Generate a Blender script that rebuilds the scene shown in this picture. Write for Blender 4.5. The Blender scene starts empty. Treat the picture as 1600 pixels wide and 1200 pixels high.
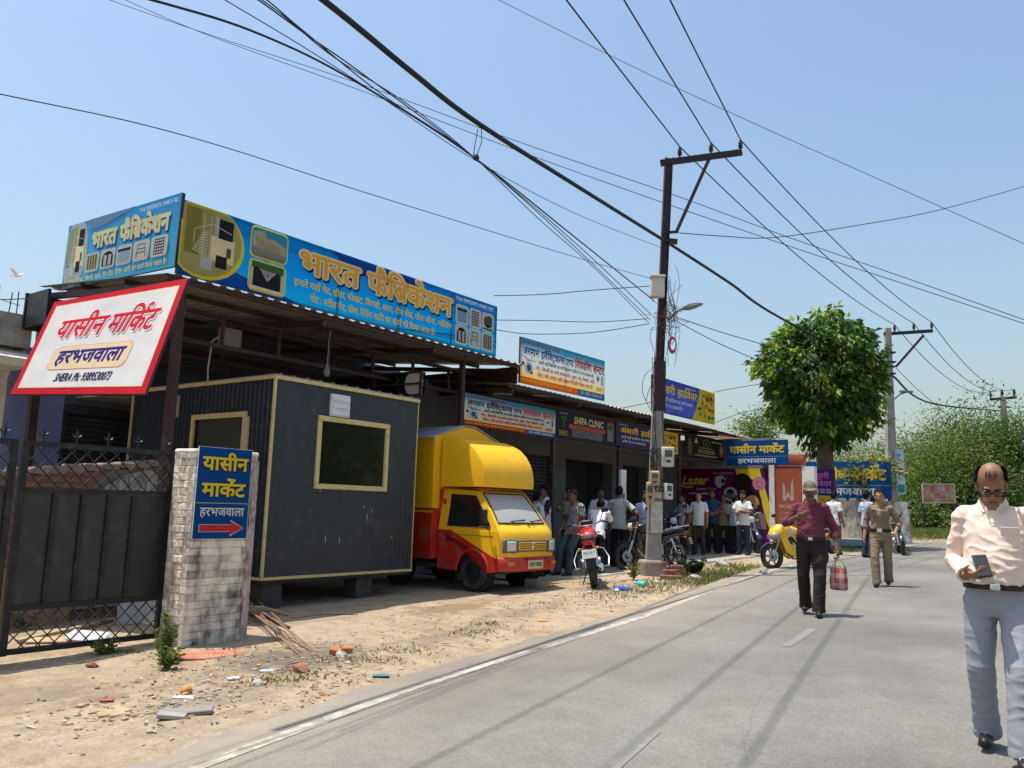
import bpy, bmesh, math, random
import numpy as np
from mathutils import Vector, Matrix, kdtree, noise as mnoise

random.seed(7)
rng = np.random.default_rng(7)
S = bpy.context.scene
COL = S.collection
R_ = math.radians

# ------------------------------------------------------------------ camera
CAM_H = 1.46
cam_d = bpy.data.cameras.new('camera')
cam_d.sensor_width = 36.0
cam_d.lens = 36.0 * 1290.0 / 1600.0
cam_d.clip_start = 0.1
cam_d.clip_end = 3000.0
cam = bpy.data.objects.new('camera', cam_d)
COL.objects.link(cam)
RM = ((0.802819, 0.063643, 0.592816), (0.595484, -0.135058, -0.791933), (0.029664, 0.988792, -0.146326))
cam.matrix_world = Matrix(((RM[0][0], RM[0][1], RM[0][2], 0.0), (RM[1][0], RM[1][1], RM[1][2], 0.0),
                           (RM[2][0], RM[2][1], RM[2][2], CAM_H), (0, 0, 0, 1)))
S.camera = cam

# ------------------------------------------------------------------ sky and sun
SUN_EL = R_(75.0)
SHX, SHY = 0.83, 0.56                       # the way shadows fall on the ground
sun_from = Vector((-SHX * math.cos(SUN_EL), -SHY * math.cos(SUN_EL), math.sin(SUN_EL))).normalized()
world = bpy.data.worlds.new('World')
S.world = world
world.use_nodes = True
wn = world.node_tree.nodes
wl = world.node_tree.links
wn.clear()
w_out = wn.new('ShaderNodeOutputWorld')
w_bg = wn.new('ShaderNodeBackground')
w_sky = wn.new('ShaderNodeTexSky')
w_sky.sky_type = 'NISHITA'
w_sky.sun_disc = False
w_sky.sun_elevation = SUN_EL
w_sky.sun_rotation = math.atan2(sun_from.x, sun_from.y)
w_sky.altitude = 300.0
w_sky.air_density = 1.7
w_sky.dust_density = 4.0
w_sky.ozone_density = 4.6
w_bg.inputs['Strength'].default_value = 0.118
wl.new(w_sky.outputs[0], w_bg.inputs['Color'])
wl.new(w_bg.outputs[0], w_out.inputs['Surface'])
sun_d = bpy.data.lights.new('sun', 'SUN')
sun_d.energy = 4.0
sun_d.angle = R_(0.53)
sun_d.color = (1.0, 0.95, 0.86)
sun = bpy.data.objects.new('sun', sun_d)
COL.objects.link(sun)
sun.rotation_euler = (-sun_from).to_track_quat('-Z', 'Y').to_euler()
S.view_settings.view_transform = 'Standard'
S.view_settings.look = 'None'
S.view_settings.exposure = 0.6
S.view_settings.gamma = 1.0
S.render.engine = 'CYCLES'
S.cycles.max_bounces = 6
S.cycles.transparent_max_bounces = 12
S.cycles.use_denoising = True

# ------------------------------------------------------------------ helpers
GA, GB = 0.02026, 0.0225
def G(x, y):
    return GA * max(-40.0, min(20.0, x)) + GB * max(-25.0, min(58.0, y))

def pixel_plane_x(u, v, x):                 # photo pixel -> point on the plane at that x
    d = Vector(RM[0]) * 0
    c = Vector((u - 800.0, 600.0 - v, -1290.0))
    d = Vector((Vector(RM[0]).dot(c), Vector(RM[1]).dot(c), Vector(RM[2]).dot(c)))
    t = x / d.x
    return Vector((d.x * t, d.y * t, CAM_H + d.z * t))

class MB:
    def __init__(self):
        self.v = []; self.f = []; self.m = []; self.mi = 0
    def mat(self, i):
        self.mi = i; return self
    def add(self, vs, fs):
        n = len(self.v)
        self.v.extend([tuple(p) for p in vs])
        self.f.extend([tuple(i + n for i in q) for q in fs])
        self.m.extend([self.mi] * len(fs))
        return self
    def box(self, c, s, rot=None):
        hx, hy, hz = s[0] / 2, s[1] / 2, s[2] / 2
        vs = [Vector((x, y, z)) for x in (-hx, hx) for y in (-hy, hy) for z in (-hz, hz)]
        if rot is not None:
            vs = [rot @ p for p in vs]
        vs = [p + Vector(c) for p in vs]
        return self.add(vs, [(0, 1, 3, 2), (4, 6, 7, 5), (0, 4, 5, 1), (2, 3, 7, 6), (0, 2, 6, 4), (1, 5, 7, 3)])
    def b(self, x0, x1, y0, y1, z0, z1):
        return self.box(((x0 + x1) / 2, (y0 + y1) / 2, (z0 + z1) / 2), (abs(x1 - x0), abs(y1 - y0), abs(z1 - z0)))
    def rbox(self, c, s, r=0.02, rot=None, seg=2):        # box with rounded edges
        bm = bmesh.new()
        bmesh.ops.create_cube(bm, size=1.0)
        for p in bm.verts:
            p.co = Vector((p.co.x * s[0], p.co.y * s[1], p.co.z * s[2]))
        bmesh.ops.bevel(bm, geom=list(bm.edges), offset=min(r, min(s) * 0.49), segments=seg, profile=0.5, affect='EDGES')
        return self.bm(bm, c, rot)
    def bm(self, bm, c=(0, 0, 0), rot=None):
        bm.verts.index_update()
        vs = [(rot @ p.co if rot is not None else p.co) + Vector(c) for p in bm.verts]
        fs = [[q.index for q in fc.verts] for fc in bm.faces]
        bm.free()
        return self.add(vs, fs)
    def bar(self, a, b, w, h, up=(0, 0, 1)):               # rectangular bar from a to b
        a = Vector(a); b = Vector(b); d = b - a
        L = d.length
        if L < 1e-6: return self
        d.normalize(); u = Vector(up)
        if abs(d.dot(u)) > 0.98: u = Vector((0, 1, 0)) if abs(d.y) < 0.9 else Vector((1, 0, 0))
        s = d.cross(u).normalized(); t = s.cross(d).normalized()
        rot = Matrix((s, d, t)).transposed()
        return self.box((a + b) / 2, (w, L, h), rot)
    def tube(self, path, r, n=8, caps=True, closed=False):
        path = [Vector(p) for p in path]
        k = len(path)
        rs = r if isinstance(r, (list, tuple)) else [r] * k
        vs = []; fs = []
        prev = None
        for i, p in enumerate(path):
            if closed:
                d = path[(i + 1) % k] - path[i - 1]
            else:
                d = path[min(i + 1, k - 1)] - path[max(i - 1, 0)]
            d.normalize()
            if prev is None:
                u = Vector((0, 0, 1)) if abs(d.z) < 0.9 else Vector((1, 0, 0))
                u = (u - d * u.dot(d)).normalized()
            else:
                u = (prev - d * prev.dot(d))
                u = u.normalized() if u.length > 1e-6 else Vector((1, 0, 0))
            prev = u
            w = d.cross(u)
            for j in range(n):
                a = 2 * math.pi * j / n
                vs.append(p + (u * math.cos(a) + w * math.sin(a)) * rs[i])
        for i in range(k if closed else k - 1):
            i2 = (i + 1) % k
            for j in range(n):
                j2 = (j + 1) % n
                fs.append((i * n + j, i * n + j2, i2 * n + j2, i2 * n + j))
        if caps and not closed:
            fs.append(tuple(range(n))[::-1])
            fs.append(tuple((k - 1) * n + j for j in range(n)))
        return self.add(vs, fs)
    def lathe(self, prof, c=(0, 0, 0), axis=(0, 0, 1), n=20, closed=False):   # prof: (radius, height)
        ax = Vector(axis).normalized()
        u = Vector((0, 0, 1)) if abs(ax.z) < 0.9 else Vector((1, 0, 0))
        u = (u - ax * u.dot(ax)).normalized(); w = ax.cross(u)
        vs = []; fs = []
        for (r, h) in prof:
            for j in range(n):
                a = 2 * math.pi * j / n
                vs.append(Vector(c) + ax * h + (u * math.cos(a) + w * math.sin(a)) * max(r, 1e-5))
        k = len(prof)
        for i in range(k if closed else k - 1):
            i2 = (i + 1) % k
            for j in range(n):
                j2 = (j + 1) % n
                fs.append((i * n + j, i * n + j2, i2 * n + j2, i2 * n + j))
        return self.add(vs, fs)
    def prism(self, poly, a, b, plane='xy'):               # polygon in a plane, extruded from a to b along the third axis
        def P(p, h):
            if plane == 'xy': return (p[0], p[1], h)
            if plane == 'xz': return (p[0], h, p[1])
            return (h, p[0], p[1])
        n = len(poly)
        vs = [P(p, a) for p in poly] + [P(p, b) for p in poly]
        fs = [tuple(range(n))[::-1], tuple(range(n, 2 * n))]
        for i in range(n):
            j = (i + 1) % n
            fs.append((i, j, n + j, n + i))
        return self.add(vs, fs)
    def loft(self, rings, cap0=True, cap1=True, closed=True):  # rings: equal-length point lists
        n = len(rings[0]); vs = [p for r in rings for p in r]; fs = []
        for i in range(len(rings) - 1):
            for j in range(n if closed else n - 1):
                j2 = (j + 1) % n
                fs.append((i * n + j, i * n + j2, (i + 1) * n + j2, (i + 1) * n + j))
        if cap0: fs.append(tuple(range(n))[::-1])
        if cap1: fs.append(tuple((len(rings) - 1) * n + j for j in range(n)))
        return self.add(vs, fs)
    def ball(self, c, r, n=10, rot=None):
        r = (r, r, r) if not isinstance(r, (tuple, list)) else r
        vs = []; fs = []
        m = max(4, n // 2 + 1)
        for i in range(1, m):
            t = math.pi * i / m
            for j in range(n):
                a = 2 * math.pi * j / n
                p = Vector((r[0] * math.sin(t) * math.cos(a), r[1] * math.sin(t) * math.sin(a), r[2] * math.cos(t)))
                vs.append((rot @ p if rot is not None else p) + Vector(c))
        top = Vector((0, 0, r[2])); bot = Vector((0, 0, -r[2]))
        vs.append((rot @ top if rot is not None else top) + Vector(c))
        vs.append((rot @ bot if rot is not None else bot) + Vector(c))
        T = (m - 1) * n; B = T + 1
        for i in range(m - 2):
            for j in range(n):
                j2 = (j + 1) % n
                fs.append((i * n + j, (i + 1) * n + j, (i + 1) * n + j2, i * n + j2))
        for j in range(n):
            j2 = (j + 1) % n
            fs.append((T, j, j2)); fs.append((B, (m - 2) * n + j2, (m - 2) * n + j))
        return self.add(vs, fs)
    def mesh(self, name, mats, smooth=False, angle=None):
        me = bpy.data.meshes.new(name)
        me.from_pydata(self.v, [], self.f)
        mats = mats if isinstance(mats, (list, tuple)) else [mats]
        for m in mats: me.materials.append(m)
        if len(mats) > 1:
            me.polygons.foreach_set('material_index', self.m)
        bm = bmesh.new(); bm.from_mesh(me)
        bmesh.ops.recalc_face_normals(bm, faces=list(bm.faces))
        if smooth:
            for fc in bm.faces: fc.smooth = True
            lim = R_(angle if angle else 40)
            for e in bm.edges:
                if len(e.link_faces) == 2 and e.calc_face_angle(0) > lim: e.smooth = False
        bm.to_mesh(me); bm.free()
        me.update()
        return me
    def build(self, name, mats, parent=None, smooth=False, angle=None, loc=None):
        o = bpy.data.objects.new(name, self.mesh(name, mats, smooth, angle))
        COL.objects.link(o)
        if parent is not None: o.parent = parent
        if loc is not None: o.location = loc
        return o

def tag(o, label=None, cat=None, group=None, kind=None):
    if label: o['label'] = label
    if cat: o['category'] = cat
    if group: o['group'] = group
    if kind: o['kind'] = kind
    return o

def thing(name, label, cat, loc=(0, 0, 0), rz=0.0, group=None, rot=None):
    o = bpy.data.objects.new(name, None)
    COL.objects.link(o)
    o.empty_display_size = 0.2
    if rot is not None:
        o.matrix_world = Matrix.Translation(Vector(loc)) @ rot.to_4x4()
    else:
        o.location = loc; o.rotation_euler = (0, 0, rz)
    return tag(o, label, cat, group)

def inst(src_mesh, name, parent, loc=(0, 0, 0), rot=(0, 0, 0), scale=(1, 1, 1)):
    o = bpy.data.objects.new(name, src_mesh)
    COL.objects.link(o)
    o.parent = parent; o.location = loc; o.rotation_euler = rot; o.scale = scale
    return o

# ------------------------------------------------------------------ materials
MATS = {}
def mat(name, col, rough=0.65, metal=0.0, var=0.12, scale=4.0, bump=0.0, bscale=40.0, spec=0.35,
        dirt=None, dirt_amt=0.4, dirt_scale=2.0, transl=0.0, coat=0.0, coords='Object', stretch=None):
    if name in MATS: return MATS[name]
    m = bpy.data.materials.new(name); m.use_nodes = True
    nt = m.node_tree; N = nt.nodes; L = nt.links
    N.clear()
    out = N.new('ShaderNodeOutputMaterial')
    bs = N.new('ShaderNodeBsdfPrincipled')
    bs.inputs['Roughness'].default_value = rough
    bs.inputs['Metallic'].default_value = metal
    bs.inputs['Specular IOR Level'].default_value = spec
    if coat: 
        bs.inputs['Coat Weight'].default_value = coat; bs.inputs['Coat Roughness'].default_value = 0.08
    tc = N.new('ShaderNodeTexCoord')
    if coords == 'World':
        src = N.new('ShaderNodeNewGeometry').outputs['Position']
    else:
        src = tc.outputs[coords]
    if stretch:
        mp = N.new('ShaderNodeMapping'); mp.inputs['Scale'].default_value = stretch
        L.new(src, mp.inputs['Vector']); src = mp.outputs[0]
    c = (col[0], col[1], col[2], 1.0)
    last = None
    if var > 0:
        n1 = N.new('ShaderNodeTexNoise'); n1.inputs['Scale'].default_value = scale; n1.inputs['Detail'].default_value = 6
        n1.inputs['Roughness'].default_value = 0.62
        L.new(src, n1.inputs['Vector'])
        rp = N.new('ShaderNodeMapRange')
        rp.inputs['From Min'].default_value = 0.25; rp.inputs['From Max'].default_value = 0.75
        rp.inputs['To Min'].default_value = 1.0 - var; rp.inputs['To Max'].default_value = 1.0 + var
        L.new(n1.outputs['Fac'], rp.inputs['Value'])
        mx = N.new('ShaderNodeMix'); mx.data_type = 'RGBA'; mx.blend_type = 'MULTIPLY'
        mx.inputs['Factor'].default_value = 1.0
        mx.inputs['A'].default_value = c
        L.new(rp.outputs[0], mx.inputs['B'])
        last = mx.outputs['Result']
    if dirt is not None:
        n2 = N.new('ShaderNodeTexNoise'); n2.inputs['Scale'].default_value = dirt_scale; n2.inputs['Detail'].default_value = 8
        n2.inputs['Roughness'].default_value = 0.7
        L.new(src, n2.inputs['Vector'])
        r2 = N.new('ShaderNodeMapRange')
        r2.inputs['From Min'].default_value = 0.62 - dirt_amt * 0.5; r2.inputs['From Max'].default_value = 0.85 - dirt_amt * 0.5
        L.new(n2.outputs['Fac'], r2.inputs['Value'])
        m2 = N.new('ShaderNodeMix'); m2.data_type = 'RGBA'
        if last is not None: L.new(last, m2.inputs['A'])
        else: m2.inputs['A'].default_value = c
        m2.inputs['B'].default_value = (dirt[0], dirt[1], dirt[2], 1)
        L.new(r2.outputs[0], m2.inputs['Factor'])
        last = m2.outputs['Result']
    if last is not None: L.new(last, bs.inputs['Base Color'])
    else: bs.inputs['Base Color'].default_value = c
    if bump > 0:
        n3 = N.new('ShaderNodeTexNoise'); n3.inputs['Scale'].default_value = bscale; n3.inputs['Detail'].default_value = 5
        L.new(src, n3.inputs['Vector'])
        bp = N.new('ShaderNodeBump'); bp.inputs['Strength'].default_value = bump; bp.inputs['Distance'].default_value = 0.02
        L.new(n3.outputs['Fac'], bp.inputs['Height'])
        L.new(bp.outputs[0], bs.inputs['Normal'])
    if transl > 0:
        tr = N.new('ShaderNodeBsdfTranslucent')
        if last is not None: L.new(last, tr.inputs['Color'])
        else: tr.inputs['Color'].default_value = c
        ms = N.new('ShaderNodeMixShader'); ms.inputs[0].default_value = transl
        L.new(bs.outputs[0], ms.inputs[1]); L.new(tr.outputs[0], ms.inputs[2])
        L.new(ms.outputs[0], out.inputs['Surface'])
    else:
        L.new(bs.outputs[0], out.inputs['Surface'])
    MATS[name] = m
    return m

def srgb(r, g, b):
    f = lambda c: ((c / 255.0) / 12.92) if c <= 10 else (((c / 255.0) + 0.055) / 1.055) ** 2.4
    return (f(r), f(g), f(b))

def glass(name, tint=(0.02, 0.03, 0.03), rough=0.05, alpha=0.55):
    if name in MATS: return MATS[name]
    m = bpy.data.materials.new(name); m.use_nodes = True
    N = m.node_tree.nodes; L = m.node_tree.links; N.clear()
    out = N.new('ShaderNodeOutputMaterial')
    bs = N.new('ShaderNodeBsdfPrincipled')
    bs.inputs['Base Color'].default_value = (*tint, 1); bs.inputs['Roughness'].default_value = rough
    bs.inputs['Specular IOR Level'].default_value = 0.6
    tr = N.new('ShaderNodeBsdfTransparent'); tr.inputs['Color'].default_value = (0.75, 0.8, 0.78, 1)
    ms = N.new('ShaderNodeMixShader'); ms.inputs[0].default_value = alpha
    L.new(tr.outputs[0], ms.inputs[1]); L.new(bs.outputs[0], ms.inputs[2]); L.new(ms.outputs[0], out.inputs['Surface'])
    MATS[name] = m
    return m
# ================================================================== ground, road
ROAD_L = [(-30, -2.6), (-10, -3.5), (0, -4.0), (2.8, -4.27), (5, -4.68), (9.6, -5.1), (13, -5.65), (17.3, -6.25), (21, -6.4),
          (25, -6.25), (30, -6.05), (35, -5.3), (38, -4.0), (41, -0.5), (43, 4.0), (45, 10.0), (48, 24.0), (52, 60.0)]
def road_left(y):
    for (a, b) in zip(ROAD_L[:-1], ROAD_L[1:]):
        if a[0] <= y <= b[0]:
            t = (y - a[0]) / (b[0] - a[0])
            return a[1] + (b[1] - a[1]) * t
    return ROAD_L[0][1] if y < ROAD_L[0][0] else ROAD_L[-1][1]
def nz(x, y, s=1.0, seed=0.0):
    return mnoise.noise(Vector((x * s, y * s, seed)))
def ground_bump(x, y):
    e = road_left(y) - 0.25 - x                       # metres left of the asphalt edge
    k = max(0.0, min(1.0, e / 0.5))
    if y > 36: k = max(k, 0.0)
    rut = sum(-0.022 * math.exp(-((e - c - .25 * nz(y, c, .25, 2)) / .16) ** 2) for c in (1.15, 2.55)) * (.6 + .6 * nz(y, 3, .5, 1))
    h = rut + 0.022 * nz(x, y, 0.9, 3.1) + 0.010 * nz(x, y, 3.1, 5.2) + 0.006 * nz(x, y, 7.3, 1.7)
    return k * h + (1 - k) * -0.02
def ground_z(x, y):
    return G(x, y) + ground_bump(x, y)

def axis(parts):
    out = []
    for a, b, st in parts:
        n = max(1, int(round((b - a) / st)))
        out += [a + (b - a) * i / n for i in range(n)]
    return out + [parts[-1][1]]
gx = axis([(-600, -100, 100), (-100, -40, 12), (-40, -15, 2.5), (-15, -9.6, 0.25), (-9.6, -3.6, 0.10), (-3.6, 20, 2.4), (20, 80, 10), (80, 600, 104)])
gy = axis([(-200, -20, 30), (-20, 1, 2.0), (1, 18, 0.12), (18, 40, 0.3), (40, 60, 1.5), (60, 160, 12), (160, 900, 120)])
gv = [(x, y, ground_z(x, y)) for y in gy for x in gx]
nx = len(gx)
gf = [(j * nx + i, j * nx + i + 1, (j + 1) * nx + i + 1, (j + 1) * nx + i) for j in range(len(gy) - 1) for i in range(nx - 1)]

def ground_material():
    m = bpy.data.materials.new('dirt'); m.use_nodes = True
    N = m.node_tree.nodes; L = m.node_tree.links
    bs = N['Principled BSDF']; bs.inputs['Roughness'].default_value = 0.95; bs.inputs['Specular IOR Level'].default_value = 0.1
    tc = N.new('ShaderNodeTexCoord')
    def noise(sc, det=8, ro=0.65):
        n = N.new('ShaderNodeTexNoise'); n.inputs['Scale'].default_value = sc; n.inputs['Detail'].default_value = det
        n.inputs['Roughness'].default_value = ro; L.new(tc.outputs['Object'], n.inputs['Vector']); return n
    def ramp(src, pts):
        r = N.new('ShaderNodeValToRGB'); e = r.color_ramp.elements
        e[0].position, e[0].color = pts[0][0], (*pts[0][1], 1); e[1].position, e[1].color = pts[-1][0], (*pts[-1][1], 1)
        for p, c in pts[1:-1]:
            q = e.new(p); q.color = (*c, 1)
        L.new(src, r.inputs['Fac']); return r
    n1 = noise(0.55); n2 = noise(5.0, 10, 0.75); n3 = noise(38.0, 6, 0.7); n4 = noise(1.3, 9, 0.7)
    base = ramp(n1.outputs['Fac'], [(0.30, (0.32, 0.240, 0.158)), (0.5, (0.415, 0.325, 0.222)), (0.72, (0.445, 0.368, 0.272))])
    mid = ramp(n2.outputs['Fac'], [(0.30, (0.62, 0.58, 0.54)), (0.55, (1, 1, 1)), (0.8, (1.18, 1.16, 1.14))])
    mx = N.new('ShaderNodeMix'); mx.data_type = 'RGBA'; mx.blend_type = 'MULTIPLY'; mx.inputs['Factor'].default_value = 1
    L.new(base.outputs[0], mx.inputs['A']); L.new(mid.outputs[0], mx.inputs['B'])
    fine = ramp(n3.outputs['Fac'], [(0.30, (0.72, 0.70, 0.68)), (0.6, (1.1, 1.1, 1.1))])
    m2 = N.new('ShaderNodeMix'); m2.data_type = 'RGBA'; m2.blend_type = 'MULTIPLY'; m2.inputs['Factor'].default_value = 0.8
    L.new(mx.outputs['Result'], m2.inputs['A']); L.new(fine.outputs[0], m2.inputs['B'])
    # darker damp and litter-strewn patches
    pt = ramp(n4.outputs['Fac'], [(0.56, (0, 0, 0)), (0.68, (1, 1, 1))])
    m3 = N.new('ShaderNodeMix'); m3.data_type = 'RGBA'
    L.new(pt.outputs[0], m3.inputs['Factor']); L.new(m2.outputs['Result'], m3.inputs['A']); m3.inputs['B'].default_value = (0.21, 0.165, 0.118, 1)
    sc = N.new('ShaderNodeMath'); sc.operation = 'MULTIPLY'; sc.inputs[1].default_value = 0.7
    L.new(pt.outputs[0], sc.inputs[0]); L.new(sc.outputs[0], m3.inputs['Factor'])
    # burnt and damp stains on the shoulder
    def stain(cx, cy, rx, ry, prev, col, amt):
        mp = N.new('ShaderNodeMapping'); mp.vector_type = 'TEXTURE'; mp.inputs['Location'].default_value = (cx, cy, 0); mp.inputs['Scale'].default_value = (rx, ry, 50); mp.inputs['Rotation'].default_value = (0, 0, 0.15)
        L.new(tc.outputs['Object'], mp.inputs['Vector']); ln = N.new('ShaderNodeVectorMath'); ln.operation = 'LENGTH'; L.new(mp.outputs[0], ln.inputs[0])
        ad_ = N.new('ShaderNodeMath'); ad_.operation = 'ADD'; L.new(ln.outputs['Value'], ad_.inputs[0]); sb = N.new('ShaderNodeMath'); sb.operation = 'MULTIPLY_ADD'; sb.inputs[1].default_value = 2.2; sb.inputs[2].default_value = -1.1
        L.new(n2.outputs['Fac'], sb.inputs[0]); L.new(sb.outputs[0], ad_.inputs[1])
        mr = N.new('ShaderNodeMapRange'); mr.inputs['From Min'].default_value = 1.05; mr.inputs['From Max'].default_value = 0.45; mr.inputs['To Max'].default_value = amt; L.new(ad_.outputs[0], mr.inputs['Value'])
        mm = N.new('ShaderNodeMix'); mm.data_type = 'RGBA'; L.new(mr.outputs[0], mm.inputs['Factor']); L.new(prev, mm.inputs['A']); mm.inputs['B'].default_value = (*col, 1); return mm.outputs['Result']
    cur = m3.outputs['Result']
    for (cx, cy, rx, ry, col, amt) in ((-6.35, 5.35, .75, .9, (0.13, 0.11, 0.09), .75), (-7.6, 8.9, .5, 1.1, (0.22, 0.135, 0.075), .75), (-6.6, 9.2, .35, .9, (0.20, 0.14, 0.09), .6), (-6.1, 7.1, .35, 1.3, (0.22, 0.17, 0.12), .6), (-5.7, 4.0, .5, .9, (0.24, 0.19, 0.14), .55), (-7.1, 12.4, .7, .9, (0.25, 0.19, 0.13), .6), (-6.9, 3.0, .5, .7, (0.25, 0.2, 0.15), .5)):
        cur = stain(cx, cy, rx, ry, cur, col, amt)
    # grassy country away from the roadside
    sx = N.new('ShaderNodeSeparateXYZ'); L.new(tc.outputs['Object'], sx.inputs[0])
    far = N.new('ShaderNodeMapRange'); far.inputs['From Min'].default_value = 33; far.inputs['From Max'].default_value = 44
    L.new(sx.outputs['Y'], far.inputs['Value'])
    n5 = noise(0.8, 8); gr = ramp(n5.outputs['Fac'], [(0.35, (0.12, 0.15, 0.045)), (0.65, (0.28, 0.25, 0.12))])
    m4 = N.new('ShaderNodeMix'); m4.data_type = 'RGBA'
    L.new(far.outputs[0], m4.inputs['Factor']); L.new(cur, m4.inputs['A']); L.new(gr.outputs[0], m4.inputs['B'])
    L.new(m4.outputs['Result'], bs.inputs['Base Color'])
    ad = N.new('ShaderNodeMath'); ad.operation = 'ADD'
    L.new(n2.outputs['Fac'], ad.inputs[0]); L.new(n3.outputs['Fac'], ad.inputs[1])
    bp = N.new('ShaderNodeBump'); bp.inputs['Strength'].default_value = 0.75; bp.inputs['Distance'].default_value = 0.035
    L.new(ad.outputs[0], bp.inputs['Height']); L.new(bp.outputs[0], bs.inputs['Normal'])
    return m
gm = bpy.data.meshes.new('ground'); gm.from_pydata(gv, [], gf); gm.materials.append(ground_material())
gm.polygons.foreach_set('use_smooth', [True] * len(gf)); gm.update()
ground = bpy.data.objects.new('ground', gm); COL.objects.link(ground); tag(ground, kind='structure')

# ---- asphalt
def asphalt_material():
    m = bpy.data.materials.new('asphalt'); m.use_nodes = True
    N = m.node_tree.nodes; L = m.node_tree.links
    bs = N['Principled BSDF']; bs.inputs['Roughness'].default_value = 0.85; bs.inputs['Specular IOR Level'].default_value = 0.25
    tc = N.new('ShaderNodeTexCoord')
    def noise(sc, det=8, ro=0.65):
        n = N.new('ShaderNodeTexNoise'); n.inputs['Scale'].default_value = sc; n.inputs['Detail'].default_value = det
        n.inputs['Roughness'].default_value = ro; L.new(tc.outputs['Object'], n.inputs['Vector']); return n
    def ramp(src, pts):
        r = N.new('ShaderNodeValToRGB'); e = r.color_ramp.elements
        e[0].position, e[0].color = pts[0][0], (*pts[0][1], 1); e[1].position, e[1].color = pts[-1][0], (*pts[-1][1], 1)
        for p, c in pts[1:-1]:
            q = e.new(p); q.color = (*c, 1)
        L.new(src, r.inputs['Fac']); return r
    n1 = noise(0.45); n2 = noise(3.0, 10, 0.7)
    base = ramp(n1.outputs['Fac'], [(0.30, (0.145, 0.138, 0.125)), (0.55, (0.180, 0.172, 0.156)), (0.75, (0.212, 0.200, 0.177))])
    mid = ramp(n2.outputs['Fac'], [(0.30, (0.86, 0.86, 0.86)), (0.7, (1.08, 1.08, 1.07))])
    mx = N.new('ShaderNodeMix'); mx.data_type = 'RGBA'; mx.blend_type = 'MULTIPLY'; mx.inputs['Factor'].default_value = 1
    L.new(base.outputs[0], mx.inputs['A']); L.new(mid.outputs[0], mx.inputs['B'])
    vo = N.new('ShaderNodeTexVoronoi'); vo.inputs['Scale'].default_value = 95.0; L.new(tc.outputs['Object'], vo.inputs['Vector'])
    st = ramp(vo.outputs['Color'], [(0.0, (0.66, 0.66, 0.66)), (0.5, (1, 1, 1)), (1.0, (1.34, 1.33, 1.30))])
    m2 = N.new('ShaderNodeMix'); m2.data_type = 'RGBA'; m2.blend_type = 'MULTIPLY'; m2.inputs['Factor'].default_value = 0.75
    L.new(mx.outputs['Result'], m2.inputs['A']); L.new(st.outputs[0], m2.inputs['B'])
    # fine cracks
    wv = noise(0.7, 6); wa = N.new('ShaderNodeMix'); wa.data_type = 'VECTOR'; wa.inputs['Factor'].default_value = 0.22
    L.new(tc.outputs['Object'], wa.inputs['A']); L.new(wv.outputs['Color'], wa.inputs['B'])
    v2 = N.new('ShaderNodeTexVoronoi'); v2.feature = 'DISTANCE_TO_EDGE'; v2.inputs['Scale'].default_value = 0.42
    L.new(wa.outputs['Result'], v2.inputs['Vector'])
    ck = ramp(v2.outputs['Distance'], [(0.0, (0.72, 0.72, 0.72)), (0.003, (1, 1, 1))])
    m3 = N.new('ShaderNodeMix'); m3.data_type = 'RGBA'; m3.blend_type = 'MULTIPLY'; m3.inputs['Factor'].default_value = 0.55
    L.new(m2.outputs['Result'], m3.inputs['A']); L.new(ck.outputs[0], m3.inputs['B'])
    # dust drifted in from the shoulder, and darker worn patches
    at_ = N.new('ShaderNodeAttribute'); at_.attribute_name = 'dust'
    nd = noise(1.6, 9, 0.75); md = N.new('ShaderNodeMath'); md.operation = 'MULTIPLY_ADD'; md.inputs[1].default_value = 1.5; md.inputs[2].default_value = -0.30
    L.new(nd.outputs['Fac'], md.inputs[0]); me_ = N.new('ShaderNodeMath'); me_.operation = 'MULTIPLY'; me_.use_clamp = True
    L.new(md.outputs[0], me_.inputs[0]); L.new(at_.outputs['Fac'], me_.inputs[1])
    m4 = N.new('ShaderNodeMix'); m4.data_type = 'RGBA'; L.new(me_.outputs[0], m4.inputs['Factor']); L.new(m3.outputs['Result'], m4.inputs['A']); m4.inputs['B'].default_value = (0.34, 0.275, 0.20, 1)
    n6 = noise(0.22, 4, 0.5); pa = ramp(n6.outputs['Fac'], [(0.42, (0.88, 0.88, 0.88)), (0.50, (1.0, 1.0, 1.0)), (0.62, (1.06, 1.05, 1.03))])
    m5 = N.new('ShaderNodeMix'); m5.data_type = 'RGBA'; m5.blend_type = 'MULTIPLY'; m5.inputs['Factor'].default_value = 1; L.new(m4.outputs['Result'], m5.inputs['A']); L.new(pa.outputs[0], m5.inputs['B'])
    L.new(m5.outputs['Result'], bs.inputs['Base Color'])
    bp = N.new('ShaderNodeBump'); bp.inputs['Strength'].default_value = 0.35; bp.inputs['Distance'].default_value = 0.01
    L.new(vo.outputs['Distance'], bp.inputs['Height']); L.new(bp.outputs[0], bs.inputs['Normal'])
    return m
def road_normal(y):
    d = 0.4
    t = Vector((road_left(y + d) - road_left(y - d), 2 * d, 0)).normalized()
    return Vector((t.y, -t.x, 0))
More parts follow.
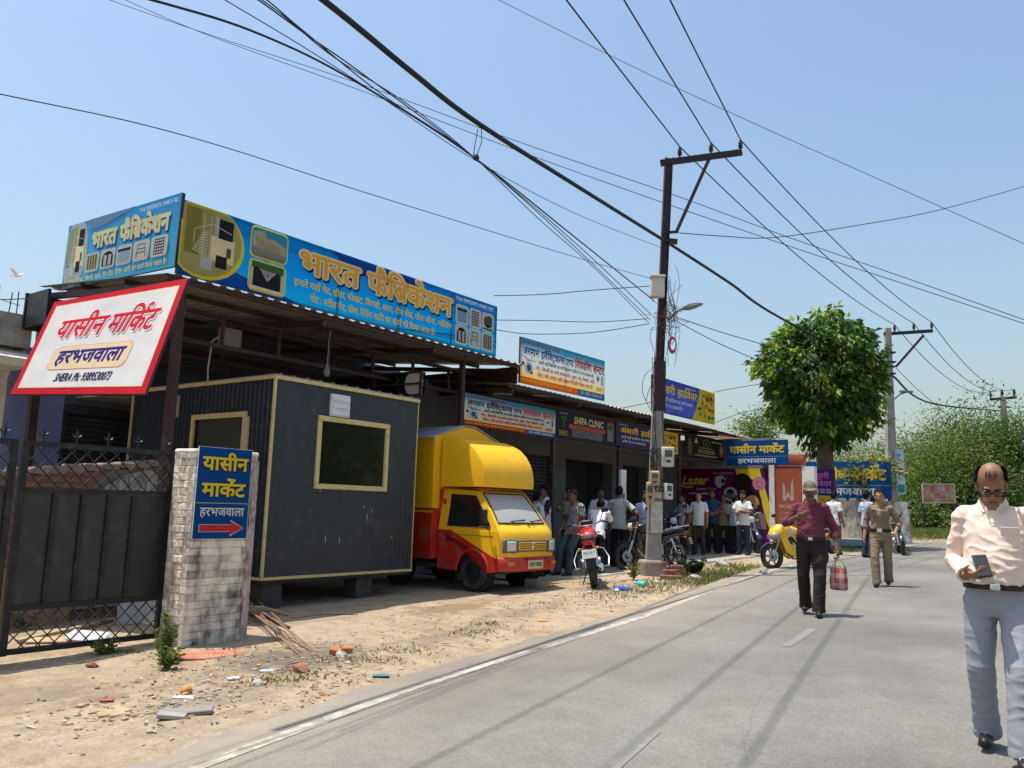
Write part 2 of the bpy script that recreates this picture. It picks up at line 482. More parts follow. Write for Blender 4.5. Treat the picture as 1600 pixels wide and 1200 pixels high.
def ribbon(y0, y1, step, off0, off1, dz, jit=0.0, cols=1, seed=0):
    vs = []; fs = []
    n = int((y1 - y0) / step) + 1
    for i in range(n):
        y = y0 + (y1 - y0) * i / (n - 1)
        p = Vector((road_left(y), y, 0)); q = road_normal(y)
        o0 = off0 + jit * (nz(y, seed, 2.2, 4.0) + 0.6 * nz(y, seed, 7.0, 9.0))
        for k in range(cols + 1):
            r = p + q * (o0 + (off1 - o0) * k / cols)
            vs.append((r.x, r.y, G(r.x, r.y) + dz))
    w = cols + 1
    for i in range(n - 1):
        for k in range(cols):
            fs.append((i * w + k, i * w + k + 1, (i + 1) * w + k + 1, (i + 1) * w + k))
    return vs, fs
OFFS = [-0.32, -0.14, 0.10, 0.35, 0.8, 1.5, 3.0, 5.0, 7.0, 8.6]; DUST = [1.0, 0.95, 0.62, 0.40, 0.20, 0.06, 0.02, 0.02, 0.3, 1.0]
rv = []; rd = []; nr_ = 640
for i in range(nr_):
    y = -25 + 76.5 * i / (nr_ - 1); p = Vector((road_left(y), y, 0)); q = road_normal(y)
    for k, of in enumerate(OFFS):
        j = 0.10 * (nz(y, 0, 2.2, 4.0) + 0.6 * nz(y, 0, 7.0, 9.0)) * (1.0 if k == 0 else (0.5 if k == 1 else 0))
        r = p + q * (of + j); rv.append((r.x, r.y, G(r.x, r.y) + (0.002 if k == 0 else 0.008))); rd.append(DUST[k])
no_ = len(OFFS)
mb = MB(); mb.add(rv, [(i * no_ + k, i * no_ + k + 1, (i + 1) * no_ + k + 1, (i + 1) * no_ + k) for i in range(nr_ - 1) for k in range(no_ - 1)])
road = mb.build('road', asphalt_material()); tag(road, kind='structure')
da = road.data.attributes.new('dust', 'FLOAT', 'POINT'); da.data.foreach_set('value', rd)
# worn white edge line, a few broken stretches
paint = mat('road_paint', (0.44, 0.41, 0.34), rough=0.85, var=0.25, scale=9, dirt=(0.26, 0.235, 0.195), dirt_amt=0.50, dirt_scale=7)
random.seed(3)
y = -6.0; mb = MB()
while y < 34.0:
    ln = random.uniform(1.2, 4.0) if y > 3 else random.uniform(0.7, 1.6)
    y1 = min(y + ln, 34.2)
    vs, fs = ribbon(y, y1, 0.1, 0.0, 0.115, 0.012, 0.012, 1, seed=y)
    # oblique worn ends
    vs[0] = (vs[0][0], vs[0][1] + 0.10, vs[0][2]); vs[-1] = (vs[-1][0], vs[-1][1] + 0.08, vs[-1][2])
    mb.add(vs, fs)
    y = y1 + (random.uniform(0.03, 0.16) if y < 6 else random.uniform(0.0, 0.05))
edge = mb.build('road_edge_line', paint); tag(edge, kind='structure')
# faint centre dashes
mb = MB()
paint2 = mat('faded_paint', (0.24, 0.23, 0.21), rough=0.85, var=0.3, scale=12, dirt=(0.18, 0.172, 0.156), dirt_amt=0.74, dirt_scale=11)
for y0 in (-2.0, 3.35, 8.4, 13.6, 18.8, 24.0):
    mb.add(*ribbon(y0, y0 + 1.25, 0.1, 2.06, 2.16, 0.012, 0.02, 1, seed=y0))
dash = mb.build('road_centre_marking', paint2); tag(dash, kind='structure')
# concrete apron in front of the shops
conc = mat('apron_concrete', (0.36, 0.335, 0.295), rough=0.9, var=0.25, scale=1.6, bump=0.3, bscale=30, dirt=(0.27, 0.225, 0.165), dirt_amt=0.45, dirt_scale=1.1)
vs = []; fs = []
ys = axis([(12.6, 24.6, 0.25)])
for i, yy in enumerate(ys):
    xe = -8.35 + 0.45 * (yy - 12.6) / 12 + 0.12 * nz(yy, 0, 0.9, 2)
    if yy < 14.2: xe -= (14.2 - yy) * 0.35
    for xx in (xe, xe - 0.03, -12.3):
        z = G(xx, yy) + (0.0 if xx == xe else 0.03)
        vs.append((xx, yy, z - (0.05 if xx == xe else 0)))
for i in range(len(ys) - 1):
    for k in range(2):
        fs.append((i * 3 + k, i * 3 + k + 1, (i + 1) * 3 + k + 1, (i + 1) * 3 + k))
apron = MB().add(vs, fs).build('pavement', conc); tag(apron, kind='structure')
# ================================================================== shared materials
maroon = mat('maroon_steel', (0.040, 0.018, 0.017), rough=0.6, var=0.3, scale=6, dirt=(0.07, 0.045, 0.035), dirt_amt=0.3, dirt_scale=9)
tin = mat('roof_tin', (0.30, 0.285, 0.255), rough=0.5, metal=0.25, var=0.2, scale=1.5, dirt=(0.23, 0.16, 0.10), dirt_amt=0.35, dirt_scale=3)
slate = mat('cabin_sheet', (0.025, 0.033, 0.042), rough=0.42, var=0.18, scale=2, spec=0.4, dirt=(0.085, 0.085, 0.08), dirt_amt=0.16, dirt_scale=5)
cream_metal = mat('cream_metal', (0.60, 0.50, 0.23), rough=0.5, var=0.12, scale=8, dirt=(0.33, 0.18, 0.07), dirt_amt=0.22, dirt_scale=16)
darkwall = mat('slate_blue_plaster', (0.075, 0.098, 0.135), rough=0.8, var=0.2, scale=2.5, bump=0.15)
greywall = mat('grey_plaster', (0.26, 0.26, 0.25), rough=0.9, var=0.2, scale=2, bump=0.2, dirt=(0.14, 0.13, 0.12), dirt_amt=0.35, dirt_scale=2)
shutter_m = mat('shutter_steel', (0.040, 0.047, 0.058), rough=0.5, metal=0.2, var=0.2, scale=3)
black_metal = mat('black_metal', (0.014, 0.015, 0.016), rough=0.5, var=0.25, scale=6, dirt=(0.07, 0.06, 0.045), dirt_amt=0.2, dirt_scale=9)
white_paint = mat('white_paint', (0.74, 0.72, 0.68), rough=0.75, var=0.1, scale=5, dirt=(0.4, 0.36, 0.3), dirt_amt=0.2, dirt_scale=4)
conc_grey = mat('old_concrete', (0.33, 0.31, 0.28), rough=0.92, var=0.3, scale=5, bump=0.4, bscale=25, dirt=(0.14, 0.12, 0.10), dirt_amt=0.35, dirt_scale=3)
win_glass = glass('window_glass', (0.010, 0.013, 0.011), 0.04, 0.90)

def sheet_mesh(name, w, L, rise, m, pitch=0.2, amp=0.022):
    """one corrugated roof sheet: width along y, length along -x from its front edge at the origin, rising to the back"""
    prof = []
    n = int(round(w / pitch))
    for i in range(n):
        y0 = w * i / n; p = w / n
        prof += [(y0, 0), (y0 + p * 0.42, 0), (y0 + p * 0.55, amp), (y0 + p * 0.87, amp)]
    prof.append((w, 0))
    b = MB(); vs = []; k = len(prof)
    for t in (0.0, 1.0):
        for dz in (0.0, -0.003):
            for (yy, z) in prof:
                vs.append((-L * t, yy, rise * t + z + dz))
    fs = []
    for dz in (0, 1):
        a = dz * k; c = 2 * k + dz * k
        for i in range(k - 1):
            fs.append((a + i, a + i + 1, c + i + 1, c + i))
    for i in range(k - 1):
        fs.append((i, i + 1, k + i + 1, k + i)); fs.append((2 * k + i, 2 * k + i + 1, 3 * k + i + 1, 3 * k + i))
    b.add(vs, fs)
    return b.mesh(name, m)

def shutter(parent, x, y0, y1, z0, z1, m=None):
    """a rolling shutter of interlocked horizontal slats, facing +x"""
    m = m or shutter_m
    h = 0.085; n = max(1, int((z1 - z0) / h))
    src = MB(); w = y1 - y0
    src.loft([[(-0.012, 0, 0), (0.012, 0, 0.012), (0.014, 0, h * 0.55), (-0.010, 0, h * 0.97)],
              [(-0.012, w, 0), (0.012, w, 0.012), (0.014, w, h * 0.55), (-0.010, w, h * 0.97)]])
    me = src.mesh('shutter_slat', m)
    fr = MB()
    fr.b(x - 0.03, x + 0.05, y0 - 0.06, y0 - 0.002, z0, z1 + 0.02).b(x - 0.03, x + 0.05, y1 + 0.002, y1 + 0.06, z0, z1 + 0.02)
    fr.b(x - 0.05, x + 0.07, y0 - 0.06, y1 + 0.06, z1 + 0.022, z1 + 0.16)
    fr.b(x - 0.075, x - 0.055, y0 - 0.06, y1 + 0.06, z0, z1 + 0.16)  # unseen backing panel, added to stop light coming through the slat gaps
    f = fr.build('shutter', m, parent)
    for i in range(n):
        inst(me, 'slat', f, (x, y0, z0 + i * (z1 - z0) / n))
    return f

# ================================================================== fabrication shop: canopy roof, girder, columns, back wall
fab = thing('canopy_building', 'open-fronted shop with dark walls under a tin canopy behind the black cabin', 'building', (-12, 9, 0))
def at(o, b, name, m, parent=None, **k):          # geometry given in world coordinates under a thing at o.location
    L = o.location
    b.v = [(p[0] - L.x, p[1] - L.y, p[2] - L.z) for p in b.v]
    return b.build(name, m, parent or o, **k)
ROOF_X = -9.48
RF1Y0, RF1Y1 = 5.42, 13.02
b = MB()
for i, xx in enumerate((-9.56, -10.6, -11.8, -13.0)):        # purlins along the canopy
    zz = 4.215 + (ROOF_X - xx) * 0.09 - 0.005
    b.bar((xx, RF1Y0 + (0.03 if xx > -12.9 else 1.1), zz - 0.035), (xx, RF1Y1 - 0.03, zz - 0.035), 0.05, 0.06)
roof1 = at(fab, b, 'roof', maroon)
sm = sheet_mesh('roof_sheet', 1.086, 4.9, 4.9 * 0.09, tin)
sm0 = sheet_mesh('roof_sheet', 1.086, 3.55, 3.55 * 0.09, tin)
for i in range(7):
    inst(sm if i else sm0, 'roof_sheet', roof1, (ROOF_X + 12, RF1Y0 - 9 + i * 1.086, 4.215 + (0.003 if i % 2 else 0)))
for yy in (5.55, 8.0, 10.45, 12.9):                           # rafters
    b = MB(); xe_ = -13.0 if yy < 6 else -13.95
    b.bar((-9.52, yy, 4.085), (xe_, yy, 4.085 + (-9.52 - xe_) * 0.09), 0.06, 0.09)
    at(fab, b, 'rafter', maroon)
b = MB()                                                      # open girder under the roof
for (xx, zt, zb) in ((-10.45, 4.18, 3.72),):
    b.bar((xx, 5.5, zt - 0.12), (xx, 12.9, zt - 0.12), 0.05, 0.05); b.bar((xx, 5.5, zb - 0.1), (xx, 12.9, zb - 0.1), 0.06, 0.06)
    yy = 5.9
    while yy < 12.9:
        b.bar((xx, yy, zb - 0.07), (xx, yy, zt - 0.145), 0.045, 0.045, up=(0, 1, 0)); yy += 1.0
at(fab, b, 'girder', maroon)
b = MB()
for xx in (-11.9, -13.1):
    b.bar((xx, 5.5, 3.98), (xx, 12.9, 3.98), 0.06, 0.08); 
    b.bar((xx, 5.5, 3.66), (xx, 12.9, 3.66), 0.05, 0.06)
    yy = 5.9
    while yy < 12.9:
        b.bar((xx, yy, 3.69), (xx, yy, 3.94), 0.04, 0.04, up=(0, 1, 0)); yy += 1.0
at(fab, b, 'girder', maroon)
for (xx, yy, cw) in ((-9.75, 5.78, .052), (-9.9, 11.66, .042), (-13.6, 5.78, .06)):
    b = MB(); b.b(xx - cw, xx + cw, yy - cw, yy + cw, G(xx, yy) - 0.1, 4.10)
    b.b(xx - 0.1, xx + 0.1, yy - 0.1, yy + 0.1, G(xx, yy) - 0.05, G(xx, yy) + 0.03)
    at(fab, b, 'column', maroon)
b = MB(); b.b(-9.62, -9.60, 12.94, 13.0, 3.86, 4.19).b(-13.9, -9.622, 12.96, 12.985, 3.72, 4.20)   # dark end panel above the next roof
at(fab, b, 'end_panel', maroon)
b = MB(); b.b(-13.25, -12.55, 5.36, 5.40, 3.90, 4.42).b(-13.27, -13.23, 5.34, 6.3, 3.88, 4.44)
at(fab, b, 'end_flap', black_metal)
b = MB()                                                      # back wall and slab, with the shutter opening left free
b.b(-14.30, -14.0, 5.55, 6.42, -0.5, 3.75)
blue_pil = at(fab, b, 'pillar', mat('blue_plaster', (0.165, 0.215, 0.42), rough=0.8, var=0.15, scale=3, dirt=(0.3, 0.33, 0.42), dirt_amt=0.2, dirt_scale=2))
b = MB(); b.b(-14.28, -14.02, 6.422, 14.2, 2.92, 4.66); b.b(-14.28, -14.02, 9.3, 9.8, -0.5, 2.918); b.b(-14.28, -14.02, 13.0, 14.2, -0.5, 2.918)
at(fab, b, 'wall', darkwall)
b = MB(); b.b(-14.0, -13.2, 6.6, 12.8, 3.02, 3.12)
at(fab, b, 'ledge', greywall)
shutter(fab, -14.1 + 12, 6.5 - 9, 9.2 - 9, G(-14, 8) - 0.05, 2.75)
shutter(fab, -14.1 + 12, 9.9 - 9, 12.9 - 9, G(-14, 11) - 0.05, 2.75)

# ================================================================== shop row
row = thing('shop_building', 'row of dim shops under a long tin roof behind the street pole', 'building', (-11, 18, 0.2))
R2Y0, R2Y1 = 12.60, 26.9
b = MB()
for xx in (-9.56, -10.5, -11.6):
    zz = 3.80 + (ROOF_X - xx) * 0.10
    b.bar((xx, R2Y0 + 0.02, zz - 0.035), (xx, 24.3, zz - 0.035), 0.05, 0.06)
roof2 = at(row, b, 'roof', maroon)
sm2 = sheet_mesh('roof_sheet', 1.10, 3.4, 3.4 * 0.10, tin)
for i in range(13):
    inst(sm2, 'roof_sheet', roof2, (ROOF_X + 11 - 0.02 * random.random() - 0.012 * max(0, i - 9), R2Y0 - 18 + i * 1.10, 3.80 - 0.2 + (0.003 if i % 2 else 0) - 0.004 * max(0, i - 9)))
for yy in (12.75, 15.2, 17.75, 20.3, 22.8):
    b = MB(); b.bar((-9.52, yy, 3.68), (-12.2, yy, 3.68 + 2.68 * 0.10), 0.06, 0.08)
    at(row, b, 'rafter', maroon)
b = MB(); b.bar((-10.02, 12.7, 3.62), (-10.02, 24.2, 3.62), 0.06, 0.07); b.bar((-10.02, 12.7, 2.93), (-10.02, 24.2, 2.93), 0.05, 0.05)
at(row, b, 'sign_rail', maroon)
for yy in (14.92, 17.82, 21.2):
    b = MB(); b.b(-10.05, -9.97, yy - 0.04, yy + 0.04, G(-10, yy) - 0.1, 3.585)
    at(row, b, 'column', maroon)
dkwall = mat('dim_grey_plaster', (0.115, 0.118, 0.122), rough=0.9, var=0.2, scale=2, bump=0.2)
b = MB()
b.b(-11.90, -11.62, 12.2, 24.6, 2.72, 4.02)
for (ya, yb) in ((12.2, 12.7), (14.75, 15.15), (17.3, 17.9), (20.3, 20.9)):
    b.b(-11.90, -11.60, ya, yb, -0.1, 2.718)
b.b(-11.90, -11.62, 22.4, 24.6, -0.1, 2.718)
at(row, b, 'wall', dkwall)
for (ya, yb) in ((12.76, 14.69), (15.21, 17.24)):
    shutter(row, -11.72 + 11, ya - 18, yb - 18, G(-11.7, ya) - 0.2, 2.5)
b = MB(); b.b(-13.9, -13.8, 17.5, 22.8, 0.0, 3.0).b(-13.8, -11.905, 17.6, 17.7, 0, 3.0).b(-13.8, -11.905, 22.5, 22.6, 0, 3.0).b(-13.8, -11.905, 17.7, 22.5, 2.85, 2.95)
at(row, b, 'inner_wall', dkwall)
# cross wall at the end of the row, carrying the salon poster
b = MB(); b.b(-12.4, -8.62, 24.52, 24.75, 0.0, 3.72)
at(row, b, 'wall', greywall)
b = MB(); b.b(-8.618, -8.46, 24.42, 24.72, 0.0, 3.0)
at(row, b, 'corner_post', white_paint)
orange_m = mat('orange_painted_wall', (0.36, 0.085, 0.040), rough=0.8, var=0.15, scale=3, dirt=(0.22, 0.07, 0.045), dirt_amt=0.25, dirt_scale=3)
b = MB(); b.b(-8.458, -7.66, 24.46, 24.74, 0.0, 2.88)
at(row, b, 'painted_wall', orange_m)
b = MB(); b.rbox((-8.22, 24.58, 3.06), (1.25, 0.30, 0.32), 0.03, seg=2)
at(row, b, 'shutter_box', orange_m, smooth=True)
b = MB(); b.b(-7.655, -7.30, 24.46, 24.72, 0.0, 2.86)
at(row, b, 'white_pier', white_paint)
# painted cement mark and words on the orange wall
CEM = row
# ================================================================== left building (cream) with raw slab and rebar
cream = mat('cream_plaster', (0.76, 0.72, 0.63), rough=0.9, var=0.12, scale=2, bump=0.15, dirt=(0.38, 0.34, 0.27), dirt_amt=0.25, dirt_scale=2)
lb = thing('cream_building', 'low cream building with rough concrete roof slab at the far left', 'building', (-15, 2, -0.2))
b = MB(); b.b(-19, -14.05, -4, 5.545, -0.6, 3.30)
at(lb, b, 'wall', cream)
b = MB(); b.prism([(-19.3, 3.303), (-13.15, 3.303), (-13.1, 3.42), (-13.5, 3.60), (-19.3, 3.60)], -4.4, 5.50, 'xz')
at(lb, b, 'roof_slab', cream)
b = MB()
for i in range(9):
    yy = -3.5 + i * 1.0
    b.rbox((-13.75 + random.uniform(-.05, .05), yy, 3.60 + 0.13), (0.5, 1.02, 0.26 + random.uniform(-.05, .05)), 0.04)
b.box((-13.55, 5.15, 3.86), (0.5, 0.72, 0.50))
at(lb, b, 'parapet', conc_grey)
b = MB()
for (yy, h) in ((5.0, .42), (5.12, .48), (5.26, .40), (5.38, .44)):
    b.tube([(-13.6, yy, 4.0), (-13.6 + random.uniform(-.03, .03), yy + random.uniform(-.03, .03), 4.08 + h)], 0.009, 5)
b.tube([(-13.6, 4.95, 4.36), (-13.6, 5.42, 4.30)], 0.006, 5)
at(lb, b, 'rebar', maroon)
# ================================================================== black site cabin
CX0, CX1, CY0, CY1, CZ0, CZ1 = -13.05, -9.40, 7.10, 9.96, 0.40, 3.13
cabin = thing('portable_cabin', 'dark slate ribbed-sheet cabin with cream window frames on short legs', 'cabin', (-11.2, 8.5, 0.0))
def ribbed(p0, u, L, z0, z1, nrm, pitch, depth, holes=()):
    """vertical ribbed sheet from p0 along u, cut round the window openings (start, end, low, high)"""
    b = MB(); u = Vector(u); nrm = Vector(nrm); p0 = Vector(p0)
    n = max(1, int(round(L / pitch))); pts = []
    for i in range(n):
        s = L * i / n; p = L / n
        pts += [(s, 0), (s + p * 0.72, 0), (s + p * 0.80, depth), (s + p * 0.92, depth)]
    pts.append((L, 0))
    hs = sorted({h for q in holes for h in q[:2]} )
    for (s0, d0), (s1, d1) in zip(pts[:-1], pts[1:]):
        segs = [(z0, z1)]
        mid = (s0 + s1) / 2
        for (a, c, lo, hi) in holes:
            if a < mid < c:
                segs = [(z0, lo), (hi, z1)]
        for (a, c) in segs:
            q0 = p0 + u * s0 + nrm * d0; q1 = p0 + u * s1 + nrm * d1
            b.add([(q0.x, q0.y, a), (q1.x, q1.y, a), (q1.x, q1.y, c), (q0.x, q0.y, c)], [(0, 1, 2, 3)])
    return b
W1 = (7.95, 9.25, 1.70, 2.61)            # front window opening (y0, y1, z0, z1)
W2 = (-11.22, -10.02, 1.66, 2.60)        # side window opening (x0, x1, z0, z1)
at(cabin, ribbed((CX1, CY0, 0), (0, 1, 0), CY1 - CY0, CZ0, CZ1, (1, 0, 0), 0.10, 0.006, [(W1[0] - CY0, W1[1] - CY0, W1[2], W1[3])]), 'front_wall', slate)
at(cabin, ribbed((CX1, CY0, 0), (-1, 0, 0), CX1 - CX0, CZ0, CZ1, (0, -1, 0), 0.105, 0.028, [(CX1 - W2[1], CX1 - W2[0], W2[2], W2[3])]), 'side_wall', slate)
b = MB(); b.b(CX0, CX1 - 0.02, CY1 - 0.02, CY1, CZ0, CZ1); at(cabin, b, 'side_wall', slate)
b = MB(); b.b(CX0, CX0 + 0.02, CY0 + 0.02, CY1 - 0.021, CZ0, CZ1); at(cabin, b, 'back_wall', slate)
b = MB(); b.b(CX0, CX1 - 0.01, CY0 + 0.01, CY1 - 0.01, CZ0 - 0.07, CZ0 - 0.002); at(cabin, b, 'floor', mat('cabin_floor', (0.05, 0.042, 0.036), rough=0.9))
b = MB(); b.b(CX0 - 0.04, CX1 + 0.01, CY0 - 0.03, CY1 + 0.03, CZ1 + 0.03, CZ1 + 0.05)
for i in range(12): b.tube([(CX0 - 0.05, CY0 + 0.1 + i * 0.24, CZ1 + 0.055), (CX1 - 0.02, CY0 + 0.1 + i * 0.24, CZ1 + 0.055)], 0.02, 6)
at(cabin, b, 'roof', tin)
t = 0.035
def trim(a, c, w=0.035, h=0.035):
    b = MB(); b.bar(a, c, w, h); return at(cabin, b, 'trim', cream_metal)
trim((CX1 + 0.012, CY0 - 0.012, CZ0 + 0.02), (CX1 + 0.012, CY0 - 0.012, CZ1 - 0.02))
trim((CX1 + 0.014, CY0 - 0.03, CZ1 + 0.004), (CX1 + 0.014, CY1 + 0.03, CZ1 + 0.004), 0.04, 0.05)
trim((CX1 - 0.008, CY0 - 0.034, CZ1 + 0.004), (CX0 - 0.03, CY0 - 0.034, CZ1 + 0.004), 0.04, 0.05)
trim((CX1 + 0.014, CY0 - 0.03, CZ0 - 0.004), (CX1 + 0.014, CY1 + 0.02, CZ0 - 0.004), 0.03, 0.038)
trim((CX1 - 0.004, CY0 - 0.034, CZ0 - 0.004), (CX0, CY0 - 0.034, CZ0 - 0.004), 0.03, 0.038)
trim((CX0 + 0.02, CY0 - 0.04, CZ0 + 0.02), (CX0 + 0.02, CY0 - 0.04, CZ1 - 0.02), 0.03, 0.03)
trim((CX1 + 0.012, CY1 + 0.012, CZ0 + 0.02), (CX1 + 0.012, CY1 + 0.012, CZ1 - 0.02), 0.014, 0.014)
# windows
def frame_x(x, y0, y1, z0, z1, w, d):
    b = MB()
    b.rbox((x, (y0 + y1) / 2, z1 + w / 2), (d, y1 - y0 + 2 * w, w), 0.008).rbox((x, (y0 + y1) / 2, z0 - w / 2), (d, y1 - y0 + 2 * w, w), 0.008)
    b.rbox((x - 0.001, y0 - w / 2, (z0 + z1) / 2), (d - 0.004, w, z1 - z0), 0.008).rbox((x - 0.001, y1 + w / 2, (z0 + z1) / 2), (d - 0.004, w, z1 - z0), 0.008)
    return b
wf = at(cabin, frame_x(CX1 + 0.012, W1[0], W1[1], W1[2], W1[3], 0.075, 0.05), 'window', cream_metal)
b = MB(); b.box((CX1 - 0.01 + 11.2, (W1[0] + W1[1]) / 2 - 8.5, (W1[2] + W1[3]) / 2), (0.006, W1[1] - W1[0] + 0.02, W1[3] - W1[2] + 0.02)); b.build('pane', win_glass, wf)
b = MB()
b.b(W2[0] - 0.075, W2[1] + 0.075, CY0 - 0.055, CY0 - 0.02, W2[3], W2[3] + 0.075).b(W2[0] - 0.075, W2[1] + 0.075, CY0 - 0.055, CY0 - 0.02, W2[2] - 0.075, W2[2])
b.b(W2[0] - 0.075, W2[0], CY0 - 0.053, CY0 - 0.02, W2[2], W2[3]).b(W2[1], W2[1] + 0.13, CY0 - 0.053, CY0 - 0.02, W2[2], W2[3])
wf2 = at(cabin, b, 'window', cream_metal)
b = MB(); b.box(((W2[0] + W2[1]) / 2 + 11.2, CY0 - 8.5, (W2[2] + W2[3]) / 2), (W2[1] - W2[0] + 0.02, 0.006, W2[3] - W2[2] + 0.02)); b.build('pane', win_glass, wf2)
# louvre vents
vent_w = mat('vent_white', (0.66, 0.67, 0.66), rough=0.5, var=0.08)
vent_g = mat('vent_beige', (0.36, 0.33, 0.28), rough=0.6, var=0.15)
b = MB(); b.rbox((CX1 + 0.02, 8.265, 2.862), (0.05, 0.37, 0.33), 0.01)
v1 = at(cabin, b, 'vent', vent_w)
for i in range(3):
    b = MB(); b.box((CX1 + 0.05, 8.265, 2.76 + i * 0.105), (0.012, 0.33, 0.085), Matrix.Rotation(R_(-14), 3, 'Y')); at(cabin, b, 'slat', vent_w, parent=v1)
b = MB(); b.rbox((-11.82, CY0 - 0.045, 2.83), (0.30, 0.04, 0.34), 0.01)
v2 = at(cabin, b, 'vent', vent_g)
for i in range(3):
    b = MB(); b.box((-11.82, CY0 - 0.07, 2.73 + i * 0.105), (0.26, 0.012, 0.085), Matrix.Rotation(R_(-14), 3, 'X')); at(cabin, b, 'slat', vent_g, parent=v2)
for (xx, yy) in ((-9.62, 7.35), (-9.62, 9.05), (-12.8, 7.35), (-12.8, 9.6), (-11.2, 7.4)):
    b = MB(); g0 = G(xx, yy)
    b.b(xx - 0.14, xx + 0.14, yy - 0.16, yy + 0.16, g0 - 0.03, CZ0 - 0.075); at(cabin, b, 'support_block', mat('dark_block', (0.06, 0.055, 0.05), rough=0.9, var=0.3, scale=8, bump=0.3))
# scratches on the front sheet
b = MB()
for (yy, z, h) in ((8.15, 0.86, .10), (8.42, 0.84, .09), (8.00, 1.58, .06), (8.95, 1.18, .10), (9.05, 1.30, .05), (8.88, 1.36, .04), (9.5, 0.9, .05)):
    b.b(CX1 + 0.0065, CX1 + 0.0075, yy, yy + 0.007, z, z + h)
at(cabin, b, 'scratches', vent_w)

# ================================================================== black steel gate
def gate_leaf(y0, y1, label, nfin, ribs, zb):
    t = thing('steel_gate', label, 'gate', (-8.28, (y0 + y1) / 2, zb), group='black steel gate leaves')
    c = (y0 + y1) / 2; h0 = 0.0; H = 1.94 - zb; w = (y1 - y0) / 2
    b = MB()
    for yy in (-w + 0.03, w - 0.03): b.b(-0.03, 0.03, yy - 0.03, yy + 0.03, h0, H)
    for zz in (0.03, 0.40 - zb, 1.48 - zb, H - 0.028):
        b.b(-0.024, 0.024, -w + 0.061, w - 0.061, zz - 0.025, zz + 0.025)
    b.build('frame', black_metal, t)
    b = MB(); b.b(-0.004, 0.004, -w + 0.061, w - 0.061, 0.426 - zb, 1.454 - zb)
    pn = b.build('panel', mat('gate_panel', (0.020, 0.022, 0.022), rough=0.38, var=0.3, scale=3, spec=0.5, dirt=(0.06, 0.055, 0.045), dirt_amt=0.22, dirt_scale=5), t)
    for yy in ribs:
        b = MB(); b.b(0.0045, 0.028, yy - c - 0.022, yy - c + 0.022, 0.43 - zb, 1.45 - zb)
        b.build('rib', black_metal, t)
    for (za, zc) in ((0.058, 0.372 - zb), (1.508 - zb, H - 0.056)):
        hh = zc - za; yy = -w + 0.06 - hh
        k = 0
        while yy < w - 0.06:
            for s in (0, 1):
                a = [yy, za]; e = [yy + hh, zc]
                if s: a, e = [yy, zc], [yy + hh, za]
                lo, hi = -w + 0.062, w - 0.062
                if e[0] <= lo or a[0] >= hi: continue
                def clip(p, q):
                    p = list(p)
                    if p[0] < lo: f = (lo - p[0]) / (q[0] - p[0]); p[1] += (q[1] - p[1]) * f; p[0] = lo
                    if p[0] > hi: f = (hi - p[0]) / (q[0] - p[0]); p[1] += (q[1] - p[1]) * f; p[0] = hi
                    return p
                A, E_ = clip(a, e), clip(e, a)
                b = MB(); b.bar((0.006 * (1 if s else -1), A[0], A[1]), (0.006 * (1 if s else -1), E_[0], E_[1]), 0.008, 0.016, up=(1, 0, 0))
                b.build('lattice_bar', black_metal, t)
            yy += 0.148
    fin = MB()
    fin.tube([(0, 0, 0), (0, 0, 0.06)], 0.009, 6).ball((0, 0, 0.065), (0.016, 0.016, 0.012), 8)
    fin.lathe([(0.0, 0.06), (0.012, 0.075), (0.016, 0.09), (0.007, 0.115), (0.0005, 0.15)], n=8)
    for s in (-1, 1): fin.tube([(0, 0, 0.07), (0, s * 0.02, 0.062), (0, s * 0.038, 0.072), (0, s * 0.044, 0.09)], [0.008, 0.01, 0.011, 0.002], 6)
    fm = fin.mesh('finial', black_metal, True)
    for i in range(nfin):
        yy = -w + 0.18 + i * (2 * w - 0.30) / max(1, nfin - 1)
        inst(fm, 'finial', t, (0, yy, H))
    return t
gz = lambda y: G(-8.28, y) + 0.055
gate_leaf(3.46, 5.02, 'black steel gate leaf with diamond lattice beside the whitewashed brick pillar', 5, (3.80, 4.07, 4.33, 4.59), gz(4.2))
gate_leaf(1.86, 3.42, 'black steel gate leaf cut off by the left picture edge', 4, (2.2, 2.5, 2.8, 3.1), gz(2.6))

# ================================================================== whitewashed brick pillar
wash = mat('whitewashed_brick', (0.80, 0.71, 0.58), rough=0.95, var=0.28, scale=7, bump=0.6, bscale=38, dirt=(0.10, 0.08, 0.065), dirt_amt=0.30, dirt_scale=4.0, stretch=(1, 1, .45), coords='World')
wash2 = mat('worn_brick', (0.66, 0.56, 0.45), rough=0.95, var=0.3, scale=7, bump=0.6, bscale=38, dirt=(0.07, 0.055, 0.045), dirt_amt=0.40, dirt_scale=4, stretch=(1, 1, .45), coords='World')
pmortar = mat('washed_mortar', (0.62, 0.54, 0.44), rough=0.98, var=0.4, scale=10, bump=0.6, dirt=(0.10, 0.08, 0.065), dirt_amt=0.34, dirt_scale=4, stretch=(1, 1, .45), coords='World')
mortar = mat('dark_mortar', (0.17, 0.14, 0.115), rough=0.98, var=0.3, scale=12, bump=0.5)
PX0, PX1, PY0, PY1 = -8.16, -7.76, 4.94, 5.70
pz = G(-7.9, 5.3) - 0.06
pillar = thing('brick_pillar', 'whitewashed brick gate pillar with black mould streaks and a blue sign', 'pillar', (-7.96, 5.32, pz))
hx, hy = (PX1 - PX0) / 2, (PY1 - PY0) / 2
b = MB(); b.b(-hx + 0.003, hx - 0.003, -hy + 0.003, hy - 0.003, 0, 2.02); b.build('core', pmortar, pillar)
random.seed(11)
bh = 0.0765; courses = 26
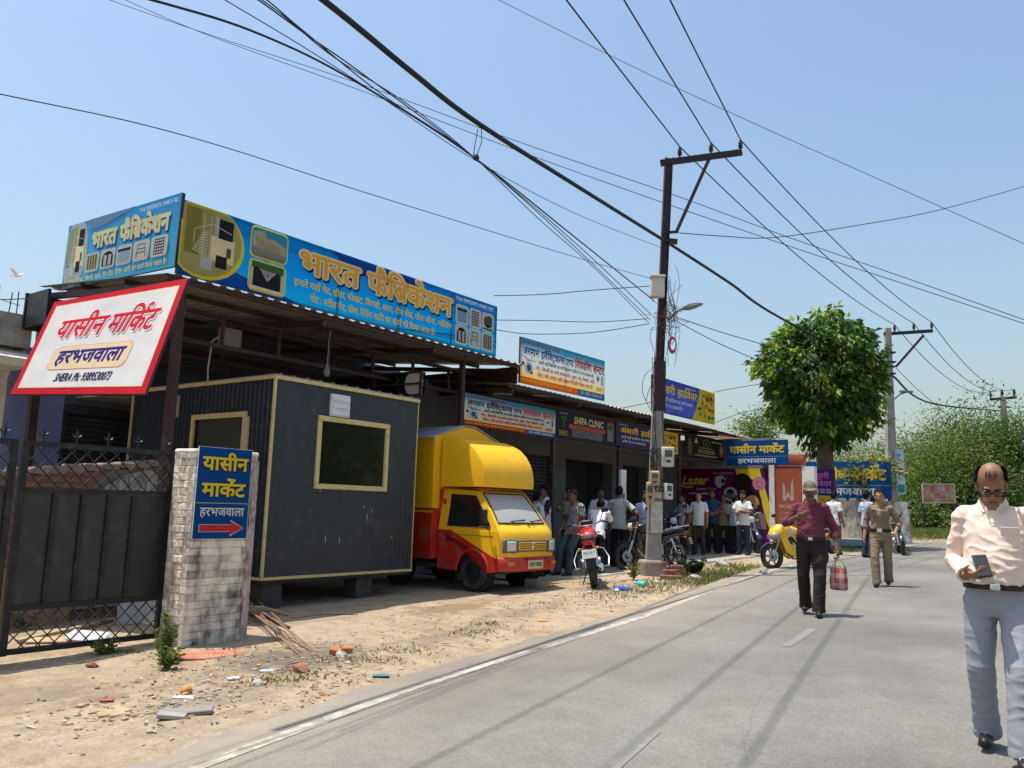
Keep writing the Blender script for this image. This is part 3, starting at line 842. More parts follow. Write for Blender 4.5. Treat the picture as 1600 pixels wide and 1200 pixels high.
def brick_mesh(lx, ly, lz, jit, m):
    b = MB(); b.rbox((0, 0, 0), (lx, ly, lz), 0.005, seg=1)
    b.v = [(p[0] + random.uniform(-jit, jit), p[1] + random.uniform(-jit, jit), p[2] + random.uniform(-jit, jit)) for p in b.v]
    return b.mesh('brick', m)
bmc = {}
def bm_get(lx, ly, m):
    k = (round(lx, 2), round(ly, 2), m.name, random.randint(0, 1))
    if k not in bmc: bmc[k] = brick_mesh(lx, ly, bh - 0.008, 0.003, m)
    return bmc[k]
for c in range(courses):
    z = 0.04 + c * bh
    pr = (0.006, -0.002)[c % 2]
    n = 3; off = 0 if c % 2 else 0.5
    ys = []
    L = 2 * hy; bl = L / 3.0
    e = -hy
    cuts = [-hy] + ([-hy + bl, -hy + 2 * bl] if c % 2 else [-hy + bl / 2, -hy + 1.5 * bl, -hy + 2.5 * bl]) + [hy]
    for a, d in zip(cuts[:-1], cuts[1:]):
        m = wash if random.random() < 0.72 else wash2
        for sx in (1, -1):
            if sx < 0 and random.random() < 0.0: continue
            o = inst(bm_get(0.10, d - a - 0.006, m), 'brick', pillar, (sx * (hx - 0.05 + random.uniform(0.0, 0.006)), (a + d) / 2, z + bh / 2))
    cx = [-hx + 0.10, hx - 0.10]
    cuts = [cx[0], (0.02 if c % 2 else -0.06), cx[1]]
    for a, d in zip(cuts[:-1], cuts[1:]):
        m = wash if random.random() < 0.5 else wash2
        for sy in (-1, 1):
            inst(bm_get(d - a - 0.008, 0.10, m), 'brick', pillar, ((a + d) / 2, sy * (hy - 0.05 + random.uniform(0, 0.007)), z + bh / 2))
b = MB(); b.rbox((0, 0, 2.035), (2 * hx + 0.02, 2 * hy + 0.02, 0.05), 0.022, seg=2)
b.v = [(p[0] + 0.008 * nz(p[1], p[2], 6, 1), p[1] + 0.008 * nz(p[0], p[2], 6, 2), p[2] + 0.01 * nz(p[0], p[1], 7, 3)) for p in b.v]
b.build('cap', wash, pillar)
b = MB()                                                   # remnant of pink plaster down the far corner
prv = []
for i in range(26):
    z_ = 0.02 + i * 0.078; e_ = .075 + .035 * nz(i * .6, 1, 1, 2) + .02 * nz(i * 2.3, 1, 1, 5)
    prv.append([(hx + .016 + .006 * nz(i * .7, 2, 1, 1), hy - e_, z_), (hx + .020 + .006 * nz(i * .9, 3, 1, 1), hy - .02, z_), (hx + .004, hy + .018 + .008 * nz(i, 5, .8, 3), z_), (hx - .12, hy + .016 + .008 * nz(i, 6, .8, 3), z_), (hx - .12, hy - .02, z_), (hx - .01, hy - .06, z_)])
b.loft(prv)
b.build('plaster_edge', mat('pinkish_plaster', (0.50, 0.40, 0.34), rough=0.95, var=0.3, scale=8, bump=0.4, dirt=(0.2, 0.14, 0.11), dirt_amt=0.4, dirt_scale=5), pillar)

# ================================================================== low boundary wall behind the gate
red_brick = mat('red_brick', (0.30, 0.115, 0.06), rough=0.95, var=0.35, scale=8, bump=0.5, dirt=(0.16, 0.11, 0.08), dirt_amt=0.4, dirt_scale=5)
plaster_old = mat('streaked_plaster', (0.40, 0.385, 0.36), rough=0.95, var=0.3, scale=3, bump=0.4, dirt=(0.10, 0.09, 0.08), dirt_amt=0.42, dirt_scale=5, stretch=(3.0, 3.0, 0.7))
lw = thing('boundary_wall', 'low red brick wall with peeling streaked plaster behind the gate', 'wall', (-10.6, 5.4, -0.1))
def lw_top(y): return 1.66 + 0.115 * (y - 4.3)
b = MB(); b.prism([(3.0 - 5.4, -0.1), (6.75 - 5.4, -0.1), (6.75 - 5.4, lw_top(6.75) + 0.07), (3.0 - 5.4, lw_top(3.0) + 0.07)], -0.12, 0.075, 'yz')
b.build('core', mortar, lw)
b = MB()
pp = [(5.15, 0.05), (6.75, 0.05), (6.75, 1.86), (6.35, 1.85), (6.2, 1.72), (6.0, 1.80), (5.7, 1.72), (5.5, 1.60), (5.3, 1.48), (5.16, 1.30)]
b.prism([(p[0] - 5.4, p[1] + 0.1) for p in pp], 0.0755, 0.112, 'yz'); b.build('plaster', plaster_old, lw)
b = MB(); b.prism([(3.0 - 5.4, -0.05), (5.14 - 5.4, -0.05), (5.14 - 5.4, 0.72), (3.0 - 5.4, 0.60)], 0.0755, 0.105, 'yz'); b.build('plaster', mat('brown_plaster', (0.30, 0.21, 0.12), rough=0.95, var=0.3, scale=4, bump=0.3), lw)
rb = {}
for c in range(14):
    z = 0.74 + c * 0.082
    for k in range(9):
        y0 = 3.0 + k * 0.25 + (0.125 if c % 2 else 0)
        if y0 + 0.24 > 6.7: break
        if z + 0.07 > lw_top(y0 + .1) + 0.17: continue
        if y0 > 4.95 and c < 9: continue
        key = random.randint(0, 3)
        if key not in rb:
            q = MB(); q.rbox((0, 0, 0), (0.10, 0.236, 0.070), 0.01, seg=1)
            q.v = [(p[0] + random.uniform(-.005, .005), p[1] + random.uniform(-.004, .004), p[2] + random.uniform(-.004, .004)) for p in q.v]
            rb[key] = q.mesh('brick', red_brick)
        inst(rb[key], 'brick', lw, (0.075 - 0.04 + random.uniform(0, .012), y0 + 0.12 - 5.4, z))
b = MB()
for i in range(12):
    yy = 4.2 + i * 0.215
    b.rbox((0, yy - 5.4, lw_top(yy) + 0.115), (0.24, 0.22, 0.09 + random.uniform(-.02, .02)), 0.02, Matrix.Rotation(random.uniform(-.05, .05), 3, 'X'))
b.build('coping', mat('weathered_coping', (0.25, 0.20, 0.16), rough=0.95, var=0.35, scale=7, bump=0.5), lw)
# ================================================================== lettering
_tc = bpy.data.curves.new('lettering_source', 'FONT')
_to = bpy.data.objects.new('lettering_source', _tc); COL.objects.link(_to)
_gc = {}
def _raw(s, off=0.0):
    _tc.body = s; _tc.offset = off; _tc.resolution_u = 2; _tc.size = 1.0
    me = bpy.data.meshes.new_from_object(_to)
    n = len(me.vertices); co = np.zeros(n * 3); 
    if n: me.vertices.foreach_get('co', co)
    vs = co.reshape(-1, 3)[:, :2]
    fs = [tuple(p.vertices) for p in me.polygons]
    bpy.data.meshes.remove(me)
    return vs, fs
_bar = _raw('|')[0][:, 0].max()
def glyph(ch, off=0.0, half=False):
    k = (ch, off, half)
    if k in _gc: return _gc[k]
    if ch == ' ':
        _gc[k] = (np.zeros((0, 2)), [], 0.28); return _gc[k]
    vs, fs = _raw(ch, off)
    adv = _raw(ch + '|')[0][:, 0].max() - _bar
    if half and len(vs):
        bm = bmesh.new()
        bv = [bm.verts.new((p[0], p[1], 0)) for p in vs]
        for f in fs:
            try: bm.faces.new([bv[i] for i in f])
            except ValueError: pass
        cut = adv - (0.20 if ch not in 'कफ' else 0.14)
        bmesh.ops.bisect_plane(bm, geom=list(bm.verts) + list(bm.edges) + list(bm.faces), plane_co=(cut, 0, 0), plane_no=(1, 0, 0), clear_outer=True)
        bm.verts.index_update()
        vs = np.array([[p.co.x, p.co.y] for p in bm.verts]) if bm.verts else np.zeros((0, 2))
        fs = [tuple(q.index for q in f.verts) for f in bm.faces]
        bm.free(); adv = cut
    _gc[k] = (vs, fs, adv)
    return _gc[k]
def _stroke(pts, w):
    vs = []; fs = []
    for i, p in enumerate(pts):
        a = np.array(pts[max(0, i - 1)]); c = np.array(pts[min(len(pts) - 1, i + 1)])
        d = (c - a) / (np.linalg.norm(c - a) + 1e-9); n = np.array([-d[1], d[0]])
        vs += [np.array(p) + n * w / 2, np.array(p) - n * w / 2]
    for i in range(len(pts) - 1): fs.append((2 * i, 2 * i + 1, 2 * i + 3, 2 * i + 2))
    return np.array(vs), fs
_CONS = set(chr(c) for c in range(0x0915, 0x093A)); _VIR = '\u094d'
def layout(s, off=0.0):
    out = []; x = 0.0; i = 0
    while i < len(s):
        ch = s[i]
        if ch in _CONS:
            cons = [ch]; i += 1
            while i + 1 < len(s) and s[i] == _VIR and s[i + 1] in _CONS:
                cons.append(s[i + 1]); i += 2
            marks = ''
            while i < len(s) and 0x0900 <= ord(s[i]) <= 0x094F and s[i] not in _CONS and not (0x0904 <= ord(s[i]) <= 0x0914):
                marks += s[i]; i += 1
            reph = len(cons) > 1 and cons[0] == 'र'
            if reph: cons = cons[1:]
            rakar = len(cons) > 1 and cons[-1] == 'र'
            if rakar: cons = cons[:-1]
            if '\u093f' in marks:
                v, f, a = glyph('\u093f', off); out.append((v + [x, 0], f)); x += 0.262
                marks = marks.replace('\u093f', '')
            for c in cons[:-1]:
                v, f, a = glyph(c, off, True); out.append((v + [x, 0], f)); x += a
            v, f, a = glyph(cons[-1], off); out.append((v + [x, 0], f))
            if rakar:
                w = 0.075 + 2 * off
                if cons[-1] in 'टठडढ':
                    sv, sf = _stroke([(x + a * .5 - .14, -0.20), (x + a * .5, -0.06), (x + a * .5 + .14, -0.20)], w)
                else:
                    sv, sf = _stroke([(x + a - 0.36, 0.02), (x + a - 0.13, 0.20)], w)
                out.append((sv, sf))
            x += a
            for mk in marks:
                v, f, a = glyph(mk, off); out.append((v + [x, 0], f)); x += a
            if reph:
                w = 0.07 + 2 * off; cx = x - 0.13
                sv, sf = _stroke([(cx + .01, 0.62), (cx - .10, 0.70), (cx - .10, 0.80), (cx - .01, 0.85), (cx + .10, 0.81)], w)
                out.append((sv, sf))
        else:
            v, f, a = glyph(ch, off); out.append((v + [x, 0] if len(v) else v, f)); x += a; i += 1
    return out, x
def text(b, s, x, y, h, w=None, bold=0.0, shear=0.0, align='l', z=0.0, dx=0.0, dy=0.0, sx_=None):
    """write s into mesh builder b: body height h, total width w, left end (or centre) at x, baseline y"""
    gl, W = layout(s, min(bold, 0.01))
    r = max(0.0, bold - 0.01)
    if r < 0.004: cp = [(0, 0)]
    elif r < 0.018: cp = [(r, 0), (-r, 0), (0, r), (0, -r)]
    else: cp = [(r * math.cos(a * math.pi / 4), r * math.sin(a * math.pi / 4)) for a in range(8)]
    sy = h / 0.62; sx = sx_ or ((w / W) if w else sy)
    W *= sx
    x0 = x - W / 2 if align == 'c' else (x - W if align == 'r' else x)
    for k, (v, f) in enumerate(gl):
        if len(v) == 0: continue
        for c, (ox, oy) in enumerate(cp):
            zz = z + 0.00002 * (k % 2) + 0.00004 * c
            b.add([(x0 + (p[0] + ox) * sx + shear * p[1] * sy + dx, y + (p[1] + oy) * sy + dy, zz) for p in v], f)
    return W
PR = {}
def ink(name, r, g, bb, tr=0.45):
    if name not in PR:
        PR[name] = mat('print_' + name, srgb(r, g, bb), rough=0.6, var=0.10, scale=2, transl=tr, spec=0.2, bump=0.35, bscale=2.2)
    return PR[name]
def gradient_mat(name, stops, axis_i=1, size=1.0, tr=0.3):
    m = bpy.data.materials.new(name); m.use_nodes = True
    N = m.node_tree.nodes; L = m.node_tree.links; N.clear()
    out = N.new('ShaderNodeOutputMaterial'); bs = N.new('ShaderNodeBsdfPrincipled'); bs.inputs['Roughness'].default_value = 0.5
    bs.inputs['Specular IOR Level'].default_value = 0.2
    tc = N.new('ShaderNodeTexCoord'); sp = N.new('ShaderNodeSeparateXYZ'); L.new(tc.outputs['Object'], sp.inputs[0])
    mr = N.new('ShaderNodeMath'); mr.operation = 'DIVIDE'; mr.inputs[1].default_value = size; L.new(sp.outputs[axis_i], mr.inputs[0])
    r = N.new('ShaderNodeValToRGB'); e = r.color_ramp.elements
    e[0].position, e[0].color = stops[0][0], (*srgb(*stops[0][1]), 1); e[1].position, e[1].color = stops[-1][0], (*srgb(*stops[-1][1]), 1)
    for p, c in stops[1:-1]:
        q = e.new(p); q.color = (*srgb(*c), 1)
    L.new(mr.outputs[0], r.inputs['Fac'])
    tr_ = N.new('ShaderNodeBsdfTranslucent'); ms = N.new('ShaderNodeMixShader'); ms.inputs[0].default_value = tr
    L.new(r.outputs[0], bs.inputs['Base Color']); L.new(r.outputs[0], tr_.inputs['Color'])
    L.new(bs.outputs[0], ms.inputs[1]); L.new(tr_.outputs[0], ms.inputs[2]); L.new(ms.outputs[0], out.inputs['Surface'])
    return m
class Sign:
    """a flat board: local x to the reader's right, y up, z towards the reader"""
    def __init__(s, name, label, origin, u, v, W, H, panel, frame=None, cat='sign', group=None, fw=0.03, back=True):
        u = Vector(u).normalized(); v = Vector(v); v = (v - u * v.dot(u)).normalized(); n = u.cross(v)
        s.t = thing(name, label, cat, origin, rot=Matrix((u, v, n)).transposed(), group=group)
        s.W, s.H = W, H; s.k = 0
        b = MB(); nn = max(2, int(W / 0.4)); vs = []
        for i in range(nn + 1):
            for j in (0, 1): vs.append((W * i / nn, H * j, 0.0015 * math.sin(i * 2.1)))
        b.add(vs, [(2 * i, 2 * i + 2, 2 * i + 3, 2 * i + 1) for i in range(nn)])
        s.panel = b.build('panel', panel, s.t)
        if back:
            fm = frame or maroon
            b = MB()
            for yy in (0.02, H - 0.02): b.b(0, W, yy - 0.018, yy + 0.018, -0.045, -0.006)
            for xx in (0.02, W - 0.02): b.b(xx - 0.018, xx + 0.018, 0.04, H - 0.04, -0.045, -0.006)
            k = int(W / 1.3)
            for i in range(1, k): b.b(W * i / k - 0.015, W * i / k + 0.015, 0.04, H - 0.04, -0.045, -0.006)
            b.build('frame', fm, s.t)
    def z(s): return 0.004 + 0.00045 * s.k
    def poly(s, pts, m, name='print', parent=None):
        s.k += 1; b = MB(); z = s.z()
        b.add([(p[0], p[1], z) for p in pts], [tuple(range(len(pts)))])
        return b.build(name, m, parent or s.t)
    def rect(s, x0, y0, x1, y1, m, name='print'):
        return s.poly([(x0, y0), (x1, y0), (x1, y1), (x0, y1)], m, name)
    def rrect(s, x0, y0, x1, y1, r, m, name='print', shear=0.0):
        pts = []
        for (cx, cy, a0) in ((x1 - r, y1 - r, 0), (x0 + r, y1 - r, 90), (x0 + r, y0 + r, 180), (x1 - r, y0 + r, 270)):
            for i in range(6):
                a = R_(a0 + 90 * i / 5); pts.append((cx + r * math.cos(a), cy + r * math.sin(a)))
        return s.poly([(p[0] + shear * p[1], p[1]) for p in pts], m, name)
    def disc(s, cx, cy, rx, ry, m, name='print', a0=0, a1=360, n=28, clip=None):
        pts = [(cx + rx * math.cos(R_(a0 + (a1 - a0) * i / n)), cy + ry * math.sin(R_(a0 + (a1 - a0) * i / n))) for i in range(n + (0 if a1 - a0 >= 360 else 1))]
        if clip: pts = [(min(max(p[0], clip[0]), clip[2]), min(max(p[1], clip[1]), clip[3])) for p in pts]
        return s.poly(pts, m, name)
    def write(s, txt, x, y, h, m, w=None, name='lettering', **k):
        s.k += 1; words = txt.split(' ')
        if h < .08 or len(words) < 2:
            b = MB(); text(b, txt, x, y, h, w, z=s.z(), **k); return b.build(name, m, s.t)
        of = min(k.get('bold', 0), .01); W = layout(txt, of)[1]; sx = (w / W) if w else h / .62
        x0 = x - W * sx / 2 if k.get('align') == 'c' else x; k.pop('align', None); done = ''
        for wd in words:                                   # each larger word is a piece of its own
            b = MB(); text(b, wd, x0 + layout(done, of)[1] * sx, y, h, z=s.z(), sx_=sx, **k); o = b.build(name, m, s.t); done += wd + ' '
        return o
    def lines(s, segs, wd, m, name='print'):
        s.k += 1; b = MB(); z = s.z()
        for i, (x0, y0, x1, y1) in enumerate(segs):
            v, f = _stroke([(x0, y0), (x1, y1)], wd)
            b.add([(p[0], p[1], z + 0.00003 * (i % 5)) for p in v], f)
        return b.build(name, m, s.t)
    def tiny(s, x0, y0, x1, y1, m, n=1, dens=0.75, seed=1):
        """rows of print too small to read: runs of short strokes like words"""
        rr = random.Random(seed); s.k += 1; b = MB(); z = s.z(); hh = (y1 - y0) / n
        for r in range(n):
            yb = y1 - (r + 0.85) * hh; x = x0
            while x < x1:
                w = rr.uniform(0.6, 1.9) * hh
                if x + w > x1: break
                xx = x
                b.add([(x, yb + hh * 0.55, z), (x + w, yb + hh * 0.55, z), (x + w, yb + hh * 0.66, z), (x, yb + hh * 0.66, z)], [(0, 1, 2, 3)])
                while xx < x + w - 0.1 * hh:
                    g = rr.uniform(0.18, 0.36) * hh
                    b.add([(xx, yb, z), (xx + g * 0.55, yb, z), (xx + g * 0.55, yb + hh * 0.56, z), (xx, yb + hh * 0.56, z)], [(0, 1, 2, 3)])
                    xx += g
                x += w + 0.35 * hh
        return b.build('lettering', m, s.t)
# ================================================================== signs
white_i = ink('white', 236, 236, 232); yellow_i = ink('yellow', 250, 226, 40); gold_i = ink('gold', 247, 196, 78); cream_i = ink('cream', 250, 236, 190)
navy_i = ink('navy', 24, 30, 78); blue_i = ink('blue', 0, 116, 190); dblue_i = ink('deep_blue', 0, 78, 160); lblue_i = ink('light_blue', 70, 175, 220)
red_i = ink('red', 214, 36, 44); dk_i = ink('dark', 38, 40, 46); grey_i = ink('grey', 150, 152, 150); olive_i = ink('olive', 150, 142, 70); skyb_i = ink('sky', 60, 160, 205)
green_i = ink('green', 70, 120, 60); mauve_i = ink('mauve', 60, 48, 92); brown_i = ink('brown', 120, 92, 60); pale_i = ink('pale_grey', 205, 205, 196); orange_i = ink('orange', 240, 120, 40)

def stairs_picture(S_, x0, y0, x1, y1, tone):
    w = x1 - x0; h = y1 - y0
    q = lambda a, c: (x0 + a * w, y0 + c * h)
    def R(a, c, d, e, m): S_.poly([q(a, c), q(d, c), q(d, e), q(a, e)], m)
    R(.05, .22, .30, .96, tone); R(.30, .30, .52, .97, ink('olive_light', 176, 170, 96)); R(.50, .20, .92, .60, cream_i)
    R(.62, .58, .88, .90, dk_i); R(.55, .62, .62, .92, pale_i)
    segs = []
    for i in range(9): segs.append((*q(.18 + .02 * i, .30 + .035 * i), *q(.44, .24 + .05 * i)))
    S_.lines(segs, .012 * w, white_i)
    S_.lines([(*q(.36, .05), *q(.36, .9)), (*q(.48, .05), *q(.48, .9)), (*q(.2, .62), *q(.5, .78)), (*q(.5, .78), *q(.85, .70)), (*q(.2, .4), *q(.2, .62))], .010 * w, white_i)
    R(.34, .02, .54, .22, pale_i); R(.60, .10, .80, .30, dk_i); R(.78, .30, .86, .46, brown_i)
def roof_picture(S_, x0, y0, x1, y1):
    w = x1 - x0; h = y1 - y0; q = lambda a, c: (x0 + a * w, y0 + c * h)
    S_.rrect(x0, y0, x1, y1, .07, skyb_i)
    S_.poly([q(.03, .30), q(.03, .85), q(.35, .92), q(.42, .70), q(.62, .74), q(.97, .55), q(.97, .25)], ink('roof_beige', 200, 188, 150))
    S_.lines([(*q(.10 + .09 * i, .68 - .02 * i), *q(.22 + .085 * i, .28)) for i in range(8)], .018 * w, brown_i)
    S_.poly([q(.03, .10), q(.97, .10), q(.97, .26), q(.03, .32)], grey_i); S_.poly([q(.05, .02), q(.95, .02), q(.97, .10), q(.03, .10)], olive_i)
def gate_picture(S_, x0, y0, x1, y1):
    w = x1 - x0; h = y1 - y0; q = lambda a, c: (x0 + a * w, y0 + c * h)
    S_.rrect(x0, y0, x1, y1, .07, pale_i)
    S_.poly([q(.05, .75), q(.95, .70), q(.95, .97), q(.05, .97)], green_i)
    S_.poly([q(.10, .14), q(.88, .10), q(.88, .70), q(.10, .80)], dk_i)
    S_.poly([q(.26, .76), q(.74, .72), q(.50, .36)], pale_i)
    S_.lines([(*q(.30 + .05 * i, .75), *q(.38 + .035 * i, .52)) for i in range(8)], .012 * w, dk_i)
    S_.lines([(*q(.5, .12), *q(.5, .76))], .014 * w, dk_i)
    S_.poly([q(.02, .02), q(.98, .02), q(.98, .12), q(.02, .12)], cream_i)
def thumb(S_, x0, y0, x1, y1, kind, fm):
    S_.rrect(x0, y0, x1, y1, .05, fm)
    e = .018; x0 += e; y0 += e; x1 -= e; y1 -= e; w = x1 - x0; h = y1 - y0
    q = lambda a, c: (x0 + a * w, y0 + c * h)
    S_.rrect(x0, y0, x1, y1, .04, pale_i)
    R = lambda a, c, d, e_, m: S_.poly([q(a, c), q(d, c), q(d, e_), q(a, e_)], m)
    if kind == 0:
        R(.08, .06, .92, .72, skyb_i); S_.lines([(*q(.08, .1 + .09 * i), *q(.92, .1 + .09 * i)) for i in range(7)], .012, pale_i); R(.05, .72, .95, .86, dk_i)
    elif kind == 1:
        S_.lines([(*q(.18, .1 + .16 * i), *q(.82, .1 + .16 * i)) for i in range(6)] + [(*q(.2 + .15 * i, .08), *q(.2 + .15 * i, .92)) for i in range(5)], .014, dk_i)
    elif kind == 2:
        S_.poly([q(.12, .35), q(.48, .15), q(.9, .30), q(.9, .82), q(.55, .92), q(.12, .72)], dk_i); S_.lines([(*q(.15, .42 + .1 * i), *q(.88, .36 + .1 * i)) for i in range(5)], .010, grey_i)
        R(.02, .02, .98, .14, green_i)
    elif kind == 3:
        S_.disc(x0 + w * .5, y0 + h * .55, w * .40, h * .38, dk_i); R(.10, .08, .90, .55, dk_i); R(.22, .12, .44, .72, pale_i); R(.56, .12, .78, .72, pale_i)
    elif kind == 4:
        S_.lines([(*q(.25, .85), *q(.75, .85)), (*q(.25, .85), *q(.22, .1)), (*q(.75, .85), *q(.80, .1)), (*q(.2, .4), *q(.8, .4)), (*q(.24, .6), *q(.76, .6)), (*q(.2, .4), *q(.1, .2))], .012, dk_i)
    else:
        S_.lines([(*q(.2 + .2 * i, .08), *q(.2 + .2 * i, .92)) for i in range(4)], .035, dk_i); S_.lines([(*q(.1, .15 + .15 * i), *q(.9, .15 + .15 * i)) for i in range(6)], .014, olive_i)

blue_grad = gradient_mat('blue_flex', [(0.0, (6, 150, 205)), (0.35, (0, 128, 200)), (0.75, (0, 110, 186)), (1.0, (0, 126, 200))], 1, 0.98, 0.55)
# ---- big fabrication sign, road side
W, H = 6.58, 0.97
s1 = Sign('shop_signboard', 'long blue sign with golden Hindi letters along the tin canopy edge', (-9.47, 5.53, 4.244), (0, 1, 0), (0, 0, 1), W, H, blue_grad, group='blue fabrication signs')
s1.poly([(0, 0), (2.0, 0), (.9, .20), (0, .34)], dblue_i); s1.poly([(0.0, .34), (.9, .20), (1.05, .22), (0, .40)], lblue_i)
for k_ in range(4): s1.poly([(3.1 + .1 * k_, 0), (3.3 + .1 * k_, 0), (6.58, .20 + .05 * k_), (6.58, .18 + .05 * k_)], lblue_i if k_ % 2 else blue_i)
s1.poly([(2.4, H), (4.6, H), (4.2, .80), (3.0, .72)], dblue_i)
s1.disc(.35, .52, .60, .52, yellow_i, clip=(0, .0, 9, H)); s1.disc(.33, .55, .57, .51, ink('olive_pale', 186, 178, 110), clip=(.02, 0, 9, H - .01)); stairs_picture(s1, .02, .12, .86, .95, olive_i)
s1.rrect(1.03, .50, 1.66, .95, .08, yellow_i); roof_picture(s1, 1.05, .52, 1.64, .93)
s1.rrect(1.03, .03, 1.66, .48, .08, yellow_i); gate_picture(s1, 1.05, .05, 1.64, .46)
for (m_, bo, dx, dy) in ((navy_i, .075, .022, -.030), (cream_i, .075, 0, 0), (gold_i, .022, 0, 0)):
    s1.write('भारत', 1.86, .50, .30, m_, w=1.18, bold=bo, dx=dx, dy=dy)
    s1.write('फैब्रिकेशन', 3.22, .50, .30, m_, w=2.02, bold=bo, dx=dx, dy=dy)
s1.write('हमारे यहाँ गेट, ग्रील, चौखट, विण्डो, शटर, टीन शैड, गोल जीना, ग्लेजिंग', 1.80, .275, .085, yellow_i, w=3.45, bold=.022)
s1.write('नोट : स्टील गेट, ग्रील, रेलिंग आदि का कार्य भी किया जाता है।', 2.10, .09, .085, yellow_i, w=2.75, bold=.022)
s1.write('Mob: 9389530073, 9548711702', 5.36, .835, .062, white_i, w=1.06, bold=.012)
for i in range(3):
    thumb(s1, 5.36 + i * .37, .42, 5.70 + i * .37, .77, i, cream_i); thumb(s1, 5.36 + i * .37, .05, 5.70 + i * .37, .40, 3 + i, cream_i)
# ---- same sign, faded return side
W, H = 3.0, 0.97
s2 = Sign('shop_signboard', 'faded blue return sign with pale letters on the canopy corner', (-12.48, 5.50, 4.42), (3.0, 0, -0.10), (0.033, 0, 1), W, H,
          gradient_mat('faded_blue_flex', [(0.0, (70, 165, 200)), (0.4, (60, 155, 200)), (1.0, (40, 140, 200))], 1, 0.98, 0.3), group='blue fabrication signs')
fade_y = ink('faded_cream', 222, 222, 176); fade_g = ink('faded_grey', 150, 165, 160)
s2.disc(.30, .52, .36, .52, ink('faded_pale', 190, 200, 190), clip=(0, .02, 9, H)); stairs_picture(s2, .02, .14, .60, .94, fade_g)
s2.poly([(.62, H), (1.9, H), (1.2, .84), (.7, .80)], ink('faded_grey_blue', 110, 150, 180))
s2.write('भारत', .78, .52, .21, dblue_i, w=.68, bold=.07, dx=.012, dy=-.02); s2.write('फैब्रिकेशन', 1.56, .52, .21, dblue_i, w=1.22, bold=.07, dx=.012, dy=-.02)
s2.write('भारत', .78, .52, .21, fade_y, w=.68, bold=.055); s2.write('फैब्रिकेशन', 1.56, .52, .21, fade_y, w=1.22, bold=.055)
s2.write('Mob: 9389530073, 9548711702', 2.02, .86, .05, white_i, w=.92, bold=.01)
for i, k_ in enumerate((5, 3, 0, 4, 1)): thumb(s2, .66 + i * .44, .17, 1.06 + i * .44, .45, k_, pale_i)
s2.write('गेट, ग्रील, चौखट, विण्डो, शटर, टीन शैड, रेलिंग आदि का कार्य किया जाता है।', .10, .055, .055, fade_y, w=2.75, bold=.02)

# ---- tilted white and red banner
def warp(sg, BL, BR, TL, TR):
    BL, BR, TL, TR = [Vector(p) for p in (BL, BR, TL, TR)]
    n = (BR - BL).cross(TL - BL).normalized()
    sg.t.matrix_world = Matrix.Translation(BL)
    for o in sg.t.children:
        for p in o.data.vertices:
            a = p.co.x / sg.W; c = p.co.y / sg.H
            q = BL * (1 - a) * (1 - c) + BR * a * (1 - c) + TL * (1 - a) * c + TR * a * c + n * p.co.z
            p.co = q - BL
W, H = 2.2, 1.42
bn = Sign('tilted_banner', 'slanting white banner with red border and red Hindi letters under the canopy corner', (0, 0, 0), (1, 0, 0), (0, 1, 0), W, H,
          ink('banner_red', 222, 30, 52), cat='banner', group=None)
bn.rect(.085, .085, W - .085, H - .085, ink('banner_cream', 245, 225, 165)); bn.rect(.097, .097, W - .097, H - .097, ink('banner_white', 232, 236, 240))
for (m_, dx, dy, bo) in ((ink('shade_grey', 110, 120, 130), .022, -.026, .03), (white_i, .008, -.008, .055), (ink('letter_red', 226, 32, 62), 0, 0, .025)):
    bn.write('यासीन', .30, .80, .25, m_, w=.78, bold=bo, shear=.22, dx=dx, dy=dy); bn.write('मार्किट', 1.16, .80, .25, m_, w=.74, bold=bo, shear=.22, dx=dx, dy=dy)
bn.rrect(.38, .33, 1.66, .66, .09, ink('letter_red', 226, 32, 62), shear=.12); bn.rrect(.384, .334, 1.656, .656, .088, ink('panel_yellow', 243, 236, 190), shear=.12)
bn.write('हरभजवाला', .52, .42, .165, ink('violet', 62, 46, 140), w=1.08, bold=.035, shear=.2)
bn.write('SHERA Ph: 9389530073', .64, .17, .095, mauve_i, w=.92, bold=.022, shear=.25)
warp(bn, (-10.90, 4.35, 2.63), (-8.94, 4.97, 2.60), (-11.04, 4.80, 3.90), (-9.15, 5.50, 4.12))

# ---- blue market signs
def market_sign(sg, two_rows, arrow=False):
    W, H = sg.W, sg.H
    if two_rows:
        for (m_, bo, d) in ((navy_i, .05, .006), (yellow_i, .03, 0)):
            sg.write('यासीन', W * .5, H * .755, H * .135, m_, w=W * .84, bold=bo, align='c', dx=d, dy=-d); sg.write('मार्केट', W * .5, H * .465, H * .135, m_, w=W * .80, bold=bo, align='c', dx=d, dy=-d)
        sg.rect(.02 * W, H * .385, W * .98, H * .392, yellow_i); sg.write('हरभजवाला', W * .5, H * .25, H * .085, white_i, w=W * .82, bold=.02, align='c')
        y = H * .115; pts = [(.1 * W, y - .035), (.66 * W, y - .035), (.66 * W, y - .075), (.92 * W, y), (.66 * W, y + .075), (.66 * W, y + .035), (.1 * W, y + .035)]
        sg.poly([(W * .5 + (p[0] - W * .5) * 1.03, y + (p[1] - y) * 1.15) for p in pts], white_i); sg.poly(pts, ink('arrow_red', 224, 70, 64))
    else:
        sg.write('यासीन मार्केट', W * .5, H * .50, H * .26, yellow_i, w=W * .88, bold=.035, align='c'); sg.rect(0, H * .34, W, H * .352, ink('line_yellow', 200, 200, 90))
        sg.write('हरभजवाला', W * .5, H * .09, H * .17, white_i, w=W * .62, bold=.025, align='c')
mk_blue = ink('market_blue', 0, 84, 156)
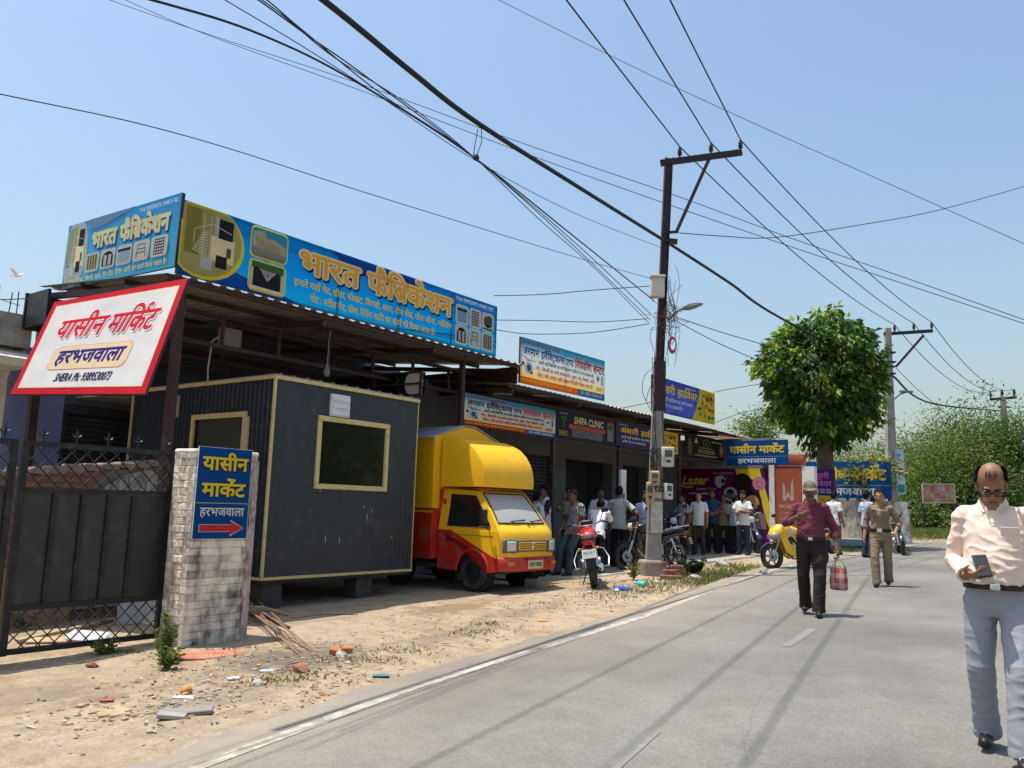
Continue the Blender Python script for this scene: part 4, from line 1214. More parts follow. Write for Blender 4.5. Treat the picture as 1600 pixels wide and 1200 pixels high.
ps = Sign('direction_sign', 'blue sign with yellow Hindi letters and red arrow on the brick pillar', (-7.738, 4.955, 1.03), (0, 1, 0), (0, 0, 1), .65, .95, mk_blue, back=False, group='blue market signs')
b = MB(); b.b(-.004, .654, -.004, .954, -.012, -.002); b.build('backing', white_paint, ps.t)
market_sign(ps, True)
ms1 = Sign('market_sign', 'blue market sign hanging above the purple salon poster', (-9.72, 23.9, 2.86), (1, 0, 0.01), (0, 0, 1), 1.86, .73, mk_blue, group='blue market signs')
market_sign(ms1, False)
ms2 = Sign('market_sign', 'large blue market sign on the stained wall behind the tree', (-9.55, 31.0, 2.10), (1, 0, 0), (0, 0, 1), 2.92, 1.30, mk_blue, group='blue market signs')
market_sign(ms2, False)

# ---- electrical repair signs
def arman(sg, heading, gname):
    W, H = sg.W, sg.H
    sg.poly([(0, 0), (W * .66, 0), (W * .64, H * .15), (0, H * .15)], orange_i if heading is blue2 else ink('strip_red', 205, 45, 50))
    sg.poly([(W * .66, 0), (W, 0), (W, H * .15), (W * .64, H * .15)], ink('strip_blue', 10, 130, 205))
    sg.tiny(W * .01, H * .03, W * .63, H * .13, yellow_i, 1, seed=4); sg.write('होम सर्विस उपलब्ध है।', W * .68, H * .04, H * .06, white_i, w=W * .29, bold=.02)
    sg.tiny(W * .02, H * .86, W * .44, H * .95, red_i, 1, seed=9)
    sg.write('अरमान', W * .02, H * .64, H * .15, heading, w=W * .17, bold=.02); sg.write('इलैक्ट्रिकल्स', W * .215, H * .64, H * .15, heading, w=W * .27, bold=.02); sg.write('एण्ड', W * .505, H * .64, H * .14, heading, w=W * .085, bold=.015)
    sg.write('रिपेयरिंग', W * .61, H * .63, H * .17, white_i, w=W * .21, bold=.05); sg.write('रिपेयरिंग', W * .61, H * .63, H * .17, red_i, w=W * .21, bold=.025)
    sg.write('सेन्टर', W * .84, H * .63, H * .17, white_i, w=W * .14, bold=.05); sg.write('सेन्टर', W * .84, H * .63, H * .17, red_i, w=W * .14, bold=.025)
    sg.write('हमारे यहाँ बिजली का सभी सामान उचित रेट पर उपलब्ध है।', W * .19, H * .50, H * .065, green_d, w=W * .66, bold=.015)
    sg.write('नोट : बिजली का सभी सामान सेल, कूलर, प्रेस, मिक्सी, आदि', W * .16, H * .36, H * .068, red_i, w=W * .70, bold=.015)
    sg.write('मोटर, पंखे, इन्वेटर आदि सामान रिपेयरिंग किया जाता है।', W * .18, H * .22, H * .068, red_i, w=W * .66, bold=.015)
    sg.disc(W * .085, H * .36, W * .045, H * .14, pale_i); sg.disc(W * .085, H * .36, W * .022, H * .08, blue_i)
    sg.lines([(W * .02, H * .62, W * .06, H * .52), (W * .06, H * .52, W * .16, H * .53), (W * .09, H * .52, W * .05, H * .6), (W * .1, H * .53, W * .12, H * .62)], .012, dk_i)
    sg.rect(W * .015, H * .40, W * .035, H * .47, dk_i); sg.rect(W * .1, H * .24, W * .125, H * .29, dk_i)
    sg.rect(W * .88, H * .40, W * .925, H * .60, white_i); sg.disc(W * .902, H * .50, W * .014, H * .05, blue_i); sg.rect(W * .95, H * .36, W * .965, H * .58, green_i)
    sg.lines([(W * (.88 + .012 * i), H * .20, W * (.89 + .012 * i), H * .30) for i in range(7)], .012, dk_i)
green_d = ink('dark_green', 40, 70, 50); blue2 = ink('royal_blue', 34, 44, 150); black_i = ink('black', 30, 26, 40)
a1g = gradient_mat('electrical_flex', [(0.0, (250, 190, 90)), (0.22, (250, 215, 130)), (0.42, (232, 232, 222)), (0.72, (205, 225, 230)), (0.86, (70, 170, 205)), (1.0, (40, 145, 190))], 1, 0.93, .35)
a1 = Sign('electrical_sign', 'upper electrical repair sign standing on the tin roof edge', (-9.56, 13.03, 3.885), (0, 1, 0.008), (0, 0, 1), 3.30, .93, a1g, group='electrical repair signs')
arman(a1, blue2, 'a')
a2g = gradient_mat('electrical_flex_low', [(0.0, (240, 190, 110)), (0.22, (244, 215, 150)), (0.42, (226, 222, 208)), (0.72, (196, 212, 214)), (0.86, (70, 150, 175)), (1.0, (50, 130, 160))], 1, 0.60, .2)
a2 = Sign('electrical_sign', 'lower electrical repair sign hanging under the roof above the yellow van', (-9.93, 11.80, 2.95), (0, 1, 0), (0, 0, 1), 3.08, .60, a2g, group='electrical repair signs')
arman(a2, black_i, 'b')
# ---- clinic sign
plum = ink('plum', 42, 34, 62, .15)
cl = Sign('clinic_sign', 'dark plum clinic sign with cream English lettering', (-9.93, 14.93, 2.98), (0, 1, 0), (0, 0, 1), 2.55, .59, plum)
cl.write('SHIFA CLINIC', .70, .36, .135, ink('clinic_cream', 240, 225, 170), w=1.30, bold=.035)
cl.rect(.50, .235, 2.08, .325, ink('clinic_orange', 226, 130, 90)); cl.write('NOOR PATHOLOGY COLLECTION CENTRE', .54, .252, .055, red_i, w=1.5, bold=.02)
cl.tiny(.62, .05, 2.0, .225, pale_i, 4, seed=3); cl.tiny(.10, .05, .45, .17, yellow_i, 3, seed=5); cl.rect(.12, .535, .45, .548, pale_i)
cl.disc(.27, .44, .13, .045, green_i); cl.poly([(.22, .42), (.32, .42), (.275, .20), (.265, .20)], ink('staff_green', 90, 140, 110)); cl.disc(.27, .38, .06, .09, green_i, n=14)
cl.rect(2.18, .08, 2.46, .50, ink('photo_green', 150, 160, 130)); cl.disc(2.32, .40, .11, .07, green_i); cl.disc(2.32, .24, .10, .06, grey_i); cl.rect(2.16, .51, 2.48, .545, red_i)
# ---- hardware shop signs
def ansari(sg, base):
    W, H = sg.W, sg.H
    pts = [(W, 0), (W, H), (W * .735, H)] + [(W * (.735 - .004 * i - .0006 * i * i), H * (1 - i / 12.0)) for i in range(1, 13)]
    sg.poly(pts, ink('tool_yellow', 244, 214, 50))
    sg.write('अंसारी', W * .06, H * .58, H * .20, yellow_i, w=W * .27, bold=.025); sg.write('हार्डवेयर', W * .37, H * .58, H * .20, yellow_i, w=W * .31, bold=.025)
    sg.write('हमारे यहाँ हार्डवेयर का सभी सामान', W * .07, H * .36, H * .085, white_i, w=W * .54, bold=.015); sg.write('उचित रेट पर उपलब्ध है।', W * .09, H * .18, H * .085, white_i, w=W * .36, bold=.015)
    sg.tiny(W * .05, H * .87, W * .18, H * .95, white_i, 1, seed=2); sg.tiny(W * .5, H * .85, W * .68, H * .93, white_i, 1, seed=6)
    rr = random.Random(5)
    for (a, c, m_) in ((.80, .80, skyb_i), (.86, .72, red_i), (.93, .78, red_i), (.78, .58, orange_i), (.85, .50, grey_i), (.90, .42, red_i), (.95, .40, ink('tool_red', 200, 60, 40)), (.74, .22, grey_i), (.82, .20, blue_i), (.89, .16, green_i), (.95, .18, blue_i), (.72, .38, brown_i)):
        sg.disc(W * a, H * c, W * .022 * rr.uniform(.7, 1.3), H * .06 * rr.uniform(.7, 1.3), m_, n=9)
    sg.lines([(W * .76, H * .35, W * .78, H * .66), (W * .80, H * .30, W * .81, H * .50), (W * .84, H * .88, W * .95, H * .58), (W * .88, H * .9, W * .97, H * .7)], .03, brown_i)
h1 = Sign('hardware_sign', 'upper blue and yellow hardware shop sign standing on the tin roof', (-9.56, 18.72, 3.96), (0, 1, 0.003), (0, 0, 1), 3.93, .92, ink('hardware_blue', 60, 74, 158), group='hardware shop signs')
ansari(h1, 0)
h2 = Sign('hardware_sign', 'lower plum and yellow hardware shop sign hanging behind the street pole', (-9.93, 17.54, 2.99), (0, 1, 0), (0, 0, 1), 3.44, .585, ink('hardware_plum', 62, 46, 92, .15), group='hardware shop signs')
ansari(h2, 1)
# ---- black salon sign
sa = Sign('salon_sign', 'small black sign with gold crest beside the blue market sign', (-9.93, 21.5, 2.99), (0.05, 1, 0), (0, 0, 1), 2.45, .60, ink('sign_black', 22, 20, 22, .1))
sa.lines([(1.05, .30, 1.05, .50), (1.05, .50, 1.25, .57), (1.25, .57, 1.45, .50), (1.45, .50, 1.45, .30), (.8, .30, 1.7, .30), (1.15, .32, 1.25, .48), (1.35, .32, 1.25, .48)], .02, ink('crest_gold', 170, 150, 70))
sa.rect(.72, .15, 1.78, .25, olive_i); sa.tiny(.75, .16, 1.75, .24, dk_i, 1); sa.tiny(.5, .05, 2.0, .11, pale_i, 1, seed=8); sa.tiny(1.6, .48, 2.35, .55, pale_i, 1, seed=12)
sa.poly([(.10, .06), (.34, .06), (.38, .30), (.28, .55), (.12, .50)], brown_i); sa.poly([(.5, .42), (.72, .42), (.61, .58)], ink('lamp_cream', 220, 200, 130)); sa.rect(2.10, .10, 2.38, .46, ink('photo_brown', 130, 90, 60)); sa.disc(2.24, .30, .09, .13, ink('skin_print', 190, 140, 110))
# ---- salon poster on the cross wall
W, H = 3.0, 2.30
lz = Sign('salon_poster', 'wide maroon and purple salon poster behind the waiting men', (-11.63, 24.505, .50), (1, 0, 0), (0, 0, 1), W, H,
          gradient_mat('salon_purple', [(0.0, (96, 20, 60)), (0.5, (92, 18, 66)), (1.0, (84, 26, 92))], 0, 3.0, .05), back=False, cat='poster')
lz.poly([(1.95, H), (2.70, H), (W, 1.2), (W, .45), (2.86, .85), (2.62, 1.9), (2.2, 2.12), (1.98, 2.1)], ink('poster_yellow', 226, 200, 40, .05))
hair_i = ink('poster_hair', 40, 26, 20, .05); skin_i = ink('poster_skin', 196, 140, 110, .05); pink_i = ink('poster_pink', 196, 130, 150, .05)
lz.disc(2.15, 1.88, .30, .28, hair_i); lz.disc(2.42, 1.30, .34, .36, hair_i); lz.disc(2.46, 1.28, .22, .22, skin_i); lz.disc(2.30, 1.20, .2, .10, hair_i)
lz.disc(2.68, 1.86, .20, .21, pink_i); lz.lines([(2.60, 1.88, 2.66, 1.90), (2.72, 1.90, 2.78, 1.88)], .02, hair_i); lz.lines([(2.64, 1.76, 2.72, 1.76)], .025, red_i)
lz.poly([(2.2, .5), (2.9, .5), (2.86, .95), (2.5, 1.05), (2.25, .9)], ink('poster_grey', 130, 115, 110, .05))
lz.disc(1.78, 1.52, .22, .22, pale_i); lz.disc(1.78, 1.56, .12, .12, hair_i); lz.disc(1.78, 1.48, .14, .09, ink('poster_grey2', 90, 90, 95, .05))
lz.poly([(1.30, 2.05), (1.50, 2.10), (1.64, 2.0), (1.60, 1.82), (1.52, 1.80), (1.46, 1.70), (1.34, 1.74), (1.28, 1.86)], pale_i); lz.disc(1.55, 1.92, .07, .08, mauve_i, n=10)
for (m_, bo, d) in ((brown_i, .05, .014), (ink('lazer_gold', 214, 176, 60, .05), .03, 0)):
    lz.write('Lazer', .16, 1.82, .235, m_, w=.86, bold=bo, shear=.32, dx=d, dy=-d)
lz.lines([(.14, 1.78, .34, 1.72), (.34, 1.72, .56, 1.74)], .05, ink('lazer_gold', 214, 176, 60, .05))
lz.write('Beauty Salon', .66, 1.64, .075, pale_i, w=.66, bold=.01, shear=.3); lz.write('Mob. 9389530073', 1.22, 2.13, .055, pale_i, w=.66); lz.rect(.42, 1.50, 1.1, 1.56, pale_i)
lz.tiny(.44, .62, 1.5, 1.2, yellow_i, 3, seed=7); lz.rect(.2, .2, 1.6, .5, ink('poster_band', 190, 170, 60, .05))
# ---- cement painting on the orange wall
ce = Sign('cement_sign', 'orange painted panel with a white angular emblem on the pier', (-8.44, 24.452, .45), (1, 0, 0), (0, 0, 1), .76, 2.36, orange_m, back=False, cat='sign')
ce.poly([(.22, 1.95), (.30, 1.80), (.30, 1.52), (.38, 1.68), (.46, 1.52), (.46, 1.85), (.52, 2.08), (.54, 1.75), (.54, 1.42), (.46, 1.40), (.38, 1.52), (.30, 1.40), (.22, 1.42)], ink('painted_white', 226, 205, 192))
ce.write('WONDER', .38, 1.18, .10, ink('painted_white', 226, 205, 192), w=.56, bold=.03, align='c'); ce.write('C E M E N T', .38, 1.02, .06, ink('painted_white', 226, 205, 192), w=.50, align='c'); ce.rect(.12, .96, .64, .967, ink('painted_white', 226, 205, 192))
ce.tiny(.14, .84, .62, .92, ink('painted_white', 226, 205, 192), 1, seed=3); ce.poly([(.38, .62), (.47, .44), (.29, .44)], ink('painted_white', 226, 205, 192))
# ---- narrow strip of goods hanging between the shutters
st = Sign('shop_strip', 'narrow black strip poster with red top between two shutters', (-11.565, 14.77, 1.45), (0, 1, 0), (0, 0, 1), .36, 1.45, ink('strip_black', 24, 24, 28, .05), back=False, cat='poster')
st.rect(.02, 1.16, .34, 1.42, ink('strip_red2', 170, 40, 40, .05)); st.rect(.08, 1.0, .28, 1.10, pale_i); st.rect(.06, .72, .30, .92, olive_i)
for i in range(4): st.disc(.18, .60 - i * .15, .06, .045, pale_i, n=10)
# ---- reversed letters of the food-van sign, seen from behind
fs = Sign('food_sign', 'rusty framed sign seen from behind with mirrored white letters above the cabin', (-9.62, 10.35, 3.30), (-1, 0, 0.02), (0, 0, 1), 2.3, .40, ink('back_dark', 26, 26, 30, .05), back=False)
fs.t.matrix_world = fs.t.matrix_world
b = MB(); 
for yy in (0.0, .2, .40): b.b(0, 2.3, yy - .016, yy + .016, -.08, -.045)
for xx in (0.0, 1.15, 2.3): b.b(xx - .025, xx + .025, 0, .40, -.12, -.081)
b.build('frame', maroon, fs.t)
bd = ink('board_white', 214, 206, 192, .05)
for i, (ch, xx) in enumerate((('F', .50), ('O', .68), ('O', .90), ('D', 1.12), ('Y', 1.42), ('N', 1.62))):
    q = MB(); text(q, ch, xx, .05, .30, w=.17, bold=.03)
    q.v = [(p[0], p[1], -.03) for p in q.v]; q.build('letter', bd, fs.t)
q = MB(); q.lathe([(0.0, 0), (.215, 0), (.215, .012), (0, .012)], (.235, .21, -.034), (0, 0, 1), 28); q.build('disc', bd, fs.t)
b = MB(); b.tube([(.1, -.1, -.06), (.1, 0, -.06)], .02, 6).tube([(1.9, -.1, -.06), (1.9, 0, -.06)], .02, 6); b.build('support', maroon, fs.t)
# ================================================================== poles, wires, far wall
def ray_of(u, v):
    c = Vector((u - 800.0, 600.0 - v, -1290.0))
    return Vector((Vector(RM[0]).dot(c), Vector(RM[1]).dot(c), Vector(RM[2]).dot(c)))
CAMP = Vector((0, 0, CAM_H))
def on_plane(u, v, P, n):
    r = ray_of(u, v); n = Vector(n); P = Vector(P)
    return CAMP + r * (n.dot(P - CAMP) / n.dot(r))
def on_ground(u, v):
    n = Vector((-GA, -GB, 1.0)); r = ray_of(u, v)
    return CAMP + r * (-n.dot(CAMP) / n.dot(r))
VN = (-0.6, 0.8, 0.0)
P1 = Vector((-7.72, 15.15, G(-7.72, 15.15)))
q1 = lambda u, v: on_plane(u, v, P1, VN)
P2 = Vector((-7.19, 33.5, G(-7.19, 33.5)))
q2 = lambda u, v: on_plane(u, v, P2, VN)
P3 = Vector((-6.9, 62.0, 1.2))
q3 = lambda u, v: on_plane(u, v, P3, VN)
wire_m = mat('wire_black', (0.012, 0.012, 0.013), rough=0.6, var=0)
insul = mat('insulator', (0.035, 0.022, 0.02), rough=0.25, var=0)
pole_conc = mat('pole_grey', (0.30, 0.285, 0.262), rough=0.8, var=0.22, scale=5, bump=0.2, dirt=(0.22, 0.19, 0.16), dirt_amt=0.35, dirt_scale=4)

# ---- near pole
pole = thing('utility_pole', 'near maroon and grey power pole with meter boxes in front of the shops', 'pole', P1)
L1 = lambda p: (p[0] - P1.x, p[1] - P1.y, p[2] - P1.z)
pm, pt = q1(1030, 575), q1(1045, 247)
right = Vector((0.8, 0.6, 0))
b = MB()
def sq(c, w, d): 
    c = Vector(L1(c)); r_ = right; f_ = Vector((-0.6, 0.8, 0))
    return [c + r_ * w / 2 + f_ * d / 2, c - r_ * w / 2 + f_ * d / 2, c - r_ * w / 2 - f_ * d / 2, c + r_ * w / 2 - f_ * d / 2]
b.loft([sq(P1 + Vector((0, 0, -0.1)), .29, .24), sq(pm + Vector((0, 0, 0)), .20, .18)]); b.build('lower_post', pole_conc, pole)
b = MB(); b.loft([sq(pm + Vector((0, 0, -0.9)), .235, .21), sq(pm + (pt - pm) * 0.03, .22, .20)]); b.build('sleeve', maroon, pole)
b = MB(); a = Vector(L1(pm + (pt - pm) * 0.031)); c = Vector(L1(pt)); 
for (o_, w_, d_) in ((-.075, .014, .15), (.075, .014, .15), (0, .136, .014)):
    b.bar(a + right * o_, c + right * o_, w_, d_, up=(-0.6, 0.8, 0))
b.build('upper_post', maroon, pole)
ca, cb = Vector(L1(q1(1032, 255))), Vector(L1(q1(1159, 238)))
b = MB(); b.bar(ca, cb, .07, .13); b.build('cross_arm', mat('dark_steel', (0.02, 0.014, 0.014), rough=0.5, var=0.2), pole)
b = MB(); b.bar(L1(q1(1057, 362)), L1(q1(1109, 246)), .06, .07); b.build('brace', maroon, pole)
b = MB(); b.bar(L1(q1(1033, 364)), L1(q1(1060, 362)), .05, .05); b.bar(L1(q1(1040, 376)), L1(q1(1058, 378)), .09, .10); b.build('clamp', black_metal, pole)
ins_prof = [(0.0, 0), (.02, 0), (.02, .06), (.055, .075), (.03, .10), (.055, .125), (.03, .15), (.05, .175), (.028, .20), (.028, .24), (0, .25)]
im = MB().lathe(ins_prof, n=12).mesh('insulator', insul, True)
TOP1 = []
for (u, v) in ((1062, 247), (1111, 241), (1157, 236)):
    p = q1(u, v); inst(im, 'insulator', pole, L1(p)); TOP1.append(p + Vector((0, 0, .26)))
bx = mat('junction_beige', (0.52, 0.50, 0.44), rough=0.6, var=0.1); bxw = mat('meter_white', (0.55, 0.54, 0.50), rough=0.5, var=0.15, dirt=(0.3, 0.25, 0.18), dirt_amt=0.3, dirt_scale=8)
bxy = mat('meter_yellowed', (0.42, 0.31, 0.16), rough=0.5, var=0.25, scale=10, dirt=(0.2, 0.14, 0.08), dirt_amt=0.3, dirt_scale=9)
cr = Matrix((right, (-0.6, 0.8, 0), (0, 0, 1))).transposed()
b = MB(); b.rbox(Vector(L1(q1(1025, 453))) - Vector((-.6, .8, 0)) * .16, (.28, .18, .42), .03, cr, 3); b.rbox(Vector(L1(q1(1025, 436))) - Vector((-.6, .8, 0)) * .17, (.32, .22, .05), .02, cr, 2); b.build('junction_box', bx, pole, smooth=True)
def meter(u, v, w, h, m, rz=0.0, out=.2):
    c = Vector(L1(q1(u, v))) - Vector((-.6, .8, 0)) * out
    rr = cr @ Matrix.Rotation(rz, 3, 'Z')
    b = MB(); b.rbox(c, (w, .12, h), .025, rr, 3); o = b.build('meter_box', m, pole, smooth=True)
    f = rr @ Vector((0, -1, 0))
    b = MB(); b.rbox(c + f * .062 + Vector((0, 0, h * .17)), (w * .62, .015, h * .34), .006, rr); b.build('meter_window', mat('meter_glass', (0.08, 0.085, 0.08), rough=0.15, var=0), o)
    b = MB(); b.box(c + f * .062 - Vector((0, 0, h * .22)), (w * .35, .012, h * .12), rr); b.build('meter_switch', black_metal, o)
meter(1040, 715, .25, .40, bxw, .15); meter(1021, 748, .19, .30, bxy, -.3); meter(1014, 770, .17, .42, bxy, -.2, .16); meter(1041, 768, .17, .32, bxw, .35, .2)
# lamp on a bent arm
b = MB(); b.tube([L1(q1(1044, 500)), L1(q1(1056, 488)), L1(q1(1070, 481))], .022, 8); b.build('lamp_arm', pole_conc, pole, True)
la, lb_ = Vector(L1(q1(1067, 482))), Vector(L1(q1(1098, 475)))
b = MB(); d_ = (lb_ - la).normalized(); n_ = Vector((-.6, .8, 0))
rings = []
for t_, w_, h_ in ((0, .05, .04), (.3, .10, .07), (.65, .12, .06), (1.0, .04, .02)):
    c = la + (lb_ - la) * t_; up_ = Vector((0, 0, 1))
    rings.append([c + n_ * w_ * math.cos(a_ * math.pi / 4) + up_ * h_ * math.sin(a_ * math.pi / 4) for a_ in range(8)])
b.loft(rings); b.build('lamp_head', mat('lamp_grey', (0.16, 0.18, 0.19), rough=0.4, var=0.1), pole, True)
def curve_pts(pts, n=4):
    out = []
    for i in range(len(pts) - 1):
        a = pts[max(0, i - 1)]; p = pts[i]; q = pts[i + 1]; d = pts[min(len(pts) - 1, i + 2)]
        for k in range(n):
            t = k / n; out.append(0.5 * ((2 * p) + (q - a) * t + (2 * a - 5 * p + 4 * q - d) * t * t + (-a + 3 * p - 3 * q + d) * t ** 3))
    return out + [pts[-1]]
# straw tangle, slack loops and a red coil on the pole
random.seed(21)
b = MB(); c0 = Vector(L1(q1(1042, 492)))
for i in range(110):
    p = c0 + Vector((random.gauss(0, .10), random.gauss(0, .10), random.gauss(0, .19)))
    e = p + Vector((random.gauss(0, .13), random.gauss(0, .13), random.gauss(0, .14)))
    b.tube([p, (p + e) / 2 + Vector((random.gauss(0, .03), random.gauss(0, .03), random.gauss(0, .03))), e], .006, 3, False)
b.build('straw_tangle', mat('straw', (0.20, 0.13, 0.08), rough=0.9, var=0.3), pole)
b = MB()
for i in range(11):
    u0 = random.uniform(1036, 1056); v0 = random.uniform(385, 470); pts = []
    for k in range(7):
        pts.append(Vector(L1(q1(u0 + 6 * math.sin(k * .8 + i) + random.uniform(-1, 1), v0 + k * random.uniform(12, 20)))) - n_ * .13)
    b.tube(curve_pts(pts), .005, 4, False)
for i in range(5):
    x0 = random.uniform(6, 16) if i % 2 else random.uniform(-11, -7); pts = [Vector(L1(q1(1026 + x0 * .6 + 3 * math.sin(k + i), 560 + k * 26))) - n_ * .17 for k in range(9)]
    b.tube(pts, .007, 4, False)
for i in range(5):
    pts = [Vector(L1(q1(1030 + 16 * math.cos(k * .9 + i), 735 + 34 * math.sin(k * .9 + i * 1.3)))) - n_ * (.2 + .03 * math.sin(k * 2 + i)) for k in range(8)]
    b.tube(curve_pts(pts), .008, 4, False)
for pts in ([(1020, 575), (1006, 588), (1002, 610), (1008, 628), (1017, 645)], [(1024, 590), (1012, 612), (1008, 628)], [(1018, 512), (1014, 530), (1020, 548), (1022, 566)]):
    b.tube(curve_pts([Vector(L1(q1(*p))) - n_ * .12 for p in pts]), .006, 4, False)
b.build('slack_cables', wire_m, pole)
b = MB()
for i in range(5): b.tube([Vector(L1(q1(1049 + (6 - i * .4) * math.cos(a_), 541 + (13 - i) * math.sin(a_)))) - n_ * (.12 + .012 * i) for a_ in [k * math.pi / 8 for k in range(16)]], .009, 5, closed=True)
b.build('red_coil', mat('coil_red', (0.42, 0.07, 0.05), rough=0.6, var=0), pole)
b = MB(); b.box(Vector(L1(q1(1024, 808))) - n_ * .145, (.24, .004, .62), cr); b.box(Vector(L1(q1(1026, 770))) - n_ * .15, (.16, .004, .22), cr); b.build('torn_poster', mat('torn_paper', (0.46, 0.43, 0.38), rough=0.9, var=0.35, scale=9), pole)
# concrete footing and loose bricks
b = MB(); b.rbox((0, 0, .09), (.50, .46, .42), .05, cr @ Matrix.Rotation(.1, 3, 'Z'), 2)
b.v = [(p[0] + .02 * nz(p[1], p[2], 5, 1), p[1] + .02 * nz(p[0], p[2], 5, 2), p[2] + .02 * nz(p[0], p[1], 5, 3)) for p in b.v]
b.build('footing', mat('footing_concrete', (0.27, 0.23, 0.19), rough=0.95, var=0.3, scale=6, bump=0.5), pole)
bk = MB().rbox((0, 0, 0), (.24, .115, .075), .01, seg=1).mesh('brick', red_brick)
for i, (u, v, rz, up_) in enumerate(((1046, 903, .1, 0), (1062, 902, .5, 0), (1046, 903, .15, 1), (1061, 902, .3, 1), (1058, 902, .0, 2), (1037, 900, .9, 2.6), (1041, 905, -.3, 0), (1055, 906, .2, 0))):
    g_ = on_ground(u, v)
    o = bpy.data.objects.new('loose_brick', bk); COL.objects.link(o); o.location = (g_.x, g_.y, G(g_.x, g_.y) + .04 + .077 * up_); o.rotation_euler = (0, 0, .64 + rz)
    tag(o, 'loose red brick in the small stack at the foot of the power pole', 'brick', 'bricks stacked by the pole')

# ---- second and third poles
pole2 = thing('utility_pole', 'second power pole, pale grey concrete, beside the round tree', 'pole', P2)
L2 = lambda p: (p[0] - P2.x, p[1] - P2.y, p[2] - P2.z)
b = MB(); t2 = Vector(L2(q2(1387, 513)))
def sq2(c, w): return [c + right * w / 2 + n_ * w * .4, c - right * w / 2 + n_ * w * .4, c - right * w / 2 - n_ * w * .4, c + right * w / 2 - n_ * w * .4]
b.loft([sq2(Vector((0, 0, -.2)), .40), sq2(t2, .20)]); b.build('post', pole_conc, pole2)
b = MB(); b.bar(L2(q2(1381, 522)), L2(q2(1457, 517)), .08, .12); b.build('cross_arm', MATS['dark_steel'], pole2)
b = MB(); b.bar(L2(q2(1400, 573)), L2(q2(1443, 524)), .07, .08); b.build('brace', maroon, pole2)
for v in (551, 566, 573, 584):
    b = MB(); p = Vector(L2(q2(1389, v))); b.box(p, (.42, .3, .05), cr); b.build('clamp', black_metal, pole2)
TOP2 = []
for (u, v) in ((1398, 519), (1428, 517), (1456, 515)):
    p = q2(u, v); inst(im, 'insulator', pole2, L2(p), scale=(1.2, 1.2, 1.2)); TOP2.append(p + Vector((0, 0, .30)))
b = MB(); b.tube([L2(q2(1394, 640)), L2(q2(1396, 625)), L2(q2(1406, 616)), L2(q2(1419, 612))], .03, 6); b.rbox(L2(q2(1416, 612)), (.5, .16, .08), .03, cr); b.build('street_lamp', MATS['lamp_grey'], pole2)
s3 = Sign('hanging_banner', 'narrow pale blue banner tied to the second power pole', q2(1396, 772) - n_ * .3, (0.8, 0.6, 0), (-.05, 0, 1), .32, 1.66, ink('banner_sky', 170, 205, 225), back=False, cat='banner')
s3.rect(.03, .05, .29, .35, ink('banner_teal', 60, 160, 150)); s3.rect(.08, .7, .24, 1.0, mauve_i); s3.tiny(.04, 1.1, .28, 1.5, blue_i, 4, seed=2)
pole3 = thing('utility_pole', 'farthest power pole rising behind the leafy trees', 'pole', (P3.x, P3.y, 1.2))
L3 = lambda p: (p[0] - P3.x, p[1] - P3.y, p[2] - 1.2)
b = MB(); tp = Vector(L3(q3(1567, 620))); b.loft([sq2(Vector((tp.x, tp.y, -.2)), .4), sq2(tp, .28)]); b.build('post', pole_conc, pole3)
b = MB(); b.bar(L3(q3(1547, 624)), L3(q3(1588, 621)), .12, .16); b.bar(L3(q3(1560, 636)), L3(q3(1578, 636)), .1, .1); b.build('cross_arm', MATS['dark_steel'], pole3)
TOP3 = []
for (u, v) in ((1548, 622), (1566, 620), (1585, 619)):
    p = q3(u, v); inst(im, 'insulator', pole3, L3(p), scale=(2.2, 2.2, 1.8)); TOP3.append(p + Vector((0, 0, .45)))

# ---- wires
def wire(pts, r, label, name='overhead_wire', n=10, sag=0.0):
    pts = [Vector(p) for p in pts]
    out = []
    for i in range(len(pts) - 1):
        a = pts[max(0, i - 1)]; p = pts[i]; q = pts[i + 1]; d = pts[min(len(pts) - 1, i + 2)]
        for k in range(n):
            t = k / n
            if len(pts) == 2:
                v = p.lerp(q, t); v.z -= 4 * sag * t * (1 - t)
            else:
                v = 0.5 * ((2 * p) + (q - a) * t + (2 * a - 5 * p + 4 * q - d) * t * t + (-a + 3 * p - 3 * q + d) * t ** 3)
            out.append(v)
    out.append(pts[-1])
    b = MB(); b.tube([v - out[0] for v in out], r, 6)
    o = b.build(name, wire_m, None, True, loc=out[0])
    return tag(o, label, 'cable' if 'cable' in name else 'wire', 'overhead wires')
ords = ('first', 'middle', 'last')
back = []
for i, (u, v) in enumerate(((885, 0), (975, 0), (1047, 0))):
    I = TOP1[i]; r = ray_of(u, v); P = CAMP + r * ((I.z - 0.12 - CAM_H) / r.z)
    wire([I, P, I + (P - I) * 2.2 + Vector((0, 0, .1)), I + (P - I) * 4 + Vector((0, 0, .7))], .013, f'bare power line overhead running to the {("left", "middle", "right")[i]} insulator of the near pole', n=8)
    wire([I, TOP2[i]], .013, f'power line between the near and second pole on the {("left", "middle", "right")[i]} insulators', n=16, sag=.35)
    wire([TOP2[i], TOP3[i]], .015, f'power line from the second pole to the far pole on the {("left", "middle", "right")[i]} insulators', n=16, sag=.9)
